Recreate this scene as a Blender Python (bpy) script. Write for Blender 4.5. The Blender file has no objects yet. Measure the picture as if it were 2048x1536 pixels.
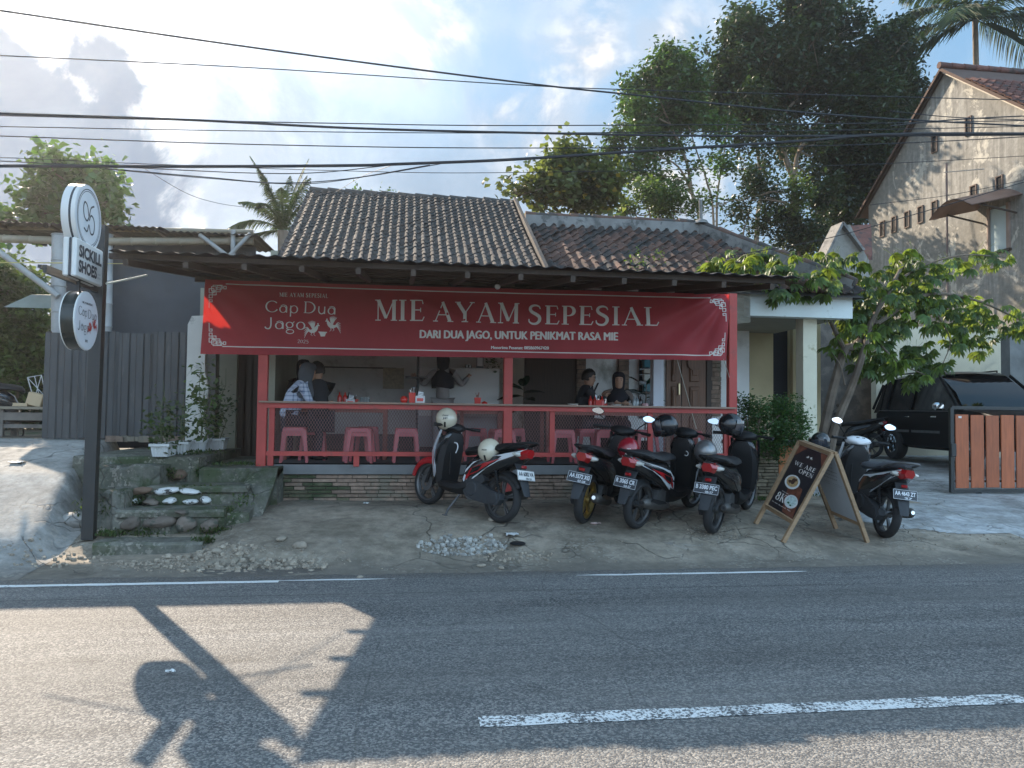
import bpy, math, random
import numpy as np
from math import sin, cos, tan, pi, radians, sqrt, atan2, exp
from mathutils import Vector, Matrix
S = bpy.context.scene
COL = S.collection
rnd = random.Random(7)
PX = 1547.0          # focal length of the photograph in its own pixels (2048 wide)
YAW, PITCH, ROLL, CH = radians(8), radians(2.2), radians(0.7), 1.5
# ---------------------------------------------------------------- camera
_f = Vector((sin(YAW)*cos(PITCH), cos(YAW)*cos(PITCH), sin(PITCH)))
_r0 = Vector((cos(YAW), -sin(YAW), 0)); _u0 = _r0.cross(_f)
_r = _r0*cos(ROLL)+_u0*sin(ROLL); _u = -_r0*sin(ROLL)+_u0*cos(ROLL)
cam = bpy.data.objects.new('camera', bpy.data.cameras.new('camera')); COL.objects.link(cam)
cm = Matrix(((_r.x, _u.x, -_f.x, 0), (_r.y, _u.y, -_f.y, 0), (_r.z, _u.z, -_f.z, CH), (0, 0, 0, 1)))
cam.matrix_world = cm
cam.data.sensor_width = 36; cam.data.lens = 36*PX/2048; cam.data.clip_end = 3000; cam.data.clip_start = .05
S.camera = cam
def ray(px, py): return (_f*PX+_r*(px-1024)-_u*(py-768)).normalized()
def P(px, py, Y):
    d = ray(px, py); t = Y/d.y; return Vector((d.x*t, Y, CH+d.z*t))
def PXp(px, py, X):
    d = ray(px, py); t = X/d.x; return Vector((X, d.y*t, CH+d.z*t))
def G(px, py, z=0.0):
    d = ray(px, py); t = (z-CH)/d.z; return Vector((d.x*t, d.y*t, z))
# ---------------------------------------------------------------- light
SUN_EL, SUN_HD = radians(32.0), radians(-28.9)     # heading measured from +Y towards +X
sund = Vector((sin(SUN_HD)*cos(SUN_EL), cos(SUN_HD)*cos(SUN_EL), sin(SUN_EL)))
sl = bpy.data.lights.new('sun', 'SUN'); sl.energy = 2.6; sl.angle = radians(.55); sl.color = (1.0, .84, .66)
so = bpy.data.objects.new('sun', sl); COL.objects.link(so); so.rotation_euler = sund.to_track_quat('Z', 'Y').to_euler(); so.location = sund*60
S.view_settings.view_transform = 'Standard'; S.view_settings.look = 'None'
S.view_settings.exposure = 2.0; S.view_settings.gamma = 1.0
S.view_settings.use_curve_mapping = False
S.render.engine = 'CYCLES'
cy = S.cycles
cy.use_denoising = True
try: cy.denoiser = 'OPENIMAGEDENOISE'
except Exception: pass
cy.max_bounces = 8; cy.diffuse_bounces = 4; cy.glossy_bounces = 3; cy.transmission_bounces = 6; cy.transparent_max_bounces = 12
cy.volume_bounces = 1; cy.sample_clamp_indirect = 6.0; cy.caustics_reflective = False; cy.caustics_refractive = False

class NT:
    """short-hand for building a node tree"""
    def __init__(s, nt): s.nt = nt; s.n = nt.nodes; s.l = nt.links
    def node(s, t, **kw):
        n = s.n.new(t)
        for k, v in kw.items(): setattr(n, k, v)
        return n
    def put(s, inp, v):
        if v is None: return
        if isinstance(v, bpy.types.NodeSocket): s.l.new(v, inp)
        elif isinstance(v, (tuple, list)) and len(v) == 3 and inp.type == 'RGBA': inp.default_value = (*v, 1)
        else: inp.default_value = v
    def m(s, op, a, b=None, c=None, clamp=False):
        n = s.node('ShaderNodeMath', operation=op, use_clamp=clamp)
        s.put(n.inputs[0], a); s.put(n.inputs[1], b); s.put(n.inputs[2], c); return n.outputs[0]
    def vm(s, op, a, b=None, out=0):
        n = s.node('ShaderNodeVectorMath', operation=op)
        s.put(n.inputs[0], a)
        if b is not None: s.put(n.inputs[3] if op == 'SCALE' else n.inputs[1], b)
        return n.outputs[out]
    def mix(s, f, a, b, blend='MIX'):
        n = s.node('ShaderNodeMix', data_type='RGBA', blend_type=blend)
        s.put(n.inputs[0], f); s.put(n.inputs[6], a); s.put(n.inputs[7], b); return n.outputs[2]
    def ramp(s, v, lo, hi, a=0., b=1., smooth=True):
        n = s.node('ShaderNodeMapRange', interpolation_type='SMOOTHSTEP' if smooth else 'LINEAR')
        for i, x in enumerate((v, lo, hi, a, b)): s.put(n.inputs[i], x)
        return n.outputs[0]
    def noise(s, vec, scale, detail=3, rough=.55, dist=0.):
        n = s.node('ShaderNodeTexNoise')
        if vec is not None: s.put(n.inputs['Vector'], vec)
        n.inputs['Scale'].default_value = scale; n.inputs['Detail'].default_value = detail
        n.inputs['Roughness'].default_value = rough; n.inputs['Distortion'].default_value = dist
        return n.outputs[0]
    def vor(s, vec, scale, feature='F1', out=0, rand=1.):
        n = s.node('ShaderNodeTexVoronoi', feature=feature)
        if vec is not None: s.put(n.inputs['Vector'], vec)
        n.inputs['Scale'].default_value = scale; n.inputs['Randomness'].default_value = rand
        return n.outputs[out]
    def pos(s): return s.node('ShaderNodeNewGeometry').outputs['Position']
    def sc(s, v, x, y, z): return s.vm('MULTIPLY', v, (x, y, z))

# ---------------------------------------------------------------- world: daylight sky with broken cloud
W = bpy.data.worlds.new('World'); S.world = W; W.use_nodes = True
W.node_tree.nodes.clear(); w = NT(W.node_tree)
sky = w.node('ShaderNodeTexSky', sky_type='NISHITA', sun_disc=False)
sky.sun_elevation = SUN_EL; sky.sun_rotation = SUN_HD; sky.air_density = 1.0; sky.dust_density = .6; sky.ozone_density = 1.5
SKY_K = .050
D = w.node('ShaderNodeTexCoord').outputs['Generated']
sep = w.node('ShaderNodeSeparateXYZ'); w.l.new(D, sep.inputs[0])
hz = w.m('MAXIMUM', sep.outputs[2], 0.0)
comb = w.node('ShaderNodeCombineXYZ')
den = w.m('ADD', hz, .22)
w.l.new(w.m('DIVIDE', sep.outputs[0], den), comb.inputs[0]); w.l.new(w.m('DIVIDE', sep.outputs[1], den), comb.inputs[1])
pl = comb.outputs[0]                              # the direction projected on a cloud deck
n1 = w.noise(pl, 1.1, 8, .58, .3); n2 = w.noise(D, 7.0, 8, .6, .4); n3 = w.noise(D, 2.4, 6, .55, .2); n4 = w.noise(D, 16.0, 5, .6)
def blob(px, py, r0, r1, k=.10, nz=None):
    d = w.vm('DOT_PRODUCT', D, tuple(ray(px, py)), out=1)
    a = w.m('ARCCOSINE', d)
    a = w.m('ADD', a, w.m('MULTIPLY', w.m('SUBTRACT', nz or n2, .5), k*2))
    return w.ramp(a, r0, r1, 1., 0.)
skyc = w.vm('SCALE', sky.outputs[0], SKY_K)
skyc = w.mix(.6, skyc, (.10, .20, .30))
sd = w.m('ARCCOSINE', w.vm('DOT_PRODUCT', D, tuple((sund*.7+ray(330, -60)*1.3).normalized()), out=1))
glow = w.m('SUBTRACT', 1., w.ramp(sd, 0., .46)); wide = w.m('SUBTRACT', 1., w.ramp(sd, 0., 1.0))
# thin veil, mostly towards the sun
n5 = w.noise(w.vm('ADD', D, (3.1, 1.7, .4)), 3.2, 7, .6, .5)
veil = w.m('ADD', w.m('MULTIPLY', w.ramp(n5, .42, .66), .65), w.m('MULTIPLY', wide, .45), clamp=True)
c1 = w.mix(w.m('MULTIPLY', veil, .70), skyc, (.20, .24, .285))
# blue-grey cloud sheet over the lower sky
low = w.m('MULTIPLY', w.ramp(w.m('ADD', sep.outputs[2], w.m('MULTIPLY', w.m('SUBTRACT', n5, .5), .55)), .42, .20), w.ramp(sep.outputs[0], .62, .18, .25, 1.))
c2 = w.mix(w.m('MULTIPLY', low, .85), c1, w.mix(w.ramp(n2, .3, .7), (.095, .135, .185), (.135, .175, .225)))
# broken cumulus with bright upper edges
nc = w.m('ADD', w.m('MULTIPLY', n3, .6), w.m('MULTIPLY', n2, .4)); up = w.m('ADD', w.m('MULTIPLY', w.noise(w.vm('ADD', D, (0, 0, .045)), 2.4, 6, .55, .2), .6), w.m('MULTIPLY', w.noise(w.vm('ADD', D, (0, 0, .03)), 7.0, 8, .6, .4), .4))
cum = w.ramp(nc, .535, .60); lit = w.ramp(w.m('SUBTRACT', nc, up), -.02, .045)
c3 = w.mix(w.m('MULTIPLY', cum, .8), c2, w.mix(lit, (.15, .18, .22), (.36, .34, .325)))
cb = w.m('MAXIMUM', w.m('MAXIMUM', blob(1060, 225, .02, .12, .16), blob(1180, 115, .01, .11, .15)), w.m('MAXIMUM', blob(1340, 90, .0, .10, .15), blob(890, 60, .0, .06, .14)))
c3 = w.mix(w.m('MULTIPLY', w.m('MULTIPLY', cb, w.ramp(n2, .38, .60)), .95), c3, w.mix(lit, (.20, .22, .25), (.42, .39, .365)))
tex = w.ramp(n2, .32, .66, .45, 1.25)
g3 = w.vm('SCALE', (1.0, .985, .95), w.m('MULTIPLY', w.m('ADD', w.m('MULTIPLY', w.m('POWER', glow, 1.2), .30), w.m('MULTIPLY', wide, .045)), tex))
c4 = w.vm('ADD', c3, g3)
# whole sky made brighter away from the sun, added to lift the shade
back_lift = w.ramp(w.vm('DOT_PRODUCT', D, tuple(sund), out=1), .55, -.6, 1., 3.4)
c4 = w.vm('SCALE', c4, back_lift)
# dark cumulus to the left, with a lit rim
dk = w.m('MAXIMUM', w.m('MAXIMUM', blob(70, 250, .06, .10, .10), blob(215, 150, .03, .06, .07)), w.m('MAXIMUM', blob(130, 360, .09, .15, .13), blob(-150, 190, .10, .14, .10)))
dk2 = w.m('MAXIMUM', blob(330, 400, .03, .13, .14), blob(480, 330, .02, .12, .14))
darkc = w.mix(w.ramp(n2, .32, .68), (.028, .060, .112), (.060, .098, .150))
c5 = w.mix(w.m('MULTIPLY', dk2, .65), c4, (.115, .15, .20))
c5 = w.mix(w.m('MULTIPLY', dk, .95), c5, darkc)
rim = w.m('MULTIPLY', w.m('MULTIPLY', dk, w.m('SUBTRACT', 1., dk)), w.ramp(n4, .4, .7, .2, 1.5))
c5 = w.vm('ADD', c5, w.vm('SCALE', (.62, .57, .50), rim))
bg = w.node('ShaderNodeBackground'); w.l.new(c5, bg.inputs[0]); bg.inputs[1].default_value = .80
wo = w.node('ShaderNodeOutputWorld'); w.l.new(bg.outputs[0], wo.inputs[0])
# ================================================================ helpers
MATS = {}
def mat(name, col, rough=.7, metal=0., var=.18, scale=3., bump=.0, bscale=40., col2=None, thr=(.45, .62), s2=2., stretch=None,
        trans=0., spec=.5, island=0., objrand=0., coat=0., detail=5, bdist=.01):
    """principled surface: base colour with fine grain, optional second colour in patches (wear, dirt, moss), bump"""
    if name in MATS: return MATS[name]
    m = bpy.data.materials.new(name); m.use_nodes = True; m.node_tree.nodes.clear(); t = NT(m.node_tree)
    p = t.pos()
    if stretch: p = t.sc(p, *stretch)
    b = t.node('ShaderNodeBsdfPrincipled')
    n = t.noise(p, scale, detail, .6)
    k = t.ramp(n, .25, .75, 1-var, 1+var, smooth=False)
    c = t.vm('SCALE', tuple(col), k)
    if island:
        r = t.node('ShaderNodeNewGeometry').outputs['Random Per Island']
        c = t.vm('SCALE', c, t.ramp(r, 0, 1, 1-island, 1+island, smooth=False))
    if objrand:
        r = t.node('ShaderNodeObjectInfo').outputs['Random']
        c = t.vm('SCALE', c, t.ramp(r, 0, 1, 1-objrand, 1+objrand, smooth=False))
    if col2 is not None:
        f = t.ramp(t.noise(p, s2, 6, .62, .3), *thr)
        c = t.mix(f, c, tuple(col2))
    t.put(b.inputs['Base Color'], c); b.inputs['Roughness'].default_value = rough; b.inputs['Metallic'].default_value = metal
    b.inputs['Specular IOR Level'].default_value = spec
    if coat: b.inputs['Coat Weight'].default_value = coat; b.inputs['Coat Roughness'].default_value = .08
    if bump:
        bn = t.node('ShaderNodeBump'); bn.inputs['Strength'].default_value = bump; bn.inputs['Distance'].default_value = bdist
        t.l.new(t.noise(p, bscale, 4, .65), bn.inputs['Height']); t.l.new(bn.outputs[0], b.inputs['Normal'])
    out = t.node('ShaderNodeOutputMaterial')
    if trans:
        tr = t.node('ShaderNodeBsdfTranslucent'); t.put(tr.inputs[0], t.vm('SCALE', c, 1.0))
        mx = t.node('ShaderNodeMixShader'); mx.inputs[0].default_value = trans
        t.l.new(b.outputs[0], mx.inputs[1]); t.l.new(tr.outputs[0], mx.inputs[2]); t.l.new(mx.outputs[0], out.inputs[0])
    else: t.l.new(b.outputs[0], out.inputs[0])
    MATS[name] = m; return m
def leafmat(name, col, trans=.45, var=.35, rough=.45, tcol=None, yellow=.0):
    if name in MATS: return MATS[name]
    m = bpy.data.materials.new(name); m.use_nodes = True; m.node_tree.nodes.clear(); t = NT(m.node_tree)
    g = t.node('ShaderNodeNewGeometry'); r = g.outputs['Random Per Island']
    n = t.noise(g.outputs['Position'], .9, 3)
    k = t.m('MULTIPLY', t.ramp(r, 0, 1, 1-var, 1+var, smooth=False), t.ramp(n, .3, .7, .75, 1.3))
    orr = t.node('ShaderNodeObjectInfo').outputs['Random']
    k = t.m('MULTIPLY', k, t.ramp(orr, 0, 1, .75, 1.25, smooth=False))
    c = t.vm('SCALE', tuple(col), k)
    if yellow: c = t.mix(t.ramp(r, 1-yellow, 1-yellow+.01), c, (.35, .22, .02))
    b = t.node('ShaderNodeBsdfPrincipled'); t.put(b.inputs['Base Color'], c); b.inputs['Roughness'].default_value = rough
    tr = t.node('ShaderNodeBsdfTranslucent')
    tc = tcol or (col[0]*1.5, col[1]*1.45, col[2]*.7)
    t.put(tr.inputs[0], t.vm('SCALE', tuple(tc), k))
    mx = t.node('ShaderNodeMixShader'); mx.inputs[0].default_value = trans
    t.l.new(b.outputs[0], mx.inputs[1]); t.l.new(tr.outputs[0], mx.inputs[2])
    t.l.new(mx.outputs[0], t.node('ShaderNodeOutputMaterial').inputs[0])
    MATS[name] = m; return m
def V(*a): return Vector(a)
class MB:
    """collects shapes, then links them as ONE mesh object"""
    def __init__(s): s.v = []; s.f = []; s.mi = []; s.cur = 0
    def add(s, vs, fs):
        o = len(s.v); s.v += [tuple(v) for v in vs]; s.f += [tuple(i+o for i in f) for f in fs]; s.mi += [s.cur]*len(fs); return s
    def box(s, c, d, R=None, bev=0.):
        x, y, z = d[0]/2, d[1]/2, d[2]/2; c = Vector(c)
        if bev > 0:
            b = min(bev, x*.9, y*.9, z*.9); vs = []
            for sx in (-1, 1):
                for sy in (-1, 1):
                    for sz in (-1, 1):
                        vs += [V(sx*x, sy*(y-b), sz*(z-b)), V(sx*(x-b), sy*y, sz*(z-b)), V(sx*(x-b), sy*(y-b), sz*z)]
            def i(sx, sy, sz, k): return ((sx > 0)*4+(sy > 0)*2+(sz > 0))*3+k
            fs = []
            for a in (-1, 1):
                fs.append([i(a, -1, -1, 0), i(a, 1, -1, 0), i(a, 1, 1, 0), i(a, -1, 1, 0)][::a])
                fs.append([i(-1, a, -1, 1), i(-1, a, 1, 1), i(1, a, 1, 1), i(1, a, -1, 1)][::a])
                fs.append([i(-1, -1, a, 2), i(1, -1, a, 2), i(1, 1, a, 2), i(-1, 1, a, 2)][::a])
                for b2 in (-1, 1):
                    fs.append([i(a, b2, -1, 0), i(a, b2, 1, 0), i(a, b2, 1, 1), i(a, b2, -1, 1)])
                    fs.append([i(a, -1, b2, 0), i(a, 1, b2, 0), i(a, 1, b2, 2), i(a, -1, b2, 2)])
                    fs.append([i(-1, a, b2, 1), i(1, a, b2, 1), i(1, a, b2, 2), i(-1, a, b2, 2)])
                    for c3 in (-1, 1): fs.append([i(a, b2, c3, 0), i(a, b2, c3, 1), i(a, b2, c3, 2)])
        else:
            vs = [V(a*x, b*y, e*z) for a in (-1, 1) for b in (-1, 1) for e in (-1, 1)]
            fs = [(0, 1, 3, 2), (4, 6, 7, 5), (0, 4, 5, 1), (2, 3, 7, 6), (0, 2, 6, 4), (1, 5, 7, 3)]
        if R is not None: vs = [R @ v for v in vs]
        return s.add([v+c for v in vs], fs)
    def bar(s, a, b, w, h=None, up=V(0, 0, 1)):
        a, b = Vector(a), Vector(b); h = h or w; d = b-a; L = d.length; d.normalize()
        if abs(d.dot(up)) > .99: up = V(0, 1, 0)
        r = d.cross(up).normalized(); u = r.cross(d)
        vs = []
        for p in (a, b):
            for q, t in ((-1, -1), (1, -1), (1, 1), (-1, 1)): vs.append(p+r*q*w/2+u*t*h/2)
        return s.add(vs, [(0, 1, 2, 3), (7, 6, 5, 4), (0, 4, 5, 1), (1, 5, 6, 2), (2, 6, 7, 3), (3, 7, 4, 0)])
    def tube(s, pts, r, n=8, cap=True):
        pts = [Vector(p) for p in pts]; k = len(pts); rs = r if isinstance(r, (list, tuple)) else [r]*k
        vs = []; u = None
        for i, p in enumerate(pts):
            d = (pts[min(i+1, k-1)]-pts[max(i-1, 0)]);
            if d.length < 1e-9: d = V(0, 0, 1)
            d.normalize()
            if u is None:
                u = d.orthogonal().normalized()
            u = (u-d*u.dot(d))
            if u.length < 1e-6: u = d.orthogonal()
            u.normalize(); w_ = d.cross(u)
            for j in range(n):
                a = 2*pi*j/n; vs.append(p+(u*cos(a)+w_*sin(a))*rs[i])
        fs = [(i*n+j, i*n+(j+1) % n, (i+1)*n+(j+1) % n, (i+1)*n+j) for i in range(k-1) for j in range(n)]
        if cap: fs += [tuple(range(n-1, -1, -1)), tuple(range((k-1)*n, k*n))]
        return s.add(vs, fs)
    def cyl(s, a, b, r, r2=None, n=16): return s.tube([a, b], [r, r if r2 is None else r2], n)
    def rings(s, rings, closed=True, cap=True):
        n = len(rings[0]); vs = [Vector(p) for r in rings for p in r]; fs = []
        m_ = n if closed else n-1
        for i in range(len(rings)-1):
            for j in range(m_): fs.append((i*n+j, i*n+(j+1) % n, (i+1)*n+(j+1) % n, (i+1)*n+j))
        if cap and closed: fs += [tuple(range(n-1, -1, -1)), tuple(range((len(rings)-1)*n, len(rings)*n))]
        return s.add(vs, fs)
    def lathe(s, prof, c, axis='Z', n=24):
        """prof: (radius, height) pairs turned round an axis through c"""
        rs = []
        for r, h in prof:
            ring = []
            for j in range(n):
                a = 2*pi*j/n
                q = {'Z': (r*cos(a), r*sin(a), h), 'Y': (r*cos(a), h, r*sin(a)), 'X': (h, r*cos(a), r*sin(a))}[axis]
                ring.append(Vector(c)+Vector(q))
            rs.append(ring)
        return s.rings(rs, True, False)
    def prism(s, poly, f0, f1):
        """poly: list of 2d points; f0/f1 turn a point into the two faces' 3d points"""
        n = len(poly); vs = [f0(*p) for p in poly]+[f1(*p) for p in poly]
        fs = [tuple(range(n)), tuple(range(2*n-1, n-1, -1))]+[(i, i+n, (i+1) % n+n, (i+1) % n) for i in range(n)]
        return s.add(vs, fs)
    def sphere(s, c, r, n=12, m_=8, sc=(1, 1, 1)):
        rs = []
        for i in range(m_+1):
            a = -pi/2+pi*i/m_; rr = max(cos(a), .02)*r
            rs.append([Vector(c)+V(rr*cos(2*pi*j/n)*sc[0], rr*sin(2*pi*j/n)*sc[1], r*sin(a)*sc[2]) for j in range(n)])
        return s.rings(rs)
    def build(s, name, m, parent=None, smooth=False, loc=None, **props):
        me = bpy.data.meshes.new(name); me.from_pydata(s.v, [], s.f); me.validate(clean_customdata=False)
        ms = m if isinstance(m, (list, tuple)) else [m]
        for q in ms: me.materials.append(q)
        if len(ms) > 1 and len(me.polygons) == len(s.mi): me.polygons.foreach_set('material_index', s.mi)
        if smooth:
            me.polygons.foreach_set('use_smooth', [True]*len(me.polygons))
            try: me.set_sharp_from_angle(angle=radians(smooth if smooth is not True else 40))
            except Exception: pass
        import bmesh
        if s.__dict__.get('fix', True) and len(s.f) < 4000:
            bm = bmesh.new(); bm.from_mesh(me); bmesh.ops.recalc_face_normals(bm, faces=bm.faces[:]); bm.to_mesh(me); bm.free()
        me.update()
        o = bpy.data.objects.new(name, me); COL.objects.link(o)
        if parent is not None: o.parent = parent
        if loc is not None: o.location = loc
        for k, v in props.items(): o[k] = v
        return o
def tag(o, label=None, cat=None, group=None, kind=None):
    if label: o['label'] = label
    if cat: o['category'] = cat
    if group: o['group'] = group
    if kind: o['kind'] = kind
    return o
def thing(name, label, cat, loc=(0, 0, 0), rz=0., group=None, rot=None):
    o = bpy.data.objects.new(name, None); COL.objects.link(o); o.empty_display_size = .1
    o.location = loc; o.rotation_euler = rot or (0, 0, rz); return tag(o, label, cat, group)
def put(o, name, loc, rot=(0, 0, 0), sc=(1, 1, 1), parent=None, mats=None):
    """copy of a mesh object that shares its mesh"""
    c = bpy.data.objects.new(name, o.data); COL.objects.link(c); c.location = loc; c.rotation_euler = rot; c.scale = sc
    if parent is not None: c.parent = parent
    return c
def meshobj(name, me, parent=None, loc=(0, 0, 0), rot=(0, 0, 0), sc=(1, 1, 1)):
    c = bpy.data.objects.new(name, me); COL.objects.link(c); c.location = loc; c.rotation_euler = rot; c.scale = sc
    if parent is not None: c.parent = parent
    return c
def cr(pts, n=8):
    """Catmull-Rom through points (any dimension)"""
    p = [tuple(map(float, q)) for q in pts]; p = [tuple(2*a-b for a, b in zip(p[0], p[1]))]+p+[tuple(2*a-b for a, b in zip(p[-1], p[-2]))]
    out = []
    for i in range(1, len(p)-2):
        for k in range(n):
            t = k/n
            out.append(tuple(.5*((2*b)+(-a+c)*t+(2*a-5*b+4*c-d)*t*t+(-a+3*b-3*c+d)*t**3) for a, b, c, d in zip(p[i-1], p[i], p[i+1], p[i+2])))
    out.append(p[-2]); return out
# ---- flat lettering -------------------------------------------------------
TXT = {}
def text2d(s, bold=0.):
    """outline of sans lettering as (verts, faces), x from 0 to w, cap height 1"""
    if (s, bold) in TXT: return TXT[(s, bold)]
    c = bpy.data.curves.new('t', 'FONT'); c.body = s; c.size = 1; c.offset = bold; c.resolution_u = 3; c.fill_mode = 'FRONT'
    o = bpy.data.objects.new('t', c); COL.objects.link(o)
    dg = bpy.context.evaluated_depsgraph_get(); me = bpy.data.meshes.new_from_object(o.evaluated_get(dg))
    vs = [(v.co.x, v.co.y) for v in me.vertices]; fs = [tuple(p.vertices) for p in me.polygons]
    bpy.data.objects.remove(o); bpy.data.curves.remove(c); bpy.data.meshes.remove(me)
    if not vs: vs = [(0, 0)]; fs = []
    x0 = min(v[0] for v in vs); x1 = max(v[0] for v in vs)
    k = 1/.729
    vs = [((x-x0)*k, y*k) for x, y in vs]; TXT[(s, bold)] = (vs, fs, (x1-x0)*k); return TXT[(s, bold)]
def put_text(mb, s, fn, w=None, bold=0., h=1.):
    """fn(u, v): u in 0..1 over the word, v in cap heights"""
    vs, fs, W_ = text2d(s, bold)
    mb.add([fn(x/W_, y) for x, y in vs], fs)
# serif display letters drawn as pen strokes of changing width: (points, widths)
TH, TK = .05, .17
def _ser(x, y, up, w=.26): return ([(x-w/2, y), (x+w/2, y)], [.045, .045]) 
def _arc(cx, cy, rx, ry, a0, a1, n=14, w0=TH, w1=TK, ph=0.):
    pts = []; ws = []
    for i in range(n+1):
        a = radians(a0+(a1-a0)*i/n); pts.append((cx+rx*cos(a), cy+ry*sin(a)))
        ws.append(w0+(w1-w0)*abs(cos(a+ph))**1.4)
    return (pts, ws)
GL = {
 'M': (1.0, [([(.12, .02), (.12, .98)], [TH, TH]), ([(.13, .98), (.5, .12)], [TK, TK*.9]), ([(.5, .1), (.86, .98)], [TH, TH]), ([(.87, .02), (.87, .98)], [TK, TK]), _ser(.12, .02, 0), _ser(.87, .02, 0, .3), _ser(.08, .97, 0, .2), _ser(.92, .97, 0, .2)]),
 'I': (.42, [([(.2, .02), (.2, .98)], [TK, TK]), _ser(.2, .02, 0, .34), _ser(.2, .97, 0, .34)]),
 'E': (.74, [([(.2, .02), (.2, .98)], [TK, TK]), ([(.05, .97), (.62, .97), (.66, .8)], [.05, .05, .05]), ([(.2, .52), (.55, .52)], [.05, .05]), ([(.55, .42), (.55, .62)], [.04, .04]), ([(.05, .025), (.64, .025), (.72, .2)], [.05, .06, .05])]),
 'A': (.98, [([(.12, .03), (.48, .97)], [TH, TH]), ([(.45, .97), (.82, .03)], [TK*.8, TK]), ([(.22, .33), (.66, .33)], [.045, .045]), _ser(.12, .02, 0, .24), _ser(.84, .02, 0, .3)]),
 'Y': (.92, [([(.12, .96), (.46, .45)], [TK, TK]), ([(.82, .96), (.48, .45)], [TH, TH]), ([(.47, .5), (.47, .02)], [TK, TK]), _ser(.47, .02, 0, .32), _ser(.12, .97, 0, .28), _ser(.82, .97, 0, .24)]),
 'S': (.72, [(cr([(.60, .80), (.54, .93), (.36, .985), (.17, .92), (.12, .76), (.22, .62), (.42, .50), (.56, .37), (.56, .18), (.42, .03), (.22, .02), (.08, .12), (.06, .26)], 4), None)]),
 'P': (.76, [([(.2, .02), (.2, .98)], [TK, TK]), (_arc(.36, .72, .27, .25, 90, -90)), ([(.05, .97), (.38, .97)], [.05, .05]), ([(.2, .47), (.38, .47)], [.05, .05]), _ser(.2, .02, 0, .34)]),
 'L': (.72, [([(.2, .02), (.2, .98)], [TK, TK]), ([(.05, .025), (.62, .025), (.70, .2)], [.05, .06, .05]), _ser(.2, .97, 0, .34)]),
 'W': (1.3, [([(.08, .97), (.38, .05)], [TK*.7, TK*.7]), ([(.38, .03), (.64, .95)], [TH, TH]), ([(.62, .97), (.9, .05)], [TK*.7, TK*.7]), ([(.9, .03), (1.16, .97)], [TH, TH]), _ser(.08, .97, 0), _ser(1.16, .97, 0)]),
 'R': (.84, [([(.2, .02), (.2, .98)], [TK*.7, TK*.7]), (_arc(.36, .72, .25, .25, 90, -90, w1=TK*.8)), ([(.05, .97), (.38, .97)], [.05, .05]), ([(.2, .47), (.38, .47)], [.05, .05]), ([(.38, .47), (.76, .02)], [TK*.7, TK*.7]), _ser(.2, .02, 0, .3)]),
 'O': (.95, [_arc(.46, .5, .4, .48, 0, 360, 26, w1=TK*.8)]),
 'N': (.95, [([(.14, .02), (.14, .98)], [TH, TH]), ([(.14, .97), (.78, .03)], [TK*.8, TK*.8]), ([(.78, .02), (.78, .98)], [TH, TH]), _ser(.14, .02, 0, .22), _ser(.78, .97, 0, .22)]),
 'K': (.9, [([(.2, .02), (.2, .98)], [TK, TK]), ([(.28, .42), (.72, .97)], [TH, TH]), ([(.36, .55), (.78, .03)], [TK, TK]), _ser(.2, .02, 0, .34), _ser(.2, .97, 0, .34), _ser(.74, .97, 0, .22), _ser(.8, .02, 0, .22)]),
 '8': (.7, [_arc(.32, .74, .2, .23, 0, 360, 20), _arc(.32, .26, .26, .25, 0, 360, 22)]),
 'C': (.95, [(_arc(.52, .5, .44, .48, 42, 330, 26, w1=.12))]),
 'a': (.66, [(_arc(.3, .28, .24, .28, 0, 360, 20, w1=.10)), ([(.56, .0), (.56, .5), (.5, .62), (.3, .68), (.12, .6)], [.09, .09, .07, .05, .05])]),
 'p': (.70, [([(.12, -.34), (.12, .62)], [.09, .09]), _arc(.36, .3, .26, .32, 0, 360, 20, w1=.10)]),
 'D': (.98, [([(.14, .02), (.14, .98)], [.1, .1]), _arc(.34, .5, .5, .48, 90, -90, 20, w1=.12), ([(.02, .975), (.36, .975)], [.045, .045]), ([(.02, .025), (.36, .025)], [.045, .045])]),
 'u': (.68, [(cr([(.1, .64), (.1, .2), (.28, .0), (.48, .1), (.54, .3)], 5), [.09]*99), ([(.54, .0), (.54, .64)], [.09, .09])]),
 'J': (.62, [(cr([(.42, .98), (.42, .3), (.32, .02), (.12, .02), (.03, .16)], 5), [.1]*99)]),
 'g': (.66, [_arc(.28, .36, .22, .24, 0, 360, 20, w1=.09), (cr([(.48, .5), (.6, .66)], 3), [.05]*9), (cr([(.14, .14), (.1, .02), (.3, -.04), (.52, -.1), (.54, -.3), (.3, -.4), (.08, -.3), (.1, -.12), (.26, -.06)], 4), [.06]*99)]),
 'o': (.66, [_arc(.3, .31, .26, .32, 0, 360, 20, w1=.10)]),
 '2': (.6, [(cr([(.06, .75), (.2, .97), (.45, .92), (.46, .65), (.05, .03)], 4), [.08]*99), ([(.05, .03), (.55, .03)], [.07, .07])]),
 '0': (.64, [_arc(.28, .5, .23, .46, 0, 360, 20, w1=.10)]),
 '5': (.6, [([(.5, .97), (.12, .97), (.1, .58)], [.07, .07, .06]), (cr([(.1, .56), (.35, .64), (.52, .4), (.4, .06), (.06, .08)], 4), [.08]*99)]),
 ' ': (.42, []),
}
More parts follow.
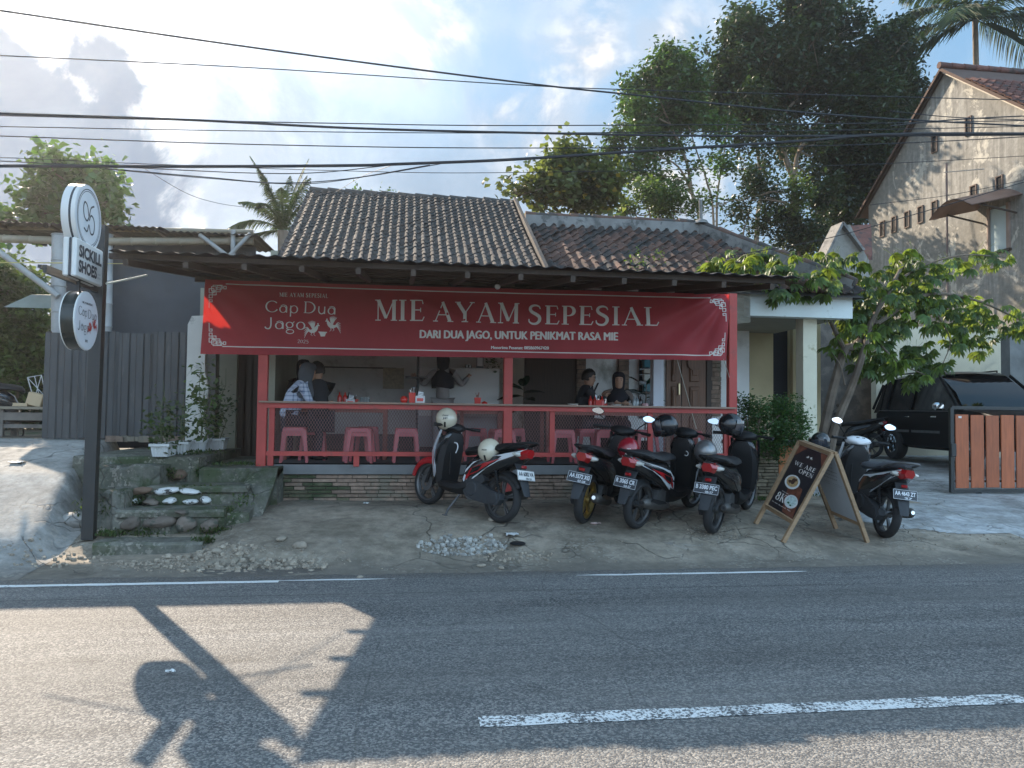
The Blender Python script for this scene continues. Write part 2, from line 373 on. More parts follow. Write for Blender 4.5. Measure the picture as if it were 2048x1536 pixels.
def _stroke(mb, pts, ws, fn, dz):
    n = len(pts)
    if ws is None: ws = [TH+(TK-TH)*sin(pi*i/(n-1))**1.2 for i in range(n)]
    # resample long straight strokes so that they follow a curved cloth
    P2 = []; W2 = []
    for i in range(n-1):
        L = sqrt((pts[i+1][0]-pts[i][0])**2+(pts[i+1][1]-pts[i][1])**2); k = max(1, int(L/.22))
        for j in range(k):
            t = j/k; P2.append((pts[i][0]+(pts[i+1][0]-pts[i][0])*t, pts[i][1]+(pts[i+1][1]-pts[i][1])*t)); W2.append(ws[i]+(ws[i+1]-ws[i])*t)
    P2.append(pts[-1]); W2.append(ws[n-1]); vs = []
    for i, (x, y) in enumerate(P2):
        a = P2[max(i-1, 0)]; b = P2[min(i+1, len(P2)-1)]; dx, dy = b[0]-a[0], b[1]-a[1]; L = sqrt(dx*dx+dy*dy) or 1
        nx, ny = -dy/L*W2[i]/2, dx/L*W2[i]/2
        vs += [fn(x+nx, y+ny, dz), fn(x-nx, y-ny, dz)]
    mb.add(vs, [(2*i, 2*i+1, 2*i+3, 2*i+2) for i in range(len(P2)-1)])
def serif_width(s, sp=.06): return sum(GL[c][0]+sp for c in s)-sp
def put_serif(mb, s, fn, sp=.06):
    """fn(x, y, dz) with x in 0..1 over the word, y in cap heights"""
    W_ = serif_width(s, sp); x0 = 0; k = 0
    for c in s:
        wd, st = GL[c]
        for pts, ws in st:
            k += 1
            _stroke(mb, pts, ws, lambda x, y, dz, x0=x0: fn((x0+x)/W_, y, dz), (k % 7)*.00022)
        x0 += wd+sp
def quadmap(c00, c10, c01, c11, nrm, off=.002):
    """bilinear map of a flat quad: u to the right, v upwards"""
    c00, c10, c01, c11 = map(Vector, (c00, c10, c01, c11)); nrm = Vector(nrm)
    def fn(u, v, dz=0.): return (c00*(1-u)+c10*u)*(1-v)+(c01*(1-u)+c11*u)*v+nrm*(off+dz)
    return fn
# ================================================================ ground, road, forecourt
def sstep(a, b, x):
    t = min(1., max(0., (x-a)/(b-a))); return t*t*(3-2*t)
def interp(tab, x):
    if x <= tab[0][0]: return tab[0][1]
    for (a, za), (b, zb) in zip(tab, tab[1:]):
        if x <= b: return za+(zb-za)*(x-a)/(b-a)
    return tab[-1][1]
MAINP = [(7.0, -.006), (7.3, -.004), (7.6, .03), (8.0, .15), (8.6, .29), (9.3, .38), (10.1, .385), (11, .385)]
DRIVP = [(7.0, -.006), (7.3, -.004), (7.7, .03), (8.2, .12), (9.2, .27), (10.2, .34), (11.2, .385), (17.5, .66), (26, .7)]
RAMPP = [(7.0, -.006), (7.3, -.004), (7.65, .03), (8.0, .16), (8.6, .42), (9.4, .76), (10.3, .99), (11.2, 1.05), (30, 1.08)]
def gz(x, y):
    m_ = interp(MAINP, y); q_ = 1-sstep(-2.1, -1.6, x); m_ = m_*(1-q_)+interp([(7.3, -.004), (8.2, .055), (8.6, .18), (9.3, .38)], y)*q_; a = interp(RAMPP, y); b = interp(DRIVP, y)
    l = 1-sstep(-3.62, -3.35, x+max(0, y-8.4)*.16)
    r = sstep(3.9, 4.9, x)
    z = m_*(1-r)+b*r
    z = z*(1-l)+a*l
    return z
def _h(x, y, s=0):
    return (math.sin(x*1.7+y*2.3+s)+math.sin(x*3.1-y*1.3+2+s)*.6+math.sin(x*7.3+y*5.9+s*2)*.3)*.5
# asphalt: dark binder, pale worn stone chips
def asphalt():
    m = bpy.data.materials.new('asphalt'); m.use_nodes = True; m.node_tree.nodes.clear(); t = NT(m.node_tree)
    p = t.pos(); b = t.node('ShaderNodeBsdfPrincipled')
    chips = t.node('ShaderNodeTexVoronoi', feature='F1'); t.put(chips.inputs['Vector'], p); chips.inputs['Scale'].default_value = 95
    cc = t.node('ShaderNodeSeparateColor'); t.l.new(chips.outputs['Color'], cc.inputs[0])
    chip = t.ramp(cc.outputs[0], .35, .95, 0., 1., smooth=False)
    wear = t.ramp(t.noise(t.sc(p, .35, 1.3, 1), 1.1, 5, .6), .35, .65)
    fine = t.noise(p, 260, 2, .7)
    base = t.mix(chip, (.095, .096, .098), (.31, .295, .27))
    base = t.mix(t.m('MULTIPLY', wear, .35), base, (.19, .182, .168))
    base = t.vm('SCALE', base, t.ramp(fine, .3, .7, .75, 1.25))
    base = t.vm('SCALE', base, t.ramp(t.noise(t.sc(p, .15, .9, 1), 2.2, 4), .3, .7, .88, 1.10))
    # tyre paths, patched seam, oil
    sq = t.node('ShaderNodeSeparateXYZ'); t.l.new(t.vm('ADD', p, t.vm('SCALE', t.node('ShaderNodeTexNoise').outputs['Color'], .12)), sq.inputs[0]); yy = sq.outputs[1]
    trk = t.m('ADD', t.m('SUBTRACT', 1., t.ramp(t.m('ABSOLUTE', t.m('SUBTRACT', yy, 4.75)), .08, .5)), t.m('SUBTRACT', 1., t.ramp(t.m('ABSOLUTE', t.m('SUBTRACT', yy, 6.15)), .08, .45)))
    base = t.vm('SCALE', base, t.m('SUBTRACT', 1., t.m('MULTIPLY', trk, .13)))
    seam = t.ramp(t.m('ABSOLUTE', t.m('SUBTRACT', yy, 6.62)), .0, .035, .72, 1.); base = t.vm('SCALE', base, seam)
    oil = t.ramp(t.noise(t.vm('ADD', t.sc(p, .5, 1.1, 1), (5, 2, 0)), 1.7, 4, .6), .63, .70, 1., .72); base = t.vm('SCALE', base, oil)
    base = t.vm('SCALE', base, t.ramp(t.noise(t.sc(p, .12, 2.6, 1), 3.0, 6, .7), .3, .7, .87, 1.12))
    # dust thrown to the side of the road
    sp = t.node('ShaderNodeSeparateXYZ'); t.l.new(p, sp.inputs[0])
    edge = t.ramp(t.m('ADD', sp.outputs[1], t.m('MULTIPLY', t.noise(p, 1.6, 5, .65), .5)), 7.2, 7.75)
    base = t.mix(t.m('MULTIPLY', edge, .75), base, (.125, .110, .092))
    crk = t.vor(t.vm('ADD', p, t.vm('SCALE', t.node('ShaderNodeTexNoise').outputs['Color'], .6)), .55, 'DISTANCE_TO_EDGE')
    base = t.vm('SCALE', base, t.ramp(crk, 0., .004, .72, 1.))
    t.put(b.inputs['Base Color'], base); b.inputs['Roughness'].default_value = .72; b.inputs['Specular IOR Level'].default_value = .28
    bn = t.node('ShaderNodeBump'); bn.inputs['Strength'].default_value = .75; bn.inputs['Distance'].default_value = .006
    hgt = t.m('ADD', t.m('MULTIPLY', chips.outputs['Distance'], -1.2), t.m('MULTIPLY', fine, .5))
    t.l.new(hgt, bn.inputs['Height']); t.l.new(bn.outputs[0], b.inputs['Normal'])
    t.l.new(b.outputs[0], t.node('ShaderNodeOutputMaterial').inputs[0]); return m
m_asph = asphalt()
m_earth = mat('earth', (.16, .13, .09), .95, var=.3, scale=1.2, col2=(.06, .08, .03), thr=(.45, .6), s2=.6, bump=.5, bscale=12)
def concrete(name, col, dark, cracks=.6, mossy=0.):
    m = bpy.data.materials.new(name); m.use_nodes = True; m.node_tree.nodes.clear(); t = NT(m.node_tree)
    p = t.pos(); b = t.node('ShaderNodeBsdfPrincipled')
    n = t.noise(p, 1.4, 8, .66, .4); n2 = t.noise(p, 9, 6, .7); n3 = t.noise(t.sc(p, 1, 2.5, 1), .7, 5, .6)
    c = t.mix(t.ramp(n, .38, .64), tuple(dark), tuple(col))
    c = t.vm('SCALE', c, t.ramp(n2, .25, .75, .72, 1.28))
    c = t.vm('SCALE', c, t.ramp(n3, .35, .65, .82, 1.12))
    pale = t.ramp(t.noise(t.vm('ADD', p, (7, 3, 0)), 2.6, 9, .75, .8), .60, .68)
    c = t.mix(t.m('MULTIPLY', pale, .45), c, (.36, .35, .33))
    wrp = t.node('ShaderNodeTexNoise'); wrp.inputs['Scale'].default_value = 2.2; t.l.new(p, wrp.inputs['Vector'])
    q = t.vm('ADD', p, t.vm('SCALE', wrp.outputs['Color'], .5))
    ck = t.vor(q, .62, 'DISTANCE_TO_EDGE'); crk = t.m('MAXIMUM', t.ramp(ck, .0, .009, 0., 1.), t.ramp(t.noise(t.vm('ADD', p, (9, 1, 0)), 1.3, 4), .50, .56))
    ck2 = t.vor(q, 2.4, 'DISTANCE_TO_EDGE'); zone = t.ramp(t.noise(t.vm('ADD', p, (3, 9, 0)), .6, 3), .52, .60)
    crk2 = t.m('MAXIMUM', t.ramp(ck2, 0., .03, 0., 1.), t.m('SUBTRACT', 1., zone))
    k = t.m('MULTIPLY', crk, crk2)
    c = t.vm('SCALE', c, t.m('ADD', t.m('MULTIPLY', k, cracks), 1-cracks))
    if mossy: c = t.mix(t.m('MULTIPLY', t.ramp(t.noise(t.vm('ADD', p, (1, 5, 2)), 1.7, 7, .7), .48, .60), mossy), c, (.035, .055, .018))
    sy_ = t.node('ShaderNodeSeparateXYZ'); t.l.new(p, sy_.inputs[0]); dst = t.ramp(t.m('ADD', sy_.outputs[1], t.m('MULTIPLY', t.noise(p, 1.9, 7, .7), .9)), 7.75, 8.5, .85, 0.)
    c = t.mix(dst, c, t.mix(n2, (.105, .092, .075), (.19, .17, .14)))
    gv = t.node('ShaderNodeTexVoronoi'); t.put(gv.inputs['Vector'], p); gv.inputs['Scale'].default_value = 42; gs = t.node('ShaderNodeSeparateColor'); t.l.new(gv.outputs['Color'], gs.inputs[0])
    gm = t.m('MULTIPLY', t.ramp(gs.outputs[0], .72, .8), t.ramp(t.noise(t.vm('ADD', p, (2, 8, 0)), 1.5, 6, .7), .46, .62)); c = t.mix(t.m('MULTIPLY', gm, .55), c, (.34, .31, .26))
    st_ = t.ramp(t.noise(t.vm('ADD', p, (12, 4, 0)), 1.1, 7, .7, .4), .56, .66, 1., .62); c = t.vm('SCALE', c, st_)
    t.put(b.inputs['Base Color'], c); b.inputs['Roughness'].default_value = .88
    bn = t.node('ShaderNodeBump'); bn.inputs['Strength'].default_value = .8; bn.inputs['Distance'].default_value = .02
    t.l.new(t.m('ADD', t.m('MULTIPLY', k, .5), t.m('ADD', t.m('MULTIPLY', n2, .35), t.m('MULTIPLY', t.noise(p, 60, 3, .7), .15))), bn.inputs['Height'])
    t.l.new(bn.outputs[0], b.inputs['Normal']); t.l.new(b.outputs[0], t.node('ShaderNodeOutputMaterial').inputs[0])
    MATS[name] = m; return m
m_fore = concrete('forecourt_concrete', (.315, .265, .205), (.19, .16, .12), .6)
m_ramp = concrete('ramp_concrete', (.36, .35, .325), (.27, .26, .24), .55)
m_pale = concrete('driveway_concrete', (.42, .43, .43), (.25, .25, .24), .5)
m_mossy = concrete('mossy_concrete', (.165, .16, .135), (.085, .088, .062), .5, .8)
b = MB(); b.add([(-400, -300, -.12), (400, -300, -.12), (400, 700, -.12), (-400, 700, -.12)], [(0, 1, 2, 3)]); tag(b.build('ground', m_earth), kind='structure')
b = MB(); b.add([(-150, -8, 0), (150, -8, 0), (150, 7.75, 0), (-150, 7.75, 0)], [(0, 1, 2, 3)]); tag(b.build('road', m_asph), kind='structure')
# forecourt: uneven broken concrete that climbs from the road to the walls
HOLES = [(G(545, 1118).x, 7.62, .62, .24, .055), (G(925, 1085, .12).x, 8.05, .50, .26, .045), (G(1455, 1072, .2).x, 8.25, .35, .16, .03)]
def fz(x, y):
    z = gz(x, y)+_h(x*1.3, y*1.6)*.008*sstep(7.2, 8.2, y)+_h(x*4, y*4, 5)*.003
    for hx, hy, a, c, d in HOLES:
        q = ((x-hx)/a)**2+((y-hy)/c)**2
        if q < 1.6: z -= d*(1-sstep(.55, 1.3, q+_h(x*9, y*9)*.25))
    return z
def sheet(name, x0, x1, y0, y1, dx, dy, m_, zf, keep=None, dz=0.):
    nx = max(1, int(round((x1-x0)/dx))); ny = max(1, int(round((y1-y0)/dy)))
    vs = [(x0+(x1-x0)*i/nx, y0+(y1-y0)*j/ny, zf(x0+(x1-x0)*i/nx, y0+(y1-y0)*j/ny)+dz) for j in range(ny+1) for i in range(nx+1)]
    fs = [(j*(nx+1)+i, j*(nx+1)+i+1, (j+1)*(nx+1)+i+1, (j+1)*(nx+1)+i) for j in range(ny) for i in range(nx) if keep is None or keep(*[(vs[j*(nx+1)+i][k]+vs[(j+1)*(nx+1)+i+1][k])/2 for k in (0, 1)])]
    me = bpy.data.meshes.new(name); me.from_pydata(vs, [], fs); me.materials.append(m_); me.polygons.foreach_set('use_smooth', [True]*len(fs)); me.update()
    o = bpy.data.objects.new(name, me); COL.objects.link(o); return tag(o, kind='structure')
sheet('forecourt', -3.3, 7.2, 7.25, 10.6, .035, .035, m_fore, fz)
sheet('ramp', -9.0, -3.3, 7.25, 12.2, .06, .06, m_ramp, lambda x, y: fz(x, y)+.003)
sheet('driveway', 7.2, 14, 7.25, 10.6, .08, .08, m_pale, fz)
sheet('driveway_yard', 4.6, 14, 10.6, 26, .25, .25, m_pale, fz)
sheet('shed_yard', -16, -5.0, 12.2, 26, .3, .3, m_earth, lambda x, y: 1.05+_h(x, y)*.02)
sheet('verge', -60, -9.0, 7.2, 12.2, .5, .25, m_earth, lambda x, y: gz(-5, y)+_h(x, y)*.02)
sheet('verge', 14, 60, 7.2, 14, .5, .25, m_earth, lambda x, y: gz(9, y)+_h(x, y)*.02)
# pale worn cement patch beside the gate
def patch_keep(x, y): return True
_o = sheet('cement_patch', 5.3, 7.2, 8.35, 9.9, .035, .035, m_pale, fz, lambda x, y: ((x-7.2)/1.75)**2+((y-9.1)/.8)**2+_h(x*3, y*3)*.25 < 1, .005)
# painted lines
def paint(wearlo, wearhi):
    n = 'road_paint%d' % int(wearlo*100)
    m = bpy.data.materials.new(n); m.use_nodes = True; m.node_tree.nodes.clear(); t = NT(m.node_tree); p = t.pos()
    b = t.node('ShaderNodeBsdfPrincipled'); b.inputs['Roughness'].default_value = .7
    f = t.ramp(t.m('ADD', t.m('MULTIPLY', t.noise(p, 55, 4, .7), .7), t.m('MULTIPLY', t.noise(p, 6, 3), .3)), wearlo, wearhi)
    t.put(b.inputs['Base Color'], t.mix(f, (.10, .10, .10), (.74, .74, .72)))
    bn = t.node('ShaderNodeBump'); bn.inputs['Strength'].default_value = .5; bn.inputs['Distance'].default_value = .004
    t.l.new(t.vor(p, 95), bn.inputs['Height']); t.l.new(bn.outputs[0], b.inputs['Normal'])
    t.l.new(b.outputs[0], t.node('ShaderNodeOutputMaterial').inputs[0]); return m
m_paint = paint(.36, .44); m_paint2 = paint(.46, .52)
def line(x0, x1, y, w_, m_, ragged=0.):
    b = MB(); n = max(2, int((x1-x0)/.12)); vs = []
    for i in range(n+1):
        x = x0+(x1-x0)*i/n; e = min(1., i/3+.2, (n-i)/3+.2) if ragged else 1
        j1 = rnd.uniform(-1, 1)*.006; j2 = rnd.uniform(-1, 1)*.006+(rnd.random() < .15)*ragged*-.02
        vs += [(x, y-w_/2*e+j1, .004), (x, y+w_/2*e+j2, .004)]
    b.add(vs, [(2*i, 2*i+2, 2*i+3, 2*i+1) for i in range(n)])
    return tag(b.build('road_line', m_), kind='structure')
line(-9, G(560, 1160).x, 7.07, .085, m_paint); line(G(560, 1160).x, G(790, 1157).x, 7.10, .055, m_paint, 1)
line(G(1150, 1149).x, G(1620, 1146).x, 7.11, .07, m_paint, 1)
x0 = G(955, 1432).x; x1 = G(2032, 1390).x
line(x0, x1, 3.80, .13, m_paint2); line(x0-9.5, x0-6, 3.8, .13, m_paint2); line(x1+5, x1+9, 3.8, .13, m_paint2); line(12, 40, 7.1, .08, m_paint)

# ---------------------------------------------------------------- stones, rubble, litter
def stone_mesh(name, seed, flat=.62, m_=None):
    r = random.Random(seed); b = MB(); n, k = 9, 6; rs = []
    ph = [r.uniform(0, 6) for _ in range(4)]
    for i in range(k+1):
        a = -pi/2+pi*i/k; rr = max(.03, cos(a)); ring = []
        for j in range(n):
            t = 2*pi*j/n; q = 1+.12*sin(2*t+ph[0])+.10*sin(3*t+ph[1]+a)+.08*sin(a*3+ph[2])+r.uniform(-.04, .04)
            ring.append((rr*cos(t)*q*.5, rr*sin(t)*q*.42, sin(a)*.5*flat*q))
        rs.append(ring)
    b.rings(rs); me = bpy.data.meshes.new(name); me.from_pydata(b.v, [], b.f); me.polygons.foreach_set('use_smooth', [True]*len(me.polygons))
    if m_: me.materials.append(m_)
    return me
m_stone = mat('river_stone', (.13, .105, .085), .85, var=.25, scale=9, objrand=.35, bump=.4, bscale=40, col2=(.06, .065, .05), thr=(.52, .62), s2=7)
m_stoneb = mat('brown_stone', (.17, .11, .075), .85, var=.25, scale=9, objrand=.25, bump=.4, bscale=40, col2=(.08, .07, .055), thr=(.55, .66), s2=7)
m_stonew = mat('white_painted_stone', (.62, .62, .60), .8, var=.1, scale=12, bump=.4, bscale=30, col2=(.05, .045, .04), thr=(.56, .60), s2=11)
m_chunk = mat('broken_concrete', (.30, .255, .20), .95, var=.3, scale=14, island=.3, bump=.6, bscale=60)
def rubble(cx, cy, a, c, n, s0, s1, seed, m_=m_chunk):
    r = random.Random(seed); b = MB()
    for i in range(n):
        t = r.uniform(0, 2*pi); q = sqrt(r.random()); x = cx+a*q*cos(t)+_h(i, t)*.05; y = cy+c*q*sin(t)
        if y < 7.3: continue
        s = s0+(s1-s0)*r.random()**2.5; R = Matrix.Rotation(r.uniform(0, 6), 3, 'Z') @ Matrix.Rotation(r.uniform(-.4, .4), 3, 'X')
        k = 6; rs = []
        for zz, f in ((-.2, .8), (.1, 1.), (.34, .72)):
            rs.append([R @ V(cos(2*pi*j/k+zz)*s*.5*f*r.uniform(.7, 1.2), sin(2*pi*j/k+zz)*s*.38*f*r.uniform(.7, 1.2), zz*s)+V(x, y, fz(x, y)+s*.12) for j in range(k)])
        b.rings(rs)
    o = b.build('rubble', m_); return tag(o, kind='stuff')
rubble(HOLES[0][0], 7.62, .58, .20, 420, .012, .085, 3)
rubble(HOLES[0][0]-.2, 7.75, 1.1, .3, 260, .008, .05, 4); rubble(HOLES[0][0]-.6, 7.95, .5, .16, 160, .01, .09, 14)
rubble(HOLES[1][0], 8.05, .46, .23, 420, .012, .07, 5, mat('pale_rubble', (.36, .35, .32), .95, var=.3, scale=14, island=.3, bump=.6, bscale=60))
rubble(HOLES[1][0]+.5, 7.75, .4, .14, 140, .008, .05, 6)
rubble(HOLES[2][0], 8.25, .4, .18, 160, .008, .03, 7)
rubble(1.2, 7.7, 4.2, .35, 420, .004, .020, 8)
rubble(-2.2, 7.8, .6, .16, 200, .01, .05, 9)
rubble(6.2, 8.1, 1.2, .25, 160, .006, .03, 10)
rubble(-3.3, 8.0, .5, .3, 120, .01, .06, 12)
for i, (px, py, s) in enumerate([(433, 1121, .12), (562, 1112, .15), (600, 1118, .16), (720, 1148, .07), (985, 1090, .13), (963, 1131, .09), (1003, 1133, .08), (160, 1080, .42)]):
    q = G(px, py, .03 if i < 7 else .10); me = stone_mesh('stone', 50+i, .6, m_chunk if i < 7 else m_ramp)
    o = meshobj('stone' if i < 7 else 'boulder', me, loc=(q.x, q.y, fz(q.x, q.y)+s*.12), rot=(0, 0, i*1.3), sc=(s, s*.8, s*.7))
    tag(o, ['pale loose stone at the foot of the steps', 'larger of two pale stones in the broken concrete hole', 'pale stone at right end of the broken concrete hole', 'small pale stone near the left edge line',
            'pale lump of concrete inside the round rubble patch', 'small pale stone below the round rubble patch', 'small pale stone left of the flattened paper', 'pale cement lump at the foot of the black sign pole'][i], 'stone')
# litter
m_paper = mat('litter_paper', (.7, .7, .68), .8, var=.08)
def litter(px, py, z, w_, h_, seed, label, m_=m_paper):
    q = G(px, py, z); r = random.Random(seed); b = MB(); n = 5; zz = fz(q.x, q.y) if q.y > 7.3 else 0
    vs = [(q.x+(i/n-.5)*w_+r.uniform(-1, 1)*w_*.06, q.y+(j/n-.5)*h_+r.uniform(-1, 1)*h_*.08, zz+.008+r.random()*.022) for j in range(n+1) for i in range(n+1)]
    b.add(vs, [(j*(n+1)+i, j*(n+1)+i+1, (j+1)*(n+1)+i+1, (j+1)*(n+1)+i) for j in range(n) for i in range(n)]); b.fix = False
    tag(b.build('litter', m_, smooth=True), label, 'litter')
litter(540, 1007, .37, .22, .16, 1, 'crumpled white plastic wrapper by the red post foot')
litter(1023, 1087, .12, .13, .16, 2, 'flattened piece of white paper at the rubble patch')
litter(392, 1112, .02, .14, .08, 3, 'scrap of white paper below the stone steps')
litter(732, 1011, .37, .07, .05, 4, 'small white scrap at the foot of the brick wall')
litter(1190, 1047, .28, .12, .05, 5, 'pale pink scrap beside the gold rear wheel', mat('litter_pink', (.55, .4, .36), .8))
litter(340, 1349, 0, .05, .03, 6, 'bright scrap lying inside the shadow of the round sign')
litter(35, 910, .95, .16, .10, 7, 'small white scrap on the sunlit ramp')
q = G(1035, 1108, .05); b = MB(); b.lathe([(.001, .0), (.075, .002), (.085, .012), (.07, .022), (.001, .026)], (q.x, q.y, fz(q.x, q.y)+.006), n=18)
tag(b.build('disc', mat('black_rubber', (.012, .012, .013), .6), smooth=True), 'flat black rubber disc lying in the broken concrete', 'rubber disc')

# ---------------------------------------------------------------- steps and landing at the left
st = thing('stone_steps', 'mossy concrete steps with river stones set in the risers, some painted white', 'steps', (-2.5, 8.2, 0))
stl = Vector((-2.5, 8.2, 0))
def slab(name, x0, x1, y0, y1, z0, z1, m_, n=14, par=st, off=stl, j=.012, sk=0.):
    """a slab with an uneven worn front edge"""
    r = random.Random(int(x0*100+y0*77)); b = MB(); rs = []
    for i in range(n+1):
        x = x0+(x1-x0)*i/n; e = r.uniform(-1, 1)*j; h = r.uniform(-1, 1)*j*.5; yy = y0+sk*(i/n)
        rs.append([V(x, y1, z0)-off, V(x, yy+e*.3+.01, z0)-off, V(x, yy+e, z1-.025+h)-off, V(x, yy+e+.025, z1+h)-off, V(x, y1, z1+h*.3)-off])
    b.rings(rs); return b.build(name, m_, par)
X = dict(a=(-3.02, -1.98), b=(-2.95, -1.9), c=(-2.72, -1.68), d=(-2.55, -1.55))
slab('tread', -3.02, -1.98, 8.20, 8.75, -.05, .17, m_mossy)
slab('riser', -2.98, -1.86, 8.62, 8.9, .0, .37, m_mossy, j=.02)
slab('tread', -2.95, -1.86, 8.58, 9.15, .37, .445, m_mossy)
slab('riser', -2.8, -1.72, 9.06, 9.3, .3, .585, m_mossy, j=.02)
slab('tread', -2.78, -1.70, 9.02, 9.62, .585, .655, m_mossy)
slab('riser', -2.7, -2.1, 9.58, 9.8, .5, .8, m_mossy, j=.02)
slab('landing', -2.35, -1.46, 9.50, 10.1, .36, .82, m_mossy, j=.015)
slab('landing', -2.42, -1.46, 10.1, 12.0, .36, .825, m_mossy)
slab('platform', -3.8, -2.38, 9.66, 12.0, .5, .94, m_mossy, sk=-.05)
slab('side_wall', -3.32, -2.9, 8.75, 9.75, -.05, .62, m_mossy, j=.05)
slab('side_wall', -3.5, -2.7, 9.2, 9.8, -.05, .86, m_mossy, j=.05)
b = MB(); b.prism([(8.62, -.05), (10.1, -.05), (10.1, .80), (9.5, .80), (9.2, .63), (8.95, .43), (8.7, .40)], lambda y, z: V(-1.88+(z > .5)*.12, y, z)-stl, lambda y, z: V(-1.62+(z > .5)*.16, y, z)-stl); b.build('side_wall', m_mossy, st)
def wallstone(px, py, Y, w_, h_, m_, seed, flat=.75):
    p = P(px, py, Y); me = stone_mesh('stone', seed, .9, m_)
    meshobj('stone', me, st, p-stl, (pi/2+.1, (seed*.7) % .5-.25, 0), (w_, h_, .16))
for i, (px, py, w_, h_, m_) in enumerate([(262, 1046, .25, .17, m_stone), (320, 1044, .34, .18, m_stone), (372, 1048, .22, .20, m_stone), (420, 1050, .22, .16, m_stone), (365, 1024, .16, .05, m_stone)]): wallstone(px, py, 8.60, w_, h_, m_, 20+i)
for i, (px, py, w_, h_, m_) in enumerate([(284, 981, .22, .10, m_stoneb), (333, 982, .27, .10, m_stonew), (380, 983, .21, .08, m_stonew), (268, 1001, .14, .10, m_stonew), (303, 1004, .18, .09, m_stone), (340, 1001, .16, .09, m_stonew), (382, 1003, .16, .08, m_stonew), (411, 1000, .14, .09, m_stonew)]): wallstone(px, py, 9.03, w_, h_, m_, 30+i)
for i, (px, py, w_, h_, m_) in enumerate([(321, 944, .19, .15, m_stoneb), (357, 950, .21, .15, m_stoneb), (325, 961, .2, .06, m_stone), (283, 952, .1, .10, m_stonew), (268, 955, .09, .08, m_stonew)]): wallstone(px, py, 9.56, w_, h_, m_, 45+i)
# weeds on the steps: short blades and small leaves
def weeds(name, label, spots, n, h, m_, seed=1, kind='stuff'):
    r = random.Random(seed); b = MB(); b.fix = False
    for k in range(n):
        x, y, z, rx, ry, rz = spots[r.randrange(len(spots))]
        p = V(x+r.gauss(0, rx*.5), y+r.gauss(0, ry*.5), z+r.uniform(-.5, .5)*rz); a = r.uniform(0, 2*pi); hh = h*r.uniform(.4, 1.2); w_ = hh*.22
        d = V(cos(a), sin(a), 0)*hh*r.uniform(.2, .9)+V(0, 0, hh*r.uniform(.3, 1)); s_ = V(-sin(a), cos(a), 0)*w_
        b.add([p, p+d*.5+s_, p+d, p+d*.5-s_], [(0, 1, 2, 3)])
    return tag(b.build(name, m_), label, None, None, kind)
m_weed = leafmat('weed_leaf', (.05, .085, .022), .3)
sp = [(-3.0, 8.55, .2, .1, .08, .04), (-2.75, 8.6, .2, .3, .03, .1), (-1.85, 8.75, .3, .12, .12, .3), (-1.75, 9.0, .4, .12, .15, .3), (-1.66, 9.3, .45, .1, .2, .3), (-2.0, 8.35, .15, .1, .1, .05), (-2.9, 9.0, .5, .1, .06, .1), (-2.75, 9.5, .75, .2, .05, .1),
      (-2.3, 9.56, .75, .1, .05, .1), (-1.62, 9.6, .5, .06, .2, .3), (-3.2, 8.8, .45, .2, .1, .2), (-1.9, 8.55, .2, .2, .05, .1), (-2.2, 9.06, .6, .3, .02, .1), (-2.6, 10.2, .96, .3, .5, .02), (-2.0, 10.0, .83, .3, .3, .01)]
weeds('weeds', 'low green weeds growing over the mossy steps', sp, 5200, .045, m_weed, 4)
sp2 = [(4.3, 9.95, .40, .5, .12, .02), (3.6, 10.0, .40, .3, .1, .03), (4.9, 9.9, .38, .3, .2, .02), (6.0, 10.4, .38, .8, .1, .02)]
weeds('weeds', 'weeds along the foot of the stone planter wall', sp2, 900, .05, m_weed, 5)
# ================================================================ the noodle shop: house, tiled roofs, awning, railing, banner
m_plw = mat('white_plaster', (.76, .76, .73), .85, var=.10, scale=2, col2=(.30, .29, .25), thr=(.56, .72), s2=1.3, bump=.15, bscale=30)
m_olive = mat('olive_plaster', (.26, .25, .19), .85, var=.15, scale=2, bump=.15, bscale=30)
m_yel = mat('ochre_plaster', (.48, .40, .24), .85, var=.10, scale=2, bump=.12, bscale=30)
m_dark = mat('dark_wood', (.045, .028, .018), .6, var=.3, scale=5, stretch=(8, 8, .6))
m_door = mat('carved_door_wood', (.16, .075, .038), .5, var=.3, scale=4, stretch=(9, 9, .7), bump=.2, bscale=20)
m_red = mat('red_paint', (.40, .046, .036), .5, var=.16, scale=5, col2=(.28, .05, .04), thr=(.58, .7), s2=5)
m_redw = mat('redbrown_wood', (.24, .07, .045), .55, var=.25, scale=5, stretch=(1, 1, 5))
m_tabletop = mat('counter_wood', (.26, .17, .12), .55, var=.25, scale=3, stretch=(.5, 6, 6))
m_skirt = mat('dark_skirting', (.055, .058, .06), .5, var=.2)
m_brickm = mat('mossy_brick', (.12, .11, .07), .95, var=.35, scale=14, objrand=.28, bump=.5, bscale=45, col2=(.05, .065, .03), thr=(.45, .58), s2=2.5)
m_tile = mat('clay_tile', (.105, .056, .040), .9, var=.3, scale=7, objrand=.38, bump=.35, bscale=25, col2=(.035, .032, .030), thr=(.46, .58), s2=3.0)
m_tile2 = mat('weathered_tile', (.062, .050, .044), .9, var=.3, scale=7, objrand=.42, bump=.35, bscale=25, col2=(.055, .052, .048), thr=(.46, .60), s2=3.0)
m_tiles = mat('clay_tile_far', (.095, .054, .039), .9, var=.3, scale=7, island=.42, bump=.35, bscale=25, col2=(.05, .048, .045), thr=(.44, .58), s2=3.0)
m_tiles2 = mat('weathered_tile_far', (.060, .050, .044), .9, var=.3, scale=7, island=.45, bump=.35, bscale=25, col2=(.05, .048, .045), thr=(.46, .60), s2=3.0)
m_cement = mat('roof_cement', (.20, .195, .185), .9, var=.25, scale=4, col2=(.10, .10, .095), thr=(.5, .62), s2=5)
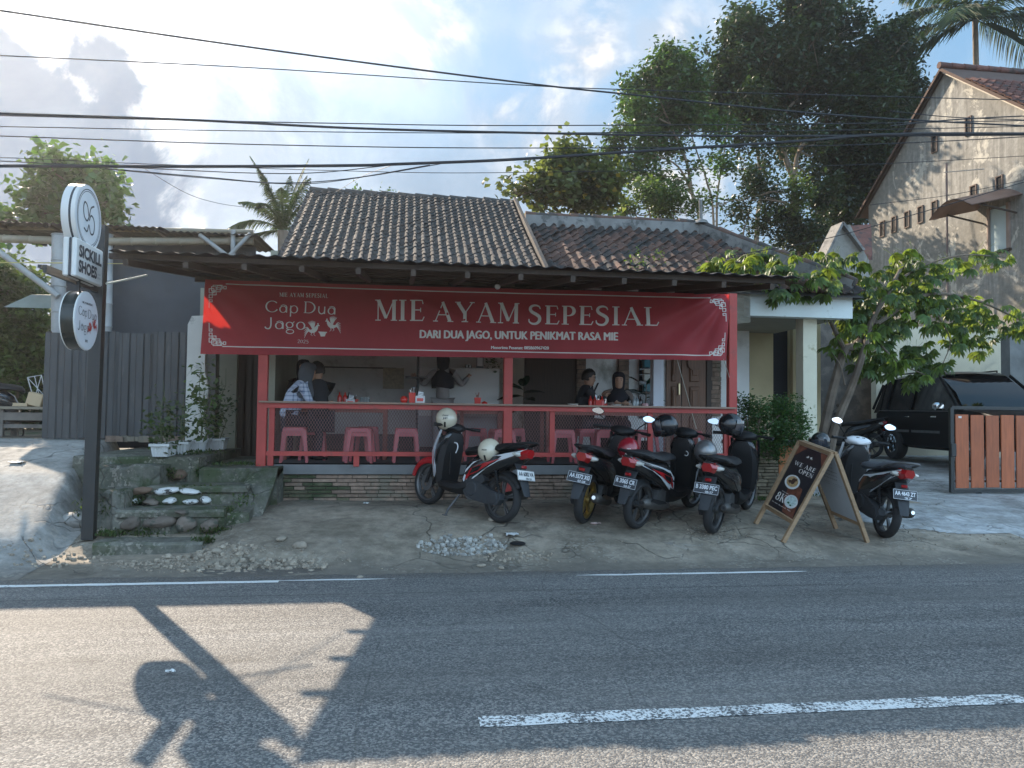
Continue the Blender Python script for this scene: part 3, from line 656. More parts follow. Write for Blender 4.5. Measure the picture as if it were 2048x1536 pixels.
m_brick = mat('stone_brick', (.25, .175, .13), .9, var=.35, scale=14, objrand=.28, bump=.5, bscale=45, col2=(.19, .165, .125), thr=(.47, .6), s2=2.0)
m_mortar = mat('mortar', (.10, .09, .07), .95, var=.3, scale=8, bump=.5, bscale=40, col2=(.05, .06, .03), thr=(.5, .62), s2=2)
m_tin = mat('old_tin', (.035, .035, .037), .8, spec=.2, metal=.0, var=.3, scale=3, col2=(.06, .035, .025), thr=(.58, .68), s2=2.5)
YF = 9.92                     # plane of the posts and the banner
FZ = .835                     # restaurant floor
XL, XR = P(518, 900, YF).x, P(1466, 900, YF).x
house = thing('house', 'low whitewashed house with two dark tiled roofs behind the red banner', 'house', (0, 10.4, 0)); hl = Vector((0, 10.4, 0))
def wall(name, x0, x1, y, z0, z1, m_, par=None, off=hl, t=.12, **k):
    b = MB(); b.box(V((x0+x1)/2, y+t/2, (z0+z1)/2)-off, (x1-x0, t, z1-z0)); return b.build(name, m_, par, **k)
# restaurant floor
b = MB(); b.box((( XL+XR)/2, 12.0, FZ-.06), (XR-XL+.1, 4.1, .12)); tag(b.build('restaurant_floor', mat('floor_cement', (.15, .152, .15), .6, var=.2, scale=3)), kind='structure')
# back walls, from left to right (pixel edges of the photograph at depth)
YB = 13.6
def xb(px, Y=YB): return P(px, 800, Y).x
wall('wall', xb(395, 11.9), xb(472, 11.9), 11.9, .8, 3.3, m_olive, house)
b = MB()
for i in range(6):
    x = xb(472, 12)+i*(xb(562, 12)-xb(472, 12))/6; b.box(V(x+.07, 12.03, 2.0)-hl, (.135, .04, 2.4))
b.build('slatted_door', m_dark, house)
wall('wall', xb(558), xb(1050), YB, 1.12, 2.52, m_plw, house)
wall('wall', xb(558), xb(1050), YB+.05, 2.52, 3.6, m_olive, house); wall('wall', -1.5, xb(1050), YB+.06, 3.6, 4.9, m_olive, house)
wall('skirting', xb(558), xb(1050), YB-.02, .8, 1.12, m_skirt, house)
wall('wall', XL-.1, XL, 11.0, .8, 3.72, m_olive, house, t=2.3)
Y2 = 12.6
wall('dark_door', xb(1050, Y2), xb(1152, Y2), Y2, .8, 4.0, m_dark, house)
wall('wall', xb(1152, Y2), xb(1500, Y2), Y2+.03, .8, 4.0, m_plw, house)
def bricks_panel(name, x0, x1, y, z0, z1, cw, ch, m_, par, off, seed=1, d=.03, rag=.0):
    """every brick a mesh of its own, sharing one mesh; a mortar bed behind"""
    wall('mortar', x0, x1, y+.012, z0, z1, m_mortar, par, off, t=.06)
    me = MB().box((0, 0, 0), (1, 1, 1), bev=.06); proto = me.build(name, m_, par); me_ = proto.data
    r = random.Random(seed); rows = max(1, round((z1-z0)/ch)); ch = (z1-z0)/rows; first = True; cnt = 0
    for k in range(rows):
        x = x0-(k % 2)*cw*.5*r.uniform(.7, 1.2)
        while x < x1-.01:
            w_ = cw*r.uniform(.55, 1.25); a = max(x, x0); e = min(x+w_, x1)
            if e-a > .02:
                o = proto if first else meshobj(name, me_, par); first = False; cnt += 1
                o.location = V((a+e)/2, y+r.uniform(-1, 1)*.006+rag*r.random()*.0, z0+(k+.5)*ch)-off
                o.scale = (e-a-.008, d*r.uniform(.8, 1.35), ch-.008*r.uniform(.6, 1.8)); o.rotation_euler = (0, r.uniform(-.01, .01), 0)
            x += w_
    return cnt
for a, e in ((1152, 1171), (1236, 1257), (1420, 1441)):
    bricks_panel('brick', xb(a, Y2), xb(e, Y2), Y2-.02, 1.5, 2.7, .2, .075, m_brick, house, hl, a)
# window with curtain and shelf of goods, a pale column, carved door
wall('window_pane', xb(1278, Y2), xb(1306, Y2), Y2-.01, 1.45, 2.75, mat('dark_glass', (.02, .025, .03), .1, var=.05), house, t=.02)
wall('window_frame', xb(1304, Y2), xb(1310, Y2), Y2-.03, 1.4, 2.8, m_dark, house, t=.03)
cols = [((.05, .16, .2), 2.44, 2.30), ((.45, .42, .35), 2.27, 2.2), ((.5, .5, .45), 2.18, 2.08), ((.1, .2, .22), 2.02, 1.9)]
for i, (c, z1, z0) in enumerate(cols):
    o = wall('folded_cloth', xb(1280, Y2)+.01, xb(1300, Y2), Y2-.2, z0, z1, mat('cloth%d' % i, c, .9), None, V(0, 0, 0), t=.12)
    tag(o, ['teal box, topmost on the window ledge', 'cream folded pile under the teal box on the ledge', 'pale pile, third from top on the window ledge', 'dark teal pile, lowest on the window ledge'][i], 'folded cloth')
wall('ledge', xb(1276, Y2), xb(1306, Y2), Y2-.22, 1.86, 1.89, m_dark, house, t=.2)
wall('column', xb(1307, 11.2), xb(1327, 11.2), 11.2, .8, 3.3, mat('pale_column', (.55, .57, .60), .7, var=.05), house, t=.16)
dr = thing('carved_door', 'brown carved wooden double door behind the pink stools', 'door', (xb(1376, Y2), Y2, .84)); dl = dr.location.copy()
x0, x1 = xb(1330, Y2), xb(1424, Y2); xm = xb(1362, Y2)
wall('door_leaf', x0+.02, xm-.01, Y2-.02, .86, 2.85, m_door, dr, dl, t=.04); wall('door_leaf', xm+.01, x1-.12, Y2-.02, .86, 2.85, m_door, dr, dl, t=.04)
wall('door_frame', x1-.11, x1-.01, Y2-.04, .84, 2.95, m_dark, dr, dl, t=.06)
for xa, xe in ((x0+.10, xm-.10), (xm+.14, x1-.24)):
    for za, ze in ((1.0, 1.5), (1.58, 2.0), (2.08, 2.75)):
        b = MB(); b.box(V((xa+xe)/2, Y2-.035, (za+ze)/2)-dl, (xe-xa, .03, ze-za), bev=.012)
        b.box(V((xa+xe)/2, Y2-.055, (za+ze)/2)-dl, ((xe-xa)*.6, .02, (ze-za)*.7), bev=.012); b.build('door_panel', m_door, dr)
b = MB(); b.lathe([(.0, 0), (.13, 0), (.13, .02), (.10, .02), (.10, .0)], V((xm+.14+x1-.24)/2, Y2-.07, 2.4)-dl, 'Y', 20); b.build('carving', m_door, dr)
b = MB(); b.box(V(xm-.05, Y2-.05, 1.95)-dl, (.035, .03, .2), bev=.008); b.build('handle', mat('brass', (.6, .5, .3), .3, .8), dr)
# porch at the right: ochre wall, framed picture, dark doorway, column, fascia
YP = 12.8
wall('porch_wall', xb(1441, YP), xb(1552, YP), YP+.1, .5, 3.6, m_yel, house)
wall('porch_wall', xb(1590, YP)-.3, xb(1640, YP)+.3, YP+.5, .5, 3.6, m_yel, house)
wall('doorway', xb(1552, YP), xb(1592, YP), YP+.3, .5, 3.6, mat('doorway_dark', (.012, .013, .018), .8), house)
wall('porch_wall', xb(1592, YP), xb(1636, YP), YP+.1, .5, 3.6, m_yel, house)
b = MB(); p = P(1482, 733, YP); b.box(p, (.30, .05, .55), bev=.01); pf = b.build('picture_frame', mat('blue_frame', (.03, .05, .09), .4)); tag(pf, 'blue framed notice on the ochre porch wall', 'picture')
b = MB(); b.box(p+V(0, -.03, .0), (.2, .01, .42)); b.build('print', mat('blue_print', (.10, .16, .24), .5, var=.6, scale=14), pf); 
pf.children[0].matrix_parent_inverse = Matrix()
a = P(1603, 640, 10.75); e = P(1630, 640, 10.75)
wall('porch_column', a.x, e.x, 10.7, 1.12, 3.0, mat('cream_column', (.58, .55, .42), .8, var=.08, scale=3, col2=(.35, .32, .2), thr=(.6, .7), s2=3), house, t=.22)
a = P(1497, 586, 10.55); e = P(1701, 590, 10.55)
wall('fascia', a.x, e.x, 10.5, P(1600, 634, 10.5).z, P(1600, 587, 10.5).z, mat('fascia_white', (.60, .66, .64), .8, var=.06, scale=3, col2=(.28, .28, .24), thr=(.62, .72), s2=4), house, t=.2)
wall('porch_ceiling', a.x-.2, e.x, 10.7, 2.98, 3.06, m_olive, house, t=2.2)
# ---------------------------------------------------------------- tiled roofs
def pantile(m_, flip=1, w_=.265, L=.33):
    """one S-shaped clay tile, 12 facets, lies along its slope from the origin upwards (+y)"""
    b = MB(); t = .018; hs = w_/.265; prof = [(-.5, .012), (-.36, -.028), (-.14, -.034), (.06, .0), (.22, .048), (.40, .050), (.5, .010)]
    vs = []
    for y, dz in ((-.03, .022), (L, -.012)):
        for x, z in prof: vs.append((x*w_*1.05*flip, y, z*hs+dz*hs+t))
    n = len(prof)
    for x, z in prof: vs.append((x*w_*1.05*flip, -.03, (z+.022)*hs-.004))
    fs = [(i, i+1, n+i+1, n+i) for i in range(n-1)]+[(2*n+i, 2*n+i+1, i+1, i) for i in range(n-1)]
    b.add(vs, fs); b.fix = False
    me = bpy.data.meshes.new('roof_tile'); me.from_pydata(b.v, [], b.f); me.materials.append(m_); me.polygons.foreach_set('use_smooth', [True]*len(fs))
    try: me.set_sharp_from_angle(angle=radians(50))
    except Exception: pass
    return me
def tiled_roof(par, x0, x1, y0, z0, slope, yr, xlim, cw, rl, m1, m2, seed, off, wob=1., near=300):
    """rows of tiles from the eave up; the near ones are objects, the rest one mesh"""
    r = random.Random(seed); me = pantile(m1, 1, cw*1.1, rl*1.25); sl_ = math.atan(slope); rows = int((yr-y0)/cos(sl_)/rl)+1
    items = []
    for k in range(rows):
        y = y0+k*rl*cos(sl_); z = z0+(y-y0)*slope
        if y > yr: break
        n = int((x1-x0)/cw)+1
        for i in range(n):
            x = x0+i*cw+.5*cw+.03*sin(k*.7)*0
            if x > x1: continue
            if xlim and not xlim(x, y): continue
            dr_ = r.gauss(0, .022*wob); sag = -.035*sin(pi*(y-y0)/(yr-y0))*(1+.5*sin(x*1.3))
            items.append((x+r.gauss(0, .004*wob), y, z+sag+abs(r.gauss(0, .006*wob)), sl_+r.gauss(0, .022*wob), dr_, r.gauss(0, .03*wob)))
    pts = [Vector(v.co) for v in me.vertices]; fc = [tuple(p.vertices) for p in me.polygons]
    b = MB(); b.fix = False
    for j, (x, y, z, ax, az, ay) in enumerate(items):
        if j < near: meshobj('roof_tile', me, par, V(x, y, z)-off, (ax, ay, az))
        else:
            M_ = Matrix.Rotation(az, 3, 'Z') @ Matrix.Rotation(ay, 3, 'Y') @ Matrix.Rotation(ax, 3, 'X'); o = V(x, y, z)-off
            b.add([M_ @ p+o for p in pts], fc)
    b.build('upper_tiles', m2, par, smooth=50, kind='stuff')
SL = .577
def rz_(y): return .577*y-2.65
roofL = MB(); roofL.add([V(-1.66, 10.35, rz_(10.35)-.05)-hl, V(1.95, 10.35, rz_(10.35)-.05)-hl, V(1.95, 13.95, rz_(13.95)-.05)-hl, V(-1.66, 13.95, rz_(13.95)-.05)-hl, V(-1.66, 17.5, rz_(10.35)-.05)-hl, V(1.95, 17.5, rz_(10.35)-.05)-hl], [(0, 1, 2, 3), (3, 2, 5, 4), (0, 3, 4), (1, 5, 2)])
rl_ = roofL.build('roof', mat('roof_underlay', (.05, .045, .04), .9), house)
tiled_roof(rl_, -1.72, 1.95, 10.38, rz_(10.38)+.0, SL, 13.9, None, .125, .17, m_tile2, m_tiles2, 1, hl, .8)
hipx = lambda y: 5.05+(12.75-y)*.65
b = MB(); b.add([V(1.95, 10.35, rz_(10.35)-.08)-hl, V(hipx(10.35), 10.35, rz_(10.35)-.08)-hl, V(5.05, 12.75, rz_(12.75)-.08)-hl, V(1.95, 12.75, rz_(12.75)-.08)-hl, V(hipx(10.35), 15.1, rz_(10.35)-.08)-hl, V(1.95, 15.1, rz_(10.35)-.08)-hl], [(0, 1, 2, 3), (1, 4, 2), (3, 2, 4, 5)])
rr_ = b.build('roof', MATS['roof_underlay'], house)
tiled_roof(rr_, 1.98, 7.4, 10.38, rz_(10.38)-.03, SL, 12.70, lambda x, y: x < hipx(y)-.05, .165, .205, m_tile, m_tiles, 2, hl, 1.5)
def ridge(pa, pb, par, r0=.085, seg=.34, m_=m_tiles2, band=None):
    pa, pb = Vector(pa), Vector(pb); n = int((pb-pa).length/seg); d = (pb-pa)/n; r = random.Random(3)
    if band:
        b = MB(); b.bar(pa-V(0, 0, band*.45)-hl, pb-V(0, 0, band*.45)-hl, .16, band); b.build('ridge_mortar', m_cement, par)
    for i in range(n):
        b = MB(); a = pa+d*i-hl; e = pa+d*(i+1.12)-hl; b.tube([a+V(0, 0, .01+r.random()*.012), e], [r0*1.06, r0*.92], 10); b.build('ridge_tile', m_, par, smooth=True)
ridge((-1.7, 13.93, rz_(13.93)-.0), (2.0, 13.93, rz_(13.93)-.04), rl_, .075, .30)
ridge((1.98, 12.75, rz_(12.75)+.12), (5.05, 12.75, rz_(12.75)+.12), rr_, .07, .38, m_tiles, .20)
ridge((5.05, 12.75, rz_(12.75)+.12), (hipx(10.5), 10.5, rz_(10.5)+.1), rr_, .07, .38, m_tiles, .20)
b = MB(); b.bar(V(1.96, 10.4, rz_(10.4)+.04)-hl, V(1.96, 13.9, rz_(13.9)+.04)-hl, .05, .12); b.build('verge_mortar', m_tiles2, rr_)
b = MB(); b.add([V(-1.5, 13.9, 3)-hl, V(1.9, 13.9, 3)-hl, V(1.9, 13.9, 5.2)-hl, V(-1.5, 13.9, 5.2)-hl], [(0, 1, 2, 3)]); b.build('wall', m_plw, house)
# a pipe finial and small plants on the roof
q = P(1402, 440, 12.7); b = MB(); b.cyl(q, P(1401, 400, 12.7), .03); b.lathe([(.02, 0), (.10, -.03), (.14, -.09)], q+V(0, 0, .02), n=12); tag(b.build('vent_pipe', m_cement, smooth=True), 'short white pipe on the right roof ridge', 'pipe')
# ---------------------------------------------------------------- awning of dark corrugated sheets on a timber frame
AY0, AZ0, AY1, AZ1 = 7.62, 2.93, 10.62, 3.30
def az(y): return AZ0+(AZ1-AZ0)*(y-AY0)/(AY1-AY0)
XA0, XA1 = -2.74, 4.10
aw = thing('awning', 'long dark corrugated awning on thin rafters above the banner', 'awning', (0, AY1, 0)); al = Vector((0, AY1, 0))
def corr(x0, x1, y0, y1, zf, pitch, amp, th=.006, off=V(0, 0, 0)):
    b = MB(); n = int((x1-x0)/pitch*6); vs = []
    for y in (y0, y1):
        for i in range(n+1):
            x = x0+(x1-x0)*i/n; z = zf(y)+amp*sin(2*pi*x/pitch); vs += [V(x, y, z)-off, V(x, y, z-th)-off]
    k = 2*(n+1); fs = []
    for i in range(n):
        a = 2*i; fs += [(a, a+2, k+a+2, k+a), (a+1, k+a+1, k+a+3, a+3), (a, a+1, a+3, a+2), (k+a, k+a+2, k+a+3, k+a+1)]
    return b.add(vs, fs)
n = 9
for i in range(n):
    x0 = XA0+(XA1-XA0)*i/n; x1 = XA0+(XA1-XA0)*(i+1)/n+.05
    corr(x0, x1, AY0+(.02 if i % 2 else 0)-(.06 if i == 2 else 0), AY1, lambda y, i=i: az(y)+.055+.004*(i % 2), .16, .011, off=al).build('roofing_sheet', m_tin, aw, smooth=True)
for i, y in enumerate((7.80, 8.55, 9.25, 9.95)):
    b = MB(); b.bar(V(XA0-(.06, .12, .09, .1)[i], y, az(y)+.005)-al, V(XA1-.06, y, az(y)+.005)-al, .05, .05); b.build('purlin', m_dark, aw)
for i in range(13):
    x = XA0+.12+i*.54; b = MB(); b.bar(V(x, AY0+.08, az(AY0)-.045)-al, V(x, AY1, az(AY1)-.045)-al, .05, .06); b.build('rafter', m_dark, aw)
b = MB(); b.box(V((XA0+XA1)/2, YF+.12, 3.13)-al, (XA1-XA0-.3, .05, .07)); b.build('beam', m_dark, aw)
b = MB(); b.box(V(-2.18, 11.3, 3.36)-al, (1.14, 2.0, .03)); b.build('unseen_shade_sheet', m_tin, aw)  # unseen sheet, added to keep the sun off most of the banner
# lamp bulb hanging under the awning
q = P(995, 573, 9.3); b = MB(); b.cyl(q+V(0, 0, .16), q+V(0, 0, .03), .012); b.cyl(q+V(0, 0, .06), q+V(0, 0, .02), .028); lb = b.build('lamp_holder', m_dark)
tag(lb, 'unlit white bulb hanging under the awning over the banner', 'lamp'); b = MB(); b.sphere(q, .036); b.build('bulb', mat('opal', (.75, .75, .72), .3, var=0), lb, smooth=True)
# ---------------------------------------------------------------- red posts, railing, mesh
rail = thing('railing', 'red painted railing with wire mesh panels and a wooden counter top', 'railing', (XL, YF, .4)); rlc = Vector((XL, YF, .4))
def post(x, z0, z1, w_=.115, y=YF, par=None, name='post'):
    b = MB(); b.box(V(x, y, (z0+z1)/2)-(rlc if par else V(0, 0, 0)), (w_, .1, z1-z0), bev=.006); return b.build(name, m_red, par)
XM = P(1014, 900, YF).x
def P_(px, py): return P(px, py, YF)
tag(post(XL+.03, .38, 3.12), 'red post at the left corner, reaching the ground beside the steps', 'post', 'red posts under the awning')
tag(post(XM, .40, 3.12), 'red post in the middle of the railing', 'post', 'red posts under the awning')
tag(post(XR-.02, .40, 3.16), 'red post at the right end beside the green bush', 'post', 'red posts under the awning')
zt = P_(1014, 810).z; zb = P_(1014, 909).z
b = MB(); b.box(V((XL+XR)/2, YF+.04, zt)-rlc, (XR-XL, .30, .022)); b.build('counter_top', m_tabletop, rail)
b = MB(); b.box(V((XL+XR)/2, YF-.03, zt-.045)-rlc, (XR-XL-.1, .05, .062)); b.build('top_rail', m_red, rail)
for a, e in ((XL, XM), (XM, XR)):
    b = MB(); b.box(V((a+e)/2, YF-.0, zb)-rlc, (e-a-.12, .06, .055)); b.build('bottom_rail', m_red, rail)
ups = [P_(543, 880).x, P_(908, 880).x, P_(1104, 880).x, P_(1300, 880).x, XR-.1]
for x in ups: b = MB(); b.box(V(x, YF+.01, (zt+zb)/2-.03)-rlc, (.065, .05, zt-zb-.05)); b.build('upright', m_red, rail)
for x in (P_(713, 900).x, P_(541, 900).x, P_(1200, 900).x): b = MB(); b.box(V(x, YF+.02, (FZ+zb)/2-.02)-rlc, (.07, .06, zb-FZ)); b.build('foot', m_red, rail)
m_wire = mat('mesh_wire', (.30, .16, .15), .5, metal=.2, var=.1)
edges = sorted([XL+.06, XM-.06, XM+.06, XR-.06]+ups)
spans = [(XL+.08, ups[1]-.03), (ups[1]+.03, XM-.06), (XM+.06, ups[2]-.03), (ups[2]+.03, ups[3]-.03), (ups[3]+.03, XR-.12)]
for a, e in spans:
    b = MB(); b.fix = False; z0, z1 = zb+.03, zt-.075; sx, sz = .036, .060; H = z1-z0; dx = H*sx/sz; th = .0036
    for sgn in (1, -1):
        k = -int(dx/sx)-1
        while a+k*sx < e+dx:
            xs, xe = a+k*sx, a+k*sx+dx
            if sgn < 0: xs, xe = xe, xs
            p0, p1 = V(xs, 0, z0), V(xe, 0, z1)
            t0, t1 = 0., 1.
            for lim, side in ((a, 1), (e, -1)):
                if (p0.x-lim)*side < 0 or (p1.x-lim)*side < 0:
                    tt = (lim-p0.x)/(p1.x-p0.x) if p1.x != p0.x else 0
                    if (p0.x-lim)*side < 0: t0 = max(t0, tt)
                    if (p1.x-lim)*side < 0: t1 = min(t1, tt)
            if t1 > t0+.01:
                q0 = p0+(p1-p0)*t0+V(0, YF-.0+sgn*.002, 0)-rlc; q1 = p0+(p1-p0)*t1+V(0, YF+sgn*.002, 0)-rlc
                dd = (q1-q0).normalized(); nx = V(-dd.z, 0, dd.x)*th/2; ny = V(0, th*.5, 0)
                b.add([q0+nx, q0-nx, q1-nx, q1+nx, q0+ny, q0-ny, q1-ny, q1+ny], [(0, 1, 2, 3), (4, 5, 6, 7)])
            k += 1
    o = b.build('wire_mesh', m_wire, rail); o['kind'] = 'stuff'
# ---------------------------------------------------------------- brick plinth under the railing
pw = thing('plinth_wall', 'low wall of thin weathered bricks under the red railing', 'wall', ((XL+XR)/2, YF+.12, .36)); pwl = pw.location.copy()
bricks_panel('brick', XL+.02, XR-.1, YF+.10, .37, .80, .24, .048, m_brick, pw, pwl, 5, .05)
b = MB(); b.box(V((XL+XR)/2, YF+.2, .82)-pwl, (XR-XL, .26, .03)); b.build('coping', mat('coping_cement', (.085, .088, .085), .85, var=.2), pw)
mm_ = None; rb_ = random.Random(8)
for o in list(pw.children):
    if o.name.startswith('brick'):
        if mm_ is None: mm_ = o.data.copy(); mm_.materials[0] = m_brickm
        if rb_.random() < 1-(o.location.x+pwl.x-XL)/1.5+.06-(o.location.z > .12)*.2: o.data = mm_
# ---------------------------------------------------------------- banner
BY = YF-.075
bq = dict(tl=P(411, 559, BY), tr=P(1459, 588, BY), bl=P(401, 708, BY), br=P(1454, 721, BY))
def bwave(x, z):
    u = (x-bq['bl'].x)/(bq['br'].x-bq['bl'].x)
    cx, cz = bq['tr'].x+.06, bq['tr'].z+.10; dx, dz = cx-x, cz-z; r = sqrt(dx*dx+dz*dz)+1e-4; a = atan2(dz, dx)
    f = sin(a*15+1.+r*.4)*.020*exp(-((r-.9)/1.1)**2)*min(1, r/.3)+sin(a*27+2)*.007*exp(-r/.9)
    cx2, cz2 = bq['tl'].x-.1, bq['tl'].z+.12; dx, dz = x-cx2, cz2-z; r2 = sqrt(dx*dx+dz*dz)+1e-4; a2 = atan2(dz, dx)
    f += sin(a2*17)*.008*exp(-((r2-1.2)/1.)**2)
    f += .006*sin(x*5+z*9)+.004*sin(x*11-z*6+1)+.012*sin(z*14+x*1.1)*exp(-((z-bq['tl'].z+.05)/.12)**2)
    f += .018*exp(-((z-(3.05-.42*(x+.1)))/.05)**2)*(1 if -.2 < x < 1.1 else 0)*sstep(-.2, .1, x)*(1-sstep(.7, 1.1, x))
    return f
def bpt(u, v, d=0.):
    p = (bq['bl']*(1-u)+bq['br']*u)*(1-v)+(bq['tl']*(1-u)+bq['tr']*u)*v
    sag = -.012*sin(pi*u)*(v)
    return V(p.x, BY-bwave(p.x, p.z)-d, p.z+sag)
m_ban = bpy.data.materials.new('banner_cloth'); m_ban.use_nodes = True; m_ban.node_tree.nodes.clear(); t = NT(m_ban.node_tree)
bb = t.node('ShaderNodeBsdfPrincipled'); c = t.vm('SCALE', (.39, .042, .052), t.ramp(t.noise(t.pos(), 3, 3), .3, .7, .92, 1.08)); t.put(bb.inputs['Base Color'], c); bb.inputs['Roughness'].default_value = .55; bb.inputs['Specular IOR Level'].default_value = .35
tr = t.node('ShaderNodeBsdfTranslucent'); t.put(tr.inputs[0], (.72, .045, .03)); mx = t.node('ShaderNodeMixShader'); mx.inputs[0].default_value = .32
t.l.new(bb.outputs[0], mx.inputs[1]); t.l.new(tr.outputs[0], mx.inputs[2]); t.l.new(mx.outputs[0], t.node('ShaderNodeOutputMaterial').inputs[0])
nu, nv = 300, 56
b = MB(); b.fix = False; b.add([bpt(i/nu, j/nv) for j in range(nv+1) for i in range(nu+1)], [(j*(nu+1)+i, j*(nu+1)+i+1, (j+1)*(nu+1)+i+1, (j+1)*(nu+1)+i) for j in range(nv) for i in range(nu)])
ban = b.build('banner', m_ban, smooth=180); tag(ban, 'long red cloth banner with white serif lettering and fretwork corners', 'banner')
m_prt = mat('banner_print', (.80, .74, .68), .6, var=.05, trans=.2)
def onban(px, py, d=.004):
    p = P(px, py, BY); return V(p.x, BY-bwave(p.x, p.z)-d, p.z)
def px_text(mb, s, x0, y0, x1, y1, h, serif=False, bold=0., sp=.06, fn0=None):
    """x0,y0 / x1,y1: ends of the base line in photo pixels, h: cap height"""
    fn0 = fn0 or onban
    L = sqrt((x1-x0)**2+(y1-y0)**2); ux, uy = (x1-x0)/L, (y1-y0)/L
    def f(u, v, dz=0.): return fn0(x0+(x1-x0)*u+uy*v*h, y0+(y1-y0)*u-ux*v*h, .004+dz)
    if serif: put_serif(mb, s, f, sp)
    else:
        tmp = MB(); ov = 3 if bold else 1
        for o_ in range(ov): put_text(tmp, s, lambda u, v: V(u+o_*bold*.42*h/L*1.6, v+(o_ == 1)*bold*.5, o_*.0004), bold=0.)
        import bmesh
        bm = bmesh.new(); vv = [bm.verts.new(q) for q in tmp.v]
        for q in tmp.f:
            try: bm.faces.new([vv[i] for i in q])
            except ValueError: pass
        step = max(8./L, .004)
        if L > 60:
            k = step
            while k < 1:
                bmesh.ops.bisect_plane(bm, geom=bm.verts[:]+bm.edges[:]+bm.faces[:], plane_co=(k, 0, 0), plane_no=(1, 0, 0)); k += step
        bm.verts.index_update(); mb.add([f(q.co.x, q.co.y, q.co.z) for q in bm.verts], [tuple(w_.index for w_ in q.verts) for q in bm.faces]); bm.free()
def part_print(mb, name, par, m_=m_prt): mb.fix = False; o = mb.build(name, m_, par); return o
for a_ in (('MIE', 751, 641, 849, 642, 42, True, 0., .08), ('AYAM', 866, 643, 1037, 647, 41, True, 0., .10), ('SEPESIAL', 1055, 648, 1317, 652, 38, True, 0., .07)): t1 = MB(); px_text(t1, *a_); part_print(t1, 'headline', ban)
t1 = MB(); px_text(t1, 'DARI DUA JAGO, UNTUK PENIKMAT RASA MIE', 839, 676, 1234, 681, 16.5, bold=.09); part_print(t1, 'subheading', ban)
t1 = MB(); px_text(t1, 'Menerima Pesanan: 085860967420', 982, 698, 1097, 699, 6.3, bold=.09); part_print(t1, 'phone_line', ban)
t1 = MB(); px_text(t1, 'MIE AYAM SEPESIAL', 559, 593, 656, 596, 8, True, sp=.10); px_text(t1, '2025', 595, 686, 617, 687, 7, True)
px_text(t1, 'Cap', 530, 624, 597, 626, 23, True, sp=.08); px_text(t1, 'Dua', 607, 626, 672, 629, 23, True, sp=.08); px_text(t1, 'Jago', 529, 657, 612, 659, 23, True, sp=.07)
def rooster(mb, cx, cy, s, fl, fn):
    """outline of a fighting cock: body, raised wing feathers, tail plumes, comb, legs"""
    def poly(pts, ws): _stroke(mb, [(cx+fl*x*s, cy-y*s) for x, y in pts], [q*s for q in ws], lambda x, y, dz: fn(x, y, .004+dz), rnd.random()*.001)
    poly(cr([(-.5, -.1), (-.2, -.2), (.15, -.1), (.4, .2), (.5, .45)], 4), [.2+.28*sin(pi*i/16) for i in range(17)])
    poly([(.45, .4), (.62, .5), (.8, .42)], [.22, .2, .02]); poly([(.5, .62), (.6, .75), (.66, .6)], [.1, .05, .1])
    for k in range(7): a = 1.2+.16*k; poly(cr([(.0, .0), (cos(a)*.5, sin(a)*.6), (cos(a)*.9-.1, sin(a)*1.05)], 3), [.12, .12, .11, .1, .09, .07, .02])
    for k in range(5): a = 2.5+.22*k; poly(cr([(-.4, -.1), (-.7, .25-.15*k), (-1.05, .1-.28*k)], 3), [.1, .11, .1, .09, .07, .05, .02])
    poly([(-.1, -.3), (-.25, -.6), (-.05, -.75)], [.1, .05, .03]); poly([(.15, -.25), (.1, -.62), (.3, -.75)], [.1, .05, .03])
rooster(t1, 626, 659, 17, 1, onban); rooster(t1, 664, 650, 17, -1, onban)
_stroke(t1, [(637, 664), (654, 665)], [2, 2], lambda x, y, dz: onban(x, y, .006), 0); _stroke(t1, [(645.5, 664), (645.7, 673)], [15, 8], lambda x, y, dz: onban(x, y, .005), 0)
part_print(t1, 'logo', ban)
def fret(mb, ox, oy, sx, sy, fn, w_=1.5):
    def L(*p):
        for a, e in zip(p, p[1:]):
            dx, dy = e[0]-a[0], e[1]-a[1]; l = sqrt(dx*dx+dy*dy); ex, ey = dx/l*.4, dy/l*.4
            _stroke(mb, [(ox+sx*(a[0]-ex), oy+sy*(a[1]-ey)), (ox+sx*(e[0]+ex), oy+sy*(e[1]+ey))], [w_, w_], lambda x, y, dz: fn(x, y, .005+dz), rnd.random()*.0008)
    def R(x0, y0, x1, y1): L((x0, y0), (x1, y0), (x1, y1), (x0, y1), (x0, y0))
    L((0, -26), (0, -10), (6, -10), (6, -14), (2, -14)); R(0, -6, 6, 0); L((0, 12), (0, 4)); R(0, 4, 10, 12); R(5, 8, 14, 16); R(6, 0, 14, 6)
    L((14, 6), (22, 6), (22, 14), (14, 14)); R(16, 10, 24, 18); L((8, 16), (8, 19), (26, 19), (26, 12)); R(29, 12, 34, 17); L((26, 15), (29, 15))
t1 = MB(); fret(t1, 418, 672, 1, 1, onban); fret(t1, 419, 590, 1, -1, onban); fret(t1, 1449, 692, -.9, 1, onban); fret(t1, 1451, 617, -.9, -1, onban)
for (xa, ya, xe, ye) in ((452, 568, 1420, 596), (445, 693, 1420, 711)):
    _stroke(t1, [(xa+(xe-xa)*i/90, ya+(ye-ya)*i/90+(2.2*sin(pi*i/90) if ya < 600 else 0)) for i in range(91)], [2.0]*91, lambda x, y, dz: onban(x, y, .004), 0)
part_print(t1, 'fretwork', ban)
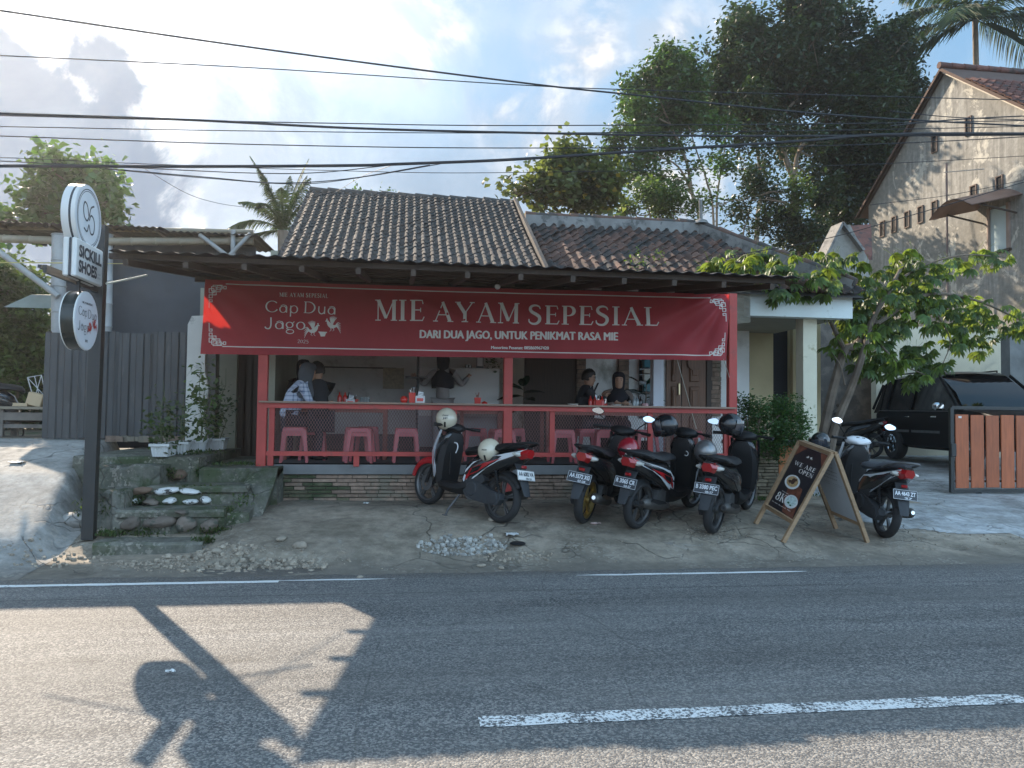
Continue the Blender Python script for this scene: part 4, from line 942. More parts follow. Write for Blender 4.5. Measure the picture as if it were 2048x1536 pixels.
# cords hanging from the banner
def cord(name, pts, r, m_, label, cat='cord', group=None, n=5):
    b = MB(); b.tube(pts, r, n); o = b.build(name, m_, smooth=True); return tag(o, label, cat, group)
m_cord = mat('pale_cord', (.4, .37, .3), .8, var=.1)
cord('cord', [P(1354, 718, BY+.02), P(1393, 858, YF-.04)], .004, m_cord, 'thin pale cord slanting down from the banner to the railing')
cord('cord', [P(1447, 718, BY+.02), P(1459, 755, YF-.08)], .004, m_cord, 'short pale cord at the right red post')
# rolled bamboo blind right of the awning
bl = thing('bamboo_blind', 'slatted bamboo blind between awning and white fascia', 'blind', P(1484, 610, 10.4)); bll = bl.location.copy()
for i in range(26):
    z = 3.30-.0185*i; a = P(1468, 600, 10.4).x; e = P(1498, 600, 10.4).x+.02; b = MB(); b.bar(V(a, 10.4, z-.02)-bll, V(e, 10.4, z+.012)-bll, .010, .008); b.build('slat', mat('bamboo_slat', (.30, .28, .22), .7, var=.3, scale=6), bl)
# ================================================================ left: corrugated fence, bamboo shed, signs
m_fence = mat('fence_tin', (.048, .048, .048), .55, var=.35, scale=2.2, stretch=(3, 3, .45), col2=(.085, .08, .072), thr=(.58, .74), s2=3.5)
m_bam = mat('bamboo', (.22, .185, .13), .55, var=.22, scale=3, stretch=(.6, .6, .6))
m_bamg = mat('grey_pole', (.30, .30, .29), .7, var=.2, scale=4)
m_cloth = mat('dark_tarp', (.040, .043, .048), .7, var=.35, scale=1.4)
YS = 11.7
fx0, fx1 = P(86, 800, YS).x, P(371, 800, YS).x; fz0, fz1 = P(86, 877, YS).z, P(88, 662, YS).z
fe = thing('metal_fence', 'tall grey corrugated metal fence left of the steps', 'fence', (fx0, YS, 1.0)); fl = fe.location.copy()
def trapz(x0, x1, z0, z1, y, pitch, dep, m_, name, par, off):
    """a sheet of standing trapezoid ribs"""
    b = MB(); b.fix = False; xs = []; x = x0
    while x < x1: xs += [(x, 0), (x+pitch*.36, 0), (x+pitch*.46, -dep), (x+pitch*.9, -dep)]; x += pitch
    xs = [(a, d) for a, d in xs if a <= x1]+[(x1, 0)]
    vs = [V(a, y+d, z)-off for z in (z0, z1) for a, d in xs]+[V(a, y+d+.004, z)-off for z in (z0, z1) for a, d in xs]; n = len(xs)
    b.add(vs, [(i, i+1, n+i+1, n+i) for i in range(n-1)]+[(2*n+i, 3*n+i, 3*n+i+1, 2*n+i+1) for i in range(n-1)]+[(n+i, n+i+1, 3*n+i+1, 3*n+i) for i in range(n-1)])
    return b.build(name, m_, par)
k = 4
for i in range(k):
    a = fx0+(fx1-fx0)*i/k; e = fx0+(fx1-fx0)*(i+1)/k+.03; trapz(a, e, fz0+.01*(i % 2), fz1+(-.02, .015, .0, .03)[i], YS-.004*(i % 2), .19, .020, m_fence, 'fence_sheet', fe, fl)
b = MB(); b.box(V(fx0+.03, YS+.04, (fz0+fz1)/2)-fl, (.06, .05, fz1-fz0)); b.build('fence_post', m_dark, fe)
b = MB(); b.bar(V(fx0, YS+.05, 1.5)-fl, V(fx1, YS+.05, 1.5)-fl, .05); b.build('fence_rail', m_dark, fe)
b = MB()
r_ = random.Random(5)
for i in range(16): x = P(215, 885, 11.5).x+i*.075; b.box((x, 11.55+r_.uniform(-.04, .04), 1.08), (.09, .08, .06+r_.random()*.03), Matrix.Rotation(r_.uniform(-.4, .4), 3, 'Z'))
tag(b.build('broken_bricks', m_brick), 'row of broken bricks along the foot of the corrugated fence', 'bricks', kind='stuff')
# plastered wall stub with a broken edge
b = MB(); xa = P(371, 700, 11.15).x+.02; za, zt_ = .9, P(385, 632, 11.15).z; pts = [(xa, za), (xa, zt_-.12), (xa+.05, zt_), (xa+.31, zt_+.02)]
r_ = random.Random(2)
for i in range(9): pts.append((xa+.255+.03*sin(i*1.9)+.015*r_.random(), zt_-.1-(zt_-za-.1)*i/8))
b.prism(pts, lambda x, z: V(x, 11.15, z), lambda x, z: V(x+.04, 11.4, z)); ws = b.build('wall_stub', mat('stub_plaster', (.58, .57, .52), .85, var=.08, scale=3, col2=(.30, .30, .27), thr=(.60, .70), s2=3))
tag(ws, 'pale plastered wall end with a broken edge beside the corrugated fence', 'wall')
b = MB(); b.prism([(xa+.26, za), (xa+.25, zt_-.1), (xa+.37, zt_-.1), (xa+.38, za)], lambda x, z: V(x, 11.2+.01*sin(z*9), z), lambda x, z: V(x, 11.42, z)); b.build('rough_edge', mat('rough_masonry', (.14, .135, .12), .95, var=.35, scale=9, bump=.8, bscale=22), ws); ws.children[0].matrix_parent_inverse = Matrix()
# shed
sh = thing('bamboo_shed', 'old shed on bamboo posts with corrugated roof behind the metal fence', 'shed', (-5, 12.3, 1.05)); s0 = sh.location.copy()
SY0, SY1 = 12.3, 13.9
def roofz(px, py): return P(px, py, SY0).z
zl = roofz(0, 462); zr = roofz(300, 449)
def szf(x): 
    x1 = P(330, 450, SY0).x; x2 = P(512, 470, SY0).x
    if x < x1: return 4.22
    return 4.22-.22*(x-x1)/(x2-x1)
for i in range(7):
    x2 = P(512, 470, SY0).x; x0 = -12; a = x0+(x2-x0)*i/7; e = x0+(x2-x0)*(i+1)/7+.06
    corr(a, e, SY0-.1, SY1, lambda y, a=a, i=i: szf(a+.3)+.05*(y-SY0)-.04+.012*(i % 2)+.06, .10, .011, off=s0).build('roofing_sheet', m_tin, sh, smooth=True)
def bam(a, e, r=.05, m_=m_bam, name='bamboo_pole', par=sh, off=s0):
    a, e = Vector(a), Vector(e); n = max(2, int((e-a).length/.35)); pts = []; rs = []
    for i in range(n+1):
        p = a+(e-a)*i/n-off; pts += [p-(e-a).normalized()*.012, p, p+(e-a).normalized()*.012]; rs += [r, r*1.13, r]
    b = MB(); b.tube(pts, rs, 10); return b.build(name, m_, par, smooth=True)
bam((-12, SY0+.05, 3.98), P(214, 485, SY0+.05), .06); bam(P(214, 483, SY0+.05), P(505, 482, SY0+.05), .06)
bam((-12, SY0+.3, 4.10), P(505, 464, SY0+.3), .04)
bam(P(116, 885, SY0), P(118, 470, SY0), .10, m_bamg); bam(P(215, 700, SY0+.1), P(218, 470, SY0+.1), .06, m_bamg)
bam(P(-40, 475, SY0-.15), P(116, 592, SY0-.15), .045, mat('pale_pole', (.28, .28, .27), .6, var=.15)); 
bam(P(400, 470, SY0-.05), P(455, 512, SY0-.05), .032, MATS['pale_pole']); bam(P(500, 468, SY0-.05), P(458, 512, SY0-.05), .032, MATS['pale_pole']); bam(P(466, 462, SY0-.03), P(466, 520, SY0-.03), .035, m_bamg)
for i in range(12):
    x = -10.5+i*.75
    if x < P(500, 470, SY0).x: b = MB(); b.bar(V(x, SY0-.05, szf(x)-.0)-s0, V(x, SY1, szf(x)+.02)-s0, .045); b.build('rafter', m_dark, sh)
b = MB(); a = P(216, 500, SY0+.35).x; e = P(512, 500, SY0+.35).x
b.box(V((a+e)/2, SY0+.35, 2.5)-s0, (e-a, .03, 3.2)); b.build('back_panel', m_cloth, sh)
a2 = P(128, 700, SY0+.5).x; b = MB(); b.box(V((a+a2)/2, SY0+.5, 2.5)-s0, (a-a2+.02, .03, 3.0)); b.build('back_panel', m_cloth, sh)
trapz(e-.62, e-.02, 2.6, 4.0, SY0+.3, .1, .02, m_fence, 'tin_panel', sh, s0)
b = MB(); q0, q1 = P(55, 598, 13.0), P(125, 600, 13.0); b.prism([(q0.x-.3, q0.z-.15), (q0.x+.1, q0.z+.06), (q1.x, q1.z+.06), (q1.x, q1.z-.15)], lambda x, z: V(x, 12.9, z)-s0, lambda x, z: V(x, 13.6, z+.1)-s0); b.build('tarp', mat('tarp', (.20, .24, .22), .6, var=.2), sh)
b = MB(); b.bar(P(0, 525, 8.6), P(128, 526, 8.1), .010); b.bar(P(205, 527, 8.6), P(330, 528, 10.0), .008)
tag(b.build('yellow_cord', mat('yellow_cord', (.45, .38, .15), .6)), 'yellowish cord stretched from the left to the sign', 'cord')
tag(bam(P(214, 567, 8.5), P(292, 551, 8.9), .010, mat('white_hose', (.6, .6, .5), .5), 'hose', None, V(0, 0, 0)), 'short pale hose sticking out from the sign pole', 'hose')
# junk under the shed roof
tb = thing('work_table', 'rough wooden work table under the shed roof', 'table', P(62, 878, 12.9)); tl_ = tb.location.copy(); zt2 = P(62, 816, 12.9).z
b = MB(); b.box(V(tl_.x, 12.95, zt2)-tl_, (.95, .6, .04)); b.build('tabletop', m_bam, tb)
b = MB(); b.box(V(tl_.x, 12.95, zt2-.13)-tl_, (.8, .5, .12)); b.build('apron', mat('grey_wood', (.16, .14, .12), .8, var=.3, scale=5), tb)
for sx in (-1, 1):
    for sy in (-1, 1): b = MB(); b.box(V(tl_.x+sx*.36, 12.95+sy*.22, (zt2+1.05)/2)-tl_, (.09, .07, zt2-1.07)); b.build('leg', MATS['grey_wood'], tb)
b = MB(); b.box(V(tl_.x, 12.73, 1.22)-tl_, (.7, .03, .06)); b.build('stretcher', MATS['grey_wood'], tb)
q = P(73, 800, 12.85); b = MB(); b.box((q.x, 12.85, zt2+.13), (.22, .16, .2), Matrix.Rotation(.25, 3, 'Y'), bev=.01); b.box((q.x-.2, 12.85, zt2+.05), (.22, .2, .05)); tag(b.build('cardboard', mat('card', (.50, .38, .24), .9, var=.1)), 'pale cardboard box on the work table', 'box')
rk = thing('wire_rack', 'white wire rack leaning behind the work table', 'rack', P(72, 800, 13.1)); q = rk.location.copy()
for k2 in range(2):
    b = MB(); c = [P(55, 755, 13.1), P(83, 750, 13.1), P(92, 795, 13.1), P(68, 800, 13.1)]
    if k2 == 0: b.tube([p-q for p in c+[c[0]]], .008, 6)
    else:
        b.tube([c[0]-q, c[2]-q], .006, 5); b.tube([c[1]-q, c[3]-q], .006, 5); b.tube([(c[0]+c[1])/2-q, (c[2]+c[3])/2-q], .006, 5)
    b.build(['rim', 'wires'][k2], mat('white_wire', (.6, .62, .6), .4), rk)
# ---------------------------------------------------------------- pole with the two shop signs
PS = V(-3.17, 8.52, .16)
m_blk = mat('black_steel', (.018, .020, .020), .45, var=.2)
pol = thing('sign_pole', 'tall black steel pole with side arms at the top of the ramp', 'pole', PS)
ztop = P(212, 452, 8.52).z
dxp = P(212, 452, 8.52).x-P(187, 1065, 8.52).x
b = MB(); b.bar(V(0, 0, 0), V(dxp, 0, ztop-PS.z), .115, .10); b.build('pole', m_blk, pol)
b = MB(); b.bar(V(dxp-.07, -.07, ztop-PS.z-.03), V(dxp*.8-.07, -.07, ztop-PS.z-.62), .05, .05); b.build('pale_tube', MATS['pale_pole'], pol)
za = P(200, 573, 8.4).z
for i, zz in enumerate((za, za-.03)): b = MB(); b.bar(V(dxp*.75, -.04, zz-PS.z), V(dxp*.75-.02-i*.0, -1.18, zz-PS.z+.0), .035 if i == 0 else .03, .04); b.build('arm', m_blk, pol)
b = MB(); b.bar(V(dxp*.75-.1, -.1, za+.02-PS.z), V(dxp*.75-.1, -1.1, za+.02-PS.z), .03); b.build('arm', m_blk, pol)
def disc_sign(name, label, px, py, Y, rad, th, fn_face, rimcols, X0=None, scz=1.0):
    """round light box in a plane along the Y axis, printed face towards +X"""
    c = P(px, py, Y); t_ = thing(name, label, 'sign', c)
    n = 40
    for i, (a, e, m_) in enumerate(rimcols):
        b = MB(); b.lathe([(.0, -a), (rad, -a), (rad, -e), (.0, -e)], (0, 0, 0), 'X', n); b.build('rim' if i else 'face_rim', m_, t_, smooth=35)
    b = MB(); b.lathe([(.0, .004), (rad*.965, .004), (rad*.965, .001)], (0, 0, 0), 'X', n); b.build('face', MATS['sign_face'], t_)
    return t_, c
m_sf = mat('sign_face', (.66, .68, .70), .35, var=.04); m_sw = mat('sign_white', (.62, .62, .60), .4, var=.06); m_ink = mat('sign_ink', (.03, .035, .045), .5, var=0); m_inkr = mat('sign_red', (.40, .035, .03), .5, var=0)
Yd = 7.72
R1 = (P(175, 372, Yd).z-P(175, 503, Yd).z)/2
us, uc = disc_sign('shoe_sign', 'white round light box with a linked loop logo over a SICKILL SHOES panel', 177, 437, Yd, R1, .2, None, [(0, .035, m_sw), (.035, .055, m_ink), (.055, .12, m_sw)])
def loopprint(mb, fn):
    for r_0, wd in ((.86, .018), (.80, .012)): _stroke(mb, [(r_0*cos(radians(a)), r_0*sin(radians(a))) for a in range(0, 361, 8)], [wd*1.6]*46, fn, 0)
    _stroke(mb, cr([(-.02, .06), (-.14, .34), (-.34, .42), (-.42, .22), (-.34, -.02), (-.14, -.1), (.0, .06), (.12, .34), (.36, .46)], 6), [.055]*99, fn, 0)
    _stroke(mb, cr([(.02, -.06), (.14, .12), (.34, .06), (.42, -.16), (.34, -.40), (.14, -.42), (.0, -.2), (-.12, -.42), (-.36, -.36)], 6), [.055]*99, fn, .0004)
b = MB(); b.fix = False; loopprint(b, lambda x, y, dz: V(.0055+dz, x*R1, y*R1)); b.build('loop_logo', m_ink, us)
pz0, pz1 = P(175, 566, Yd+.1).z-uc.z, P(175, 492, Yd+.1).z-uc.z; ya, ye = -.30, .33
for a, e, m_ in ((0, .045, m_sw), (.045, .065, m_ink), (.065, .115, m_sw)):
    b = MB(); b.box(V(.02-(a+e)/2, (ya+ye)/2, (pz0+pz1)/2), (e-a, ye-ya, pz1-pz0), bev=.012); b.build('panel_box', m_, us)
def pmap(u, v, dz=0.): return V(.0225+dz, ya+.06+(ye-ya-.10)*u, pz0+.02+(pz1-pz0-.04)*v)
for s_, v0, hh in (('SICKILL', .56, .34), ('SHOES', .12, .34)):
    b = MB(); b.fix = False; ww = 1.0 if s_ == 'SICKILL' else .80; put_text(b, s_, lambda u, v, v0=v0, hh=hh, ww=ww: pmap(u*ww, v0+v*hh), bold=.045); b.build('lettering', m_ink, us)
b = MB(); b.fix = False; put_text(b, 'LAUNDRY', lambda u, v: pmap(.82+u*.16, .24+v*.06)); put_text(b, 'REPAIR', lambda u, v: pmap(.82+u*.16, .12+v*.06)); b.build('small_print', mat('sign_greyink', (.25, .26, .28), .5, var=0), us)
b = MB(); b.bar(V(-.05, -.25, pz0+.01), V(-.05, -.25, za-uc.z), .02); b.bar(V(-.05, .25, pz0+.01), V(-.05, .25, za-uc.z), .02); b.build('bracket', m_blk, us)
R2 = (P(175, 584, Yd).z-P(175, 701, Yd).z)/2
ls, lc = disc_sign('noodle_sign', 'round white sign with black rim reading Cap Dua Jago hanging below the arm', 173, 642, Yd-.02, R2, .15, None, [(0, .010, m_sw), (.010, .12, mat('sign_black_rim', (.012, .018, .016), .25, var=.1)), (.12, .13, m_sw)])
def dmap(x, y, dz=0.): return V(.0055+dz, x*R2, y*R2)
b = MB(); b.fix = False
for s_, x0, x1, y0, h_ in (('Cap', -.72, -.02, .14, .30), ('Dua', .06, .80, .10, .30), ('Jago', -.74, .22, -.36, .32)):
    put_serif(b, s_, lambda x, y, dz, x0=x0, x1=x1, y0=y0, h_=h_: dmap(x0+(x1-x0)*x, y0+h_*y, dz), .08)
put_text(b, 'MIE AYAM SEPESIAL', lambda u, v: dmap(-.42+.86*u, .56+v*.07), bold=.02); put_text(b, '2025', lambda u, v: dmap(-.12+.24*u, -.72+v*.08), bold=.02)
b.build('lettering', m_ink, ls)
b = MB(); b.fix = False; f2 = lambda x, y, dz: dmap(x, -y, dz); rooster(b, .24, .24, .22, 1, f2); rooster(b, .60, .10, .22, -1, f2); b.build('rooster_print', m_inkr, ls)
b = MB(); b.bar(V(-.08, 0, R2-.01), V(-.08, 0, za-lc.z-.02), .025); b.build('hanger', m_blk, ls)
# ================================================================ right: old two-storey gable house
X0 = 16.0
m_old = bpy.data.materials.new('weathered_wall'); m_old.use_nodes = True; m_old.node_tree.nodes.clear(); t = NT(m_old.node_tree); p = t.pos(); bb = t.node('ShaderNodeBsdfPrincipled')
stk = t.noise(t.sc(p, 5, 5, .35), 1.3, 7, .65, .3); big = t.noise(p, .45, 5, .6); peel = t.noise(p, 1.15, 9, .7, .6); fine = t.noise(p, 7, 5, .7)
c = t.mix(t.ramp(stk, .36, .62), (.20, .192, .175), (.34, .33, .30)); c = t.mix(t.ramp(big, .40, .62), c, (.22, .21, .185))
c = t.mix(t.m('MULTIPLY', t.ramp(peel, .56, .60), .85), c, (.52, .49, .42)); c = t.mix(t.m('MULTIPLY', t.ramp(t.noise(t.vm('ADD', p, (4, 4, 4)), 1.6, 9, .75, .5), .60, .66), .6), c, (.10, .10, .09))
c = t.vm('SCALE', c, t.ramp(fine, .3, .7, .82, 1.15)); t.put(bb.inputs['Base Color'], c); bb.inputs['Roughness'].default_value = .92
bn = t.node('ShaderNodeBump'); bn.inputs['Strength'].default_value = .5; bn.inputs['Distance'].default_value = .03; t.l.new(t.m('ADD', peel, t.m('MULTIPLY', fine, .3)), bn.inputs['Height']); t.l.new(bn.outputs[0], bb.inputs['Normal']); t.l.new(bb.outputs[0], t.node('ShaderNodeOutputMaterial').inputs[0])
oh = thing('old_house', 'tall weathered grey plaster house with a steep gable and tiled roof', 'house', (X0, 15.7, .6)); ol = oh.location.copy()
ap = PXp(1893, 140, X0); el = PXp(1737, 411, X0); yn = ap.y-(el.y-ap.y); ze = el.z
vents = [(1765.6, 458), (1789, 449), (1815, 439), (1842, 429), (1870, 419), (1948, 389), (2000, 371), (1870, 288), (1938, 252)]
b = MB(); b.prism([(el.y, .2), (el.y, ze), (ap.y, ap.z), (yn, ze), (yn, .2)], lambda y, z: V(X0, y, z)-ol, lambda y, z: V(X0+.2, y, z)-ol)
b.add([V(X0, yn, .2)-ol, V(X0+9, yn, .2)-ol, V(X0+9, yn, ze)-ol, V(X0, yn, ze)-ol], [(0, 1, 2, 3)]); b.build('wall', m_old, oh)
for px, py in vents:
    c0 = PXp(px, py, X0); w_, h_ = .19, .48
    vt = thing('vent', None, None, V(X0, c0.y, c0.z)-ol); vt.parent = oh; del_ = [vt.pop(k, None) for k in ('label', 'category')] if False else None
    b = MB(); b.box((-.004, 0, 0), (.02, w_, h_)); v1 = b.build('opening', mat('vent_dark', (.015, .013, .012), .9), vt)
    b = MB()
    for sy, sz, dy, dz in ((1, 0, .035, h_+.06), (-1, 0, .035, h_+.06), (0, 1, w_, .03), (0, -1, w_, .03)): b.box((-.02, sy*(w_/2+.017), sz*(h_/2+.015)), (.045, dy, dz))
    b.build('vent_frame', mat('vent_frame', (.13, .09, .07), .8), vt)
def roofside(ya, za, yb, zb, sgn):
    n = 1; sl2 = (zb-za)/(yb-ya)
    b = MB(); b.add([V(X0-.22, ya, za)-ol, V(X0+9, ya, za)-ol, V(X0+9, yb, zb)-ol, V(X0-.22, yb, zb)-ol, V(X0-.22, ya, za-.10)-ol, V(X0-.22, yb, zb-.10)-ol], [(0, 1, 2, 3), (0, 3, 5, 4)]); return b.build('roof', mat('roof_board', (.10, .06, .045), .9), oh)
nsl = (ap.z-ze)/(ap.y-yn)
rf1 = roofside(yn-.5, ze-.5*nsl+.06, ap.y, ap.z+.06, 1); rf2 = roofside(el.y+.5, ze-.5*nsl+.06, ap.y, ap.z+.06, -1)
m_rt = mat('old_roof_tile', (.13, .055, .042), .85, var=.3, scale=6, objrand=.3, col2=(.07, .05, .045), thr=(.52, .62), s2=3)
me = pantile(m_rt); items = []
for k in range(14):
    for i in range(24): items.append((X0-.12+i*.26, yn-.45+k*.30*cos(math.atan(nsl)), k))
b = MB(); b.fix = False; pts = [Vector(v.co) for v in me.vertices]; fc = [tuple(p_.vertices) for p_ in me.polygons]
for j, (x, y, k) in enumerate(items):
    z = ze+.09+(y-yn)*nsl
    if y > ap.y-.1: continue
    if k >= 2 and j < 330: meshobj('roof_tile', me, rf1, V(x, y, z)-ol, (math.atan(nsl), rnd.gauss(0, .02), rnd.gauss(0, .02)))
    else:
        M_ = Matrix.Rotation(math.atan(nsl), 3, 'X'); b.add([M_ @ p_+V(x, y, z)-ol for p_ in pts], fc)
b.build('upper_tiles', m_rt, rf1, kind='stuff', smooth=50)
for i in range(14): b = MB(); x = X0-.25+i*.4; b.tube([V(x, ap.y, ap.z+.13)-ol, V(x+.44, ap.y, ap.z+.13)-ol], [.1, .085], 10); b.build('ridge_tile', m_rt, oh, smooth=True)
b = MB(); b.bar(V(X0-.1, yn-.3, ze-.3*nsl-.03)-ol, V(X0-.1, ap.y, ap.z-.03)-ol, .05, .13); b.build('barge_board', mat('barge', (.55, .50, .42), .8), oh)
b = MB(); b.bar(V(X0-.1, el.y+.45, ze-.45*nsl+.0)-ol, V(X0-.1, ap.y, ap.z-.0)-ol, .05, .10); b.build('barge_board', m_dark, oh)
# window with a curved tin canopy
wn = thing('window', None, None, PXp(1995, 460, X0)-ol); wn.parent = oh
wz0, wz1 = PXp(1990, 503, X0).z, PXp(1990, 418, X0).z; wy0, wy1 = PXp(1980, 460, X0).y, PXp(2019, 460, X0).y; wc = wn.location+ol
b = MB(); b.box(V(X0-.01, (wy0+wy1)/2, (wz0+wz1)/2)-wc, (.03, abs(wy1-wy0)-.1, wz1-wz0)); b.build('pane', mat('pale_shutter', (.42, .52, .53), .4, var=.05), wn)
for y in (wy0, wy1): b = MB(); b.box(V(X0-.03, y, (wz0+wz1)/2)-wc, (.07, .09, wz1-wz0+.1)); b.build('frame', mat('window_frame', (.30, .22, .18), .7), wn)
b = MB(); b.box(V(X0-.04, (wy0+wy1)/2, wz0-.05)-wc, (.10, abs(wy1-wy0)+.15, .06)); b.build('sill', m_dark, wn)
cp = thing('canopy', None, None, V(X0, (wy0+wy1)/2, wz1+.15)-ol); cp.parent = oh; b = MB(); n = 12; ca = []
for sx in (0, 1):
    ca.append([V(-1.5*sx, -.82+1.64*i/n, .34*sin(pi*i/n)-.36*sx) for i in range(n+1)])
b.rings([[v for v in ca[0]], [v for v in ca[1]]], closed=False, cap=False); b.rings([[v-V(0, 0, .02) for v in ca[0]], [v-V(0, 0, .02) for v in ca[1]]], closed=False, cap=False); b.build('canopy_sheet', mat('canopy_tin', (.20, .12, .09), .6, var=.25, scale=2), cp, smooth=True)
for y_ in (-.6, .6): b = MB(); b.bar((-1.1, y_, -.26), (0, y_, -.45), .04); b.build('canopy_strut', m_dark, cp)
for nm in (wn, cp): pass
# antenna pole in front of the gable
an = thing('antenna', 'thin television antenna pole standing before the weathered gable', 'antenna', PXp(1895, 560, X0-.6)); q = an.location.copy()
b = MB(); b.tube([V(0, 0, -.9), PXp(1893, 327, X0-.6)-q], .028, 8); b.build('mast', mat('rusty_pipe', (.15, .11, .10), .6), an)
b = MB(); b.tube([PXp(1886, 345, X0-.6)-q, PXp(1968, 338, X0-1.6)-q], .012, 6); b.build('boom', m_bamg, an)
# small outbuilding with a plastered gable between trees and old house
ob = thing('small_house', 'small tiled outbuilding with mouldy plaster gable behind the leafy tree', 'house', P(1690, 520, 17.5)); q = ob.location.copy()
def pp(px, py, Y=17.5): return P(px, py, Y)-q
g = [(1640, 540), (1652, 500), (1678, 452), (1700, 449), (1722, 492), (1738, 520), (1740, 560), (1640, 560)]
b = MB(); n = len(g); b.add([pp(*a) for a in g]+[pp(*a)+V(0, .25, 0) for a in g], [tuple(range(n)), tuple(range(2*n-1, n-1, -1))]+[(i, (i+1) % n, n+(i+1) % n, n+i) for i in range(n)]); b.build('wall', m_old, ob)
b = MB(); b.bar(pp(1680, 450)+V(0, .1, .03), pp(1722, 505)+V(0, .1, .03), .5, .06); b.bar(pp(1680, 450)+V(0, .1, .03), pp(1645, 520)+V(0, .1, .03), .5, .06); b.build('parapet', m_cement, ob)
b = MB(); a_ = [P(1690, 452, 19), P(1742, 448, 19), P(1745, 512, 17.9), P(1722, 512, 17.9)]; b.add([v-q for v in a_]+[v-q-V(0, 0, .1) for v in a_], [(0, 1, 2, 3), (7, 6, 5, 4), (0, 3, 7, 4), (3, 2, 6, 7)]); b.build('roof', m_rt, ob)
xw = P(1652, 500, 17.6).x; b = MB(); b.box(V((3+xw)/2, 19.6, 2.9)-q, (xw-3, 3.6, 4.8)); b.build('sun_block_wall', m_old, ob)  # hidden block behind the front roof, added to keep sun out of the yard
b = MB(); b.prism([(17.6, 5.2), (19.6, 5.95), (21.6, 5.2)], lambda y, z: V(2.9, y, z)-q, lambda y, z: V(xw, y, z)-q); b.build('sun_block_roof', m_rt, ob)  # top of the added block, blocks sun over the yard
# dark stone wall, cream wall, grey block wall behind the yard
b = MB(); a = P(1600, 600, 17.6).x; e = P(1772, 600, 17.6).x; b.box(((a+e)/2, 17.7, 2.2), (e-a, .2, 4.0)); tag(b.build('stone_wall', mat('dark_render', (.085, .075, .065), .9, var=.35, scale=3, bump=.8, bscale=9, col2=(.14, .12, .10), thr=(.5, .6), s2=3)), 'dark rough rendered wall behind the two leaning trunks', 'wall')
q = P(1700, 600, 17.5); b = MB(); b.box((q.x, 17.56, P(1690, 660, 17.5).z), (.6, .06, .55)); tag(b.build('window_shutter', mat('cream_board', (.30, .26, .17), .8)), 'small cream shutter in the dark rendered wall', 'shutter')
a = P(1752, 700, 16.8).x; e = P(2016, 700, 16.8).x; zc = P(1900, 655, 16.8).z
b = MB(); b.box(((a+e)/2, 16.9, zc/2+.3), (e-a, .2, zc-.6)); cw = b.build('cream_wall', mat('cream_wall', (.56, .51, .38), .85, var=.08, scale=1.4, col2=(.40, .37, .29), thr=(.55, .7), s2=1.2)); tag(cw, 'cream plastered yard wall above the black car', 'wall')
b = MB(); b.box((P(2018, 700, 14.5).x+1.0, 14.6, 1.9), (2.0, .25, P(2030, 655, 14.5).z*2-3.8)); tag(b.build('block_wall', mat('grey_blocks', (.16, .165, .16), .9, var=.3, scale=3, bump=.5, bscale=20)), 'grey block wall at the right end of the yard', 'wall')
# ================================================================ trees
m_bark = mat('bark', (.13, .10, .075), .9, var=.35, scale=5, bump=.6, bscale=18)
m_barkp = mat('pale_bark', (.22, .17, .125), .9, var=.35, scale=5, bump=.5, bscale=14)
def leafmesh(name, cents, n, size, m_, par, seed, fold=.25, hang=.3, asp=.5, fill=.35):
    """cents: (x, y, z, r). Leaves gather in sprays inside each clump; every leaf is a folded pair of facets."""
    g = np.random.default_rng(seed); C = np.array(cents); w = C[:, 3]**1.9; w /= w.sum()
    nsp = max(1, n//11); ci = g.choice(len(C), nsp, p=w); d = g.normal(size=(nsp, 3)); d /= np.linalg.norm(d, axis=1)[:, None]
    rr = (fill+(1-fill)*g.random(nsp)**.5)*(1+.12*np.sin(7*d[:, 0]+3*ci)+.10*np.sin(9*d[:, 2]+ci))
    sp = C[ci, :3]+d*rr[:, None]*C[ci, 3:4]; sp[:, 2] -= 0
    k = 11; pos = np.repeat(sp, k, 0)+g.normal(size=(nsp*k, 3))*size*1.15; N = len(pos)
    ax = g.normal(size=(N, 3)); ax[:, 2] = ax[:, 2]*.5-hang; ax /= np.linalg.norm(ax, axis=1)[:, None]
    up = g.normal(size=(N, 3))*.7; up[:, 2] += 1.; sd = np.cross(ax, up); sd /= np.linalg.norm(sd, axis=1)[:, None]+1e-9; nn = np.cross(sd, ax)
    s = size*(.6+.8*g.random(N))[:, None]; h = s*asp
    v = np.stack([pos, pos+ax*s*.5+sd*h*.5+nn*s*fold*.4, pos+ax*s, pos+ax*s*.5-sd*h*.5+nn*s*fold*.4], 1).reshape(-1, 3)
    b_ = np.arange(N)*4; f = np.stack([b_, b_+1, b_+2, b_, b_+2, b_+3], 1).reshape(-1)
    me = bpy.data.meshes.new(name); me.vertices.add(len(v)); me.vertices.foreach_set('co', v.astype(np.float32).ravel())
    me.loops.add(len(f)); me.loops.foreach_set('vertex_index', f.astype(np.int32)); me.polygons.add(N*2)
    me.polygons.foreach_set('loop_start', (np.arange(N*2)*3).astype(np.int32)); me.update(calc_edges=True); me.materials.append(m_)
    o = bpy.data.objects.new(name, me); COL.objects.link(o)
    if par: o.parent = par
    return o
def wig(a, e, n, j, r):
    a, e = Vector(a), Vector(e); L = (e-a).length
    return [a+(e-a)*i/n+(V(r.gauss(0, j), r.gauss(0, j), r.gauss(0, j*.6))*L if 0 < i < n else V(0, 0, 0)) for i in range(n+1)]
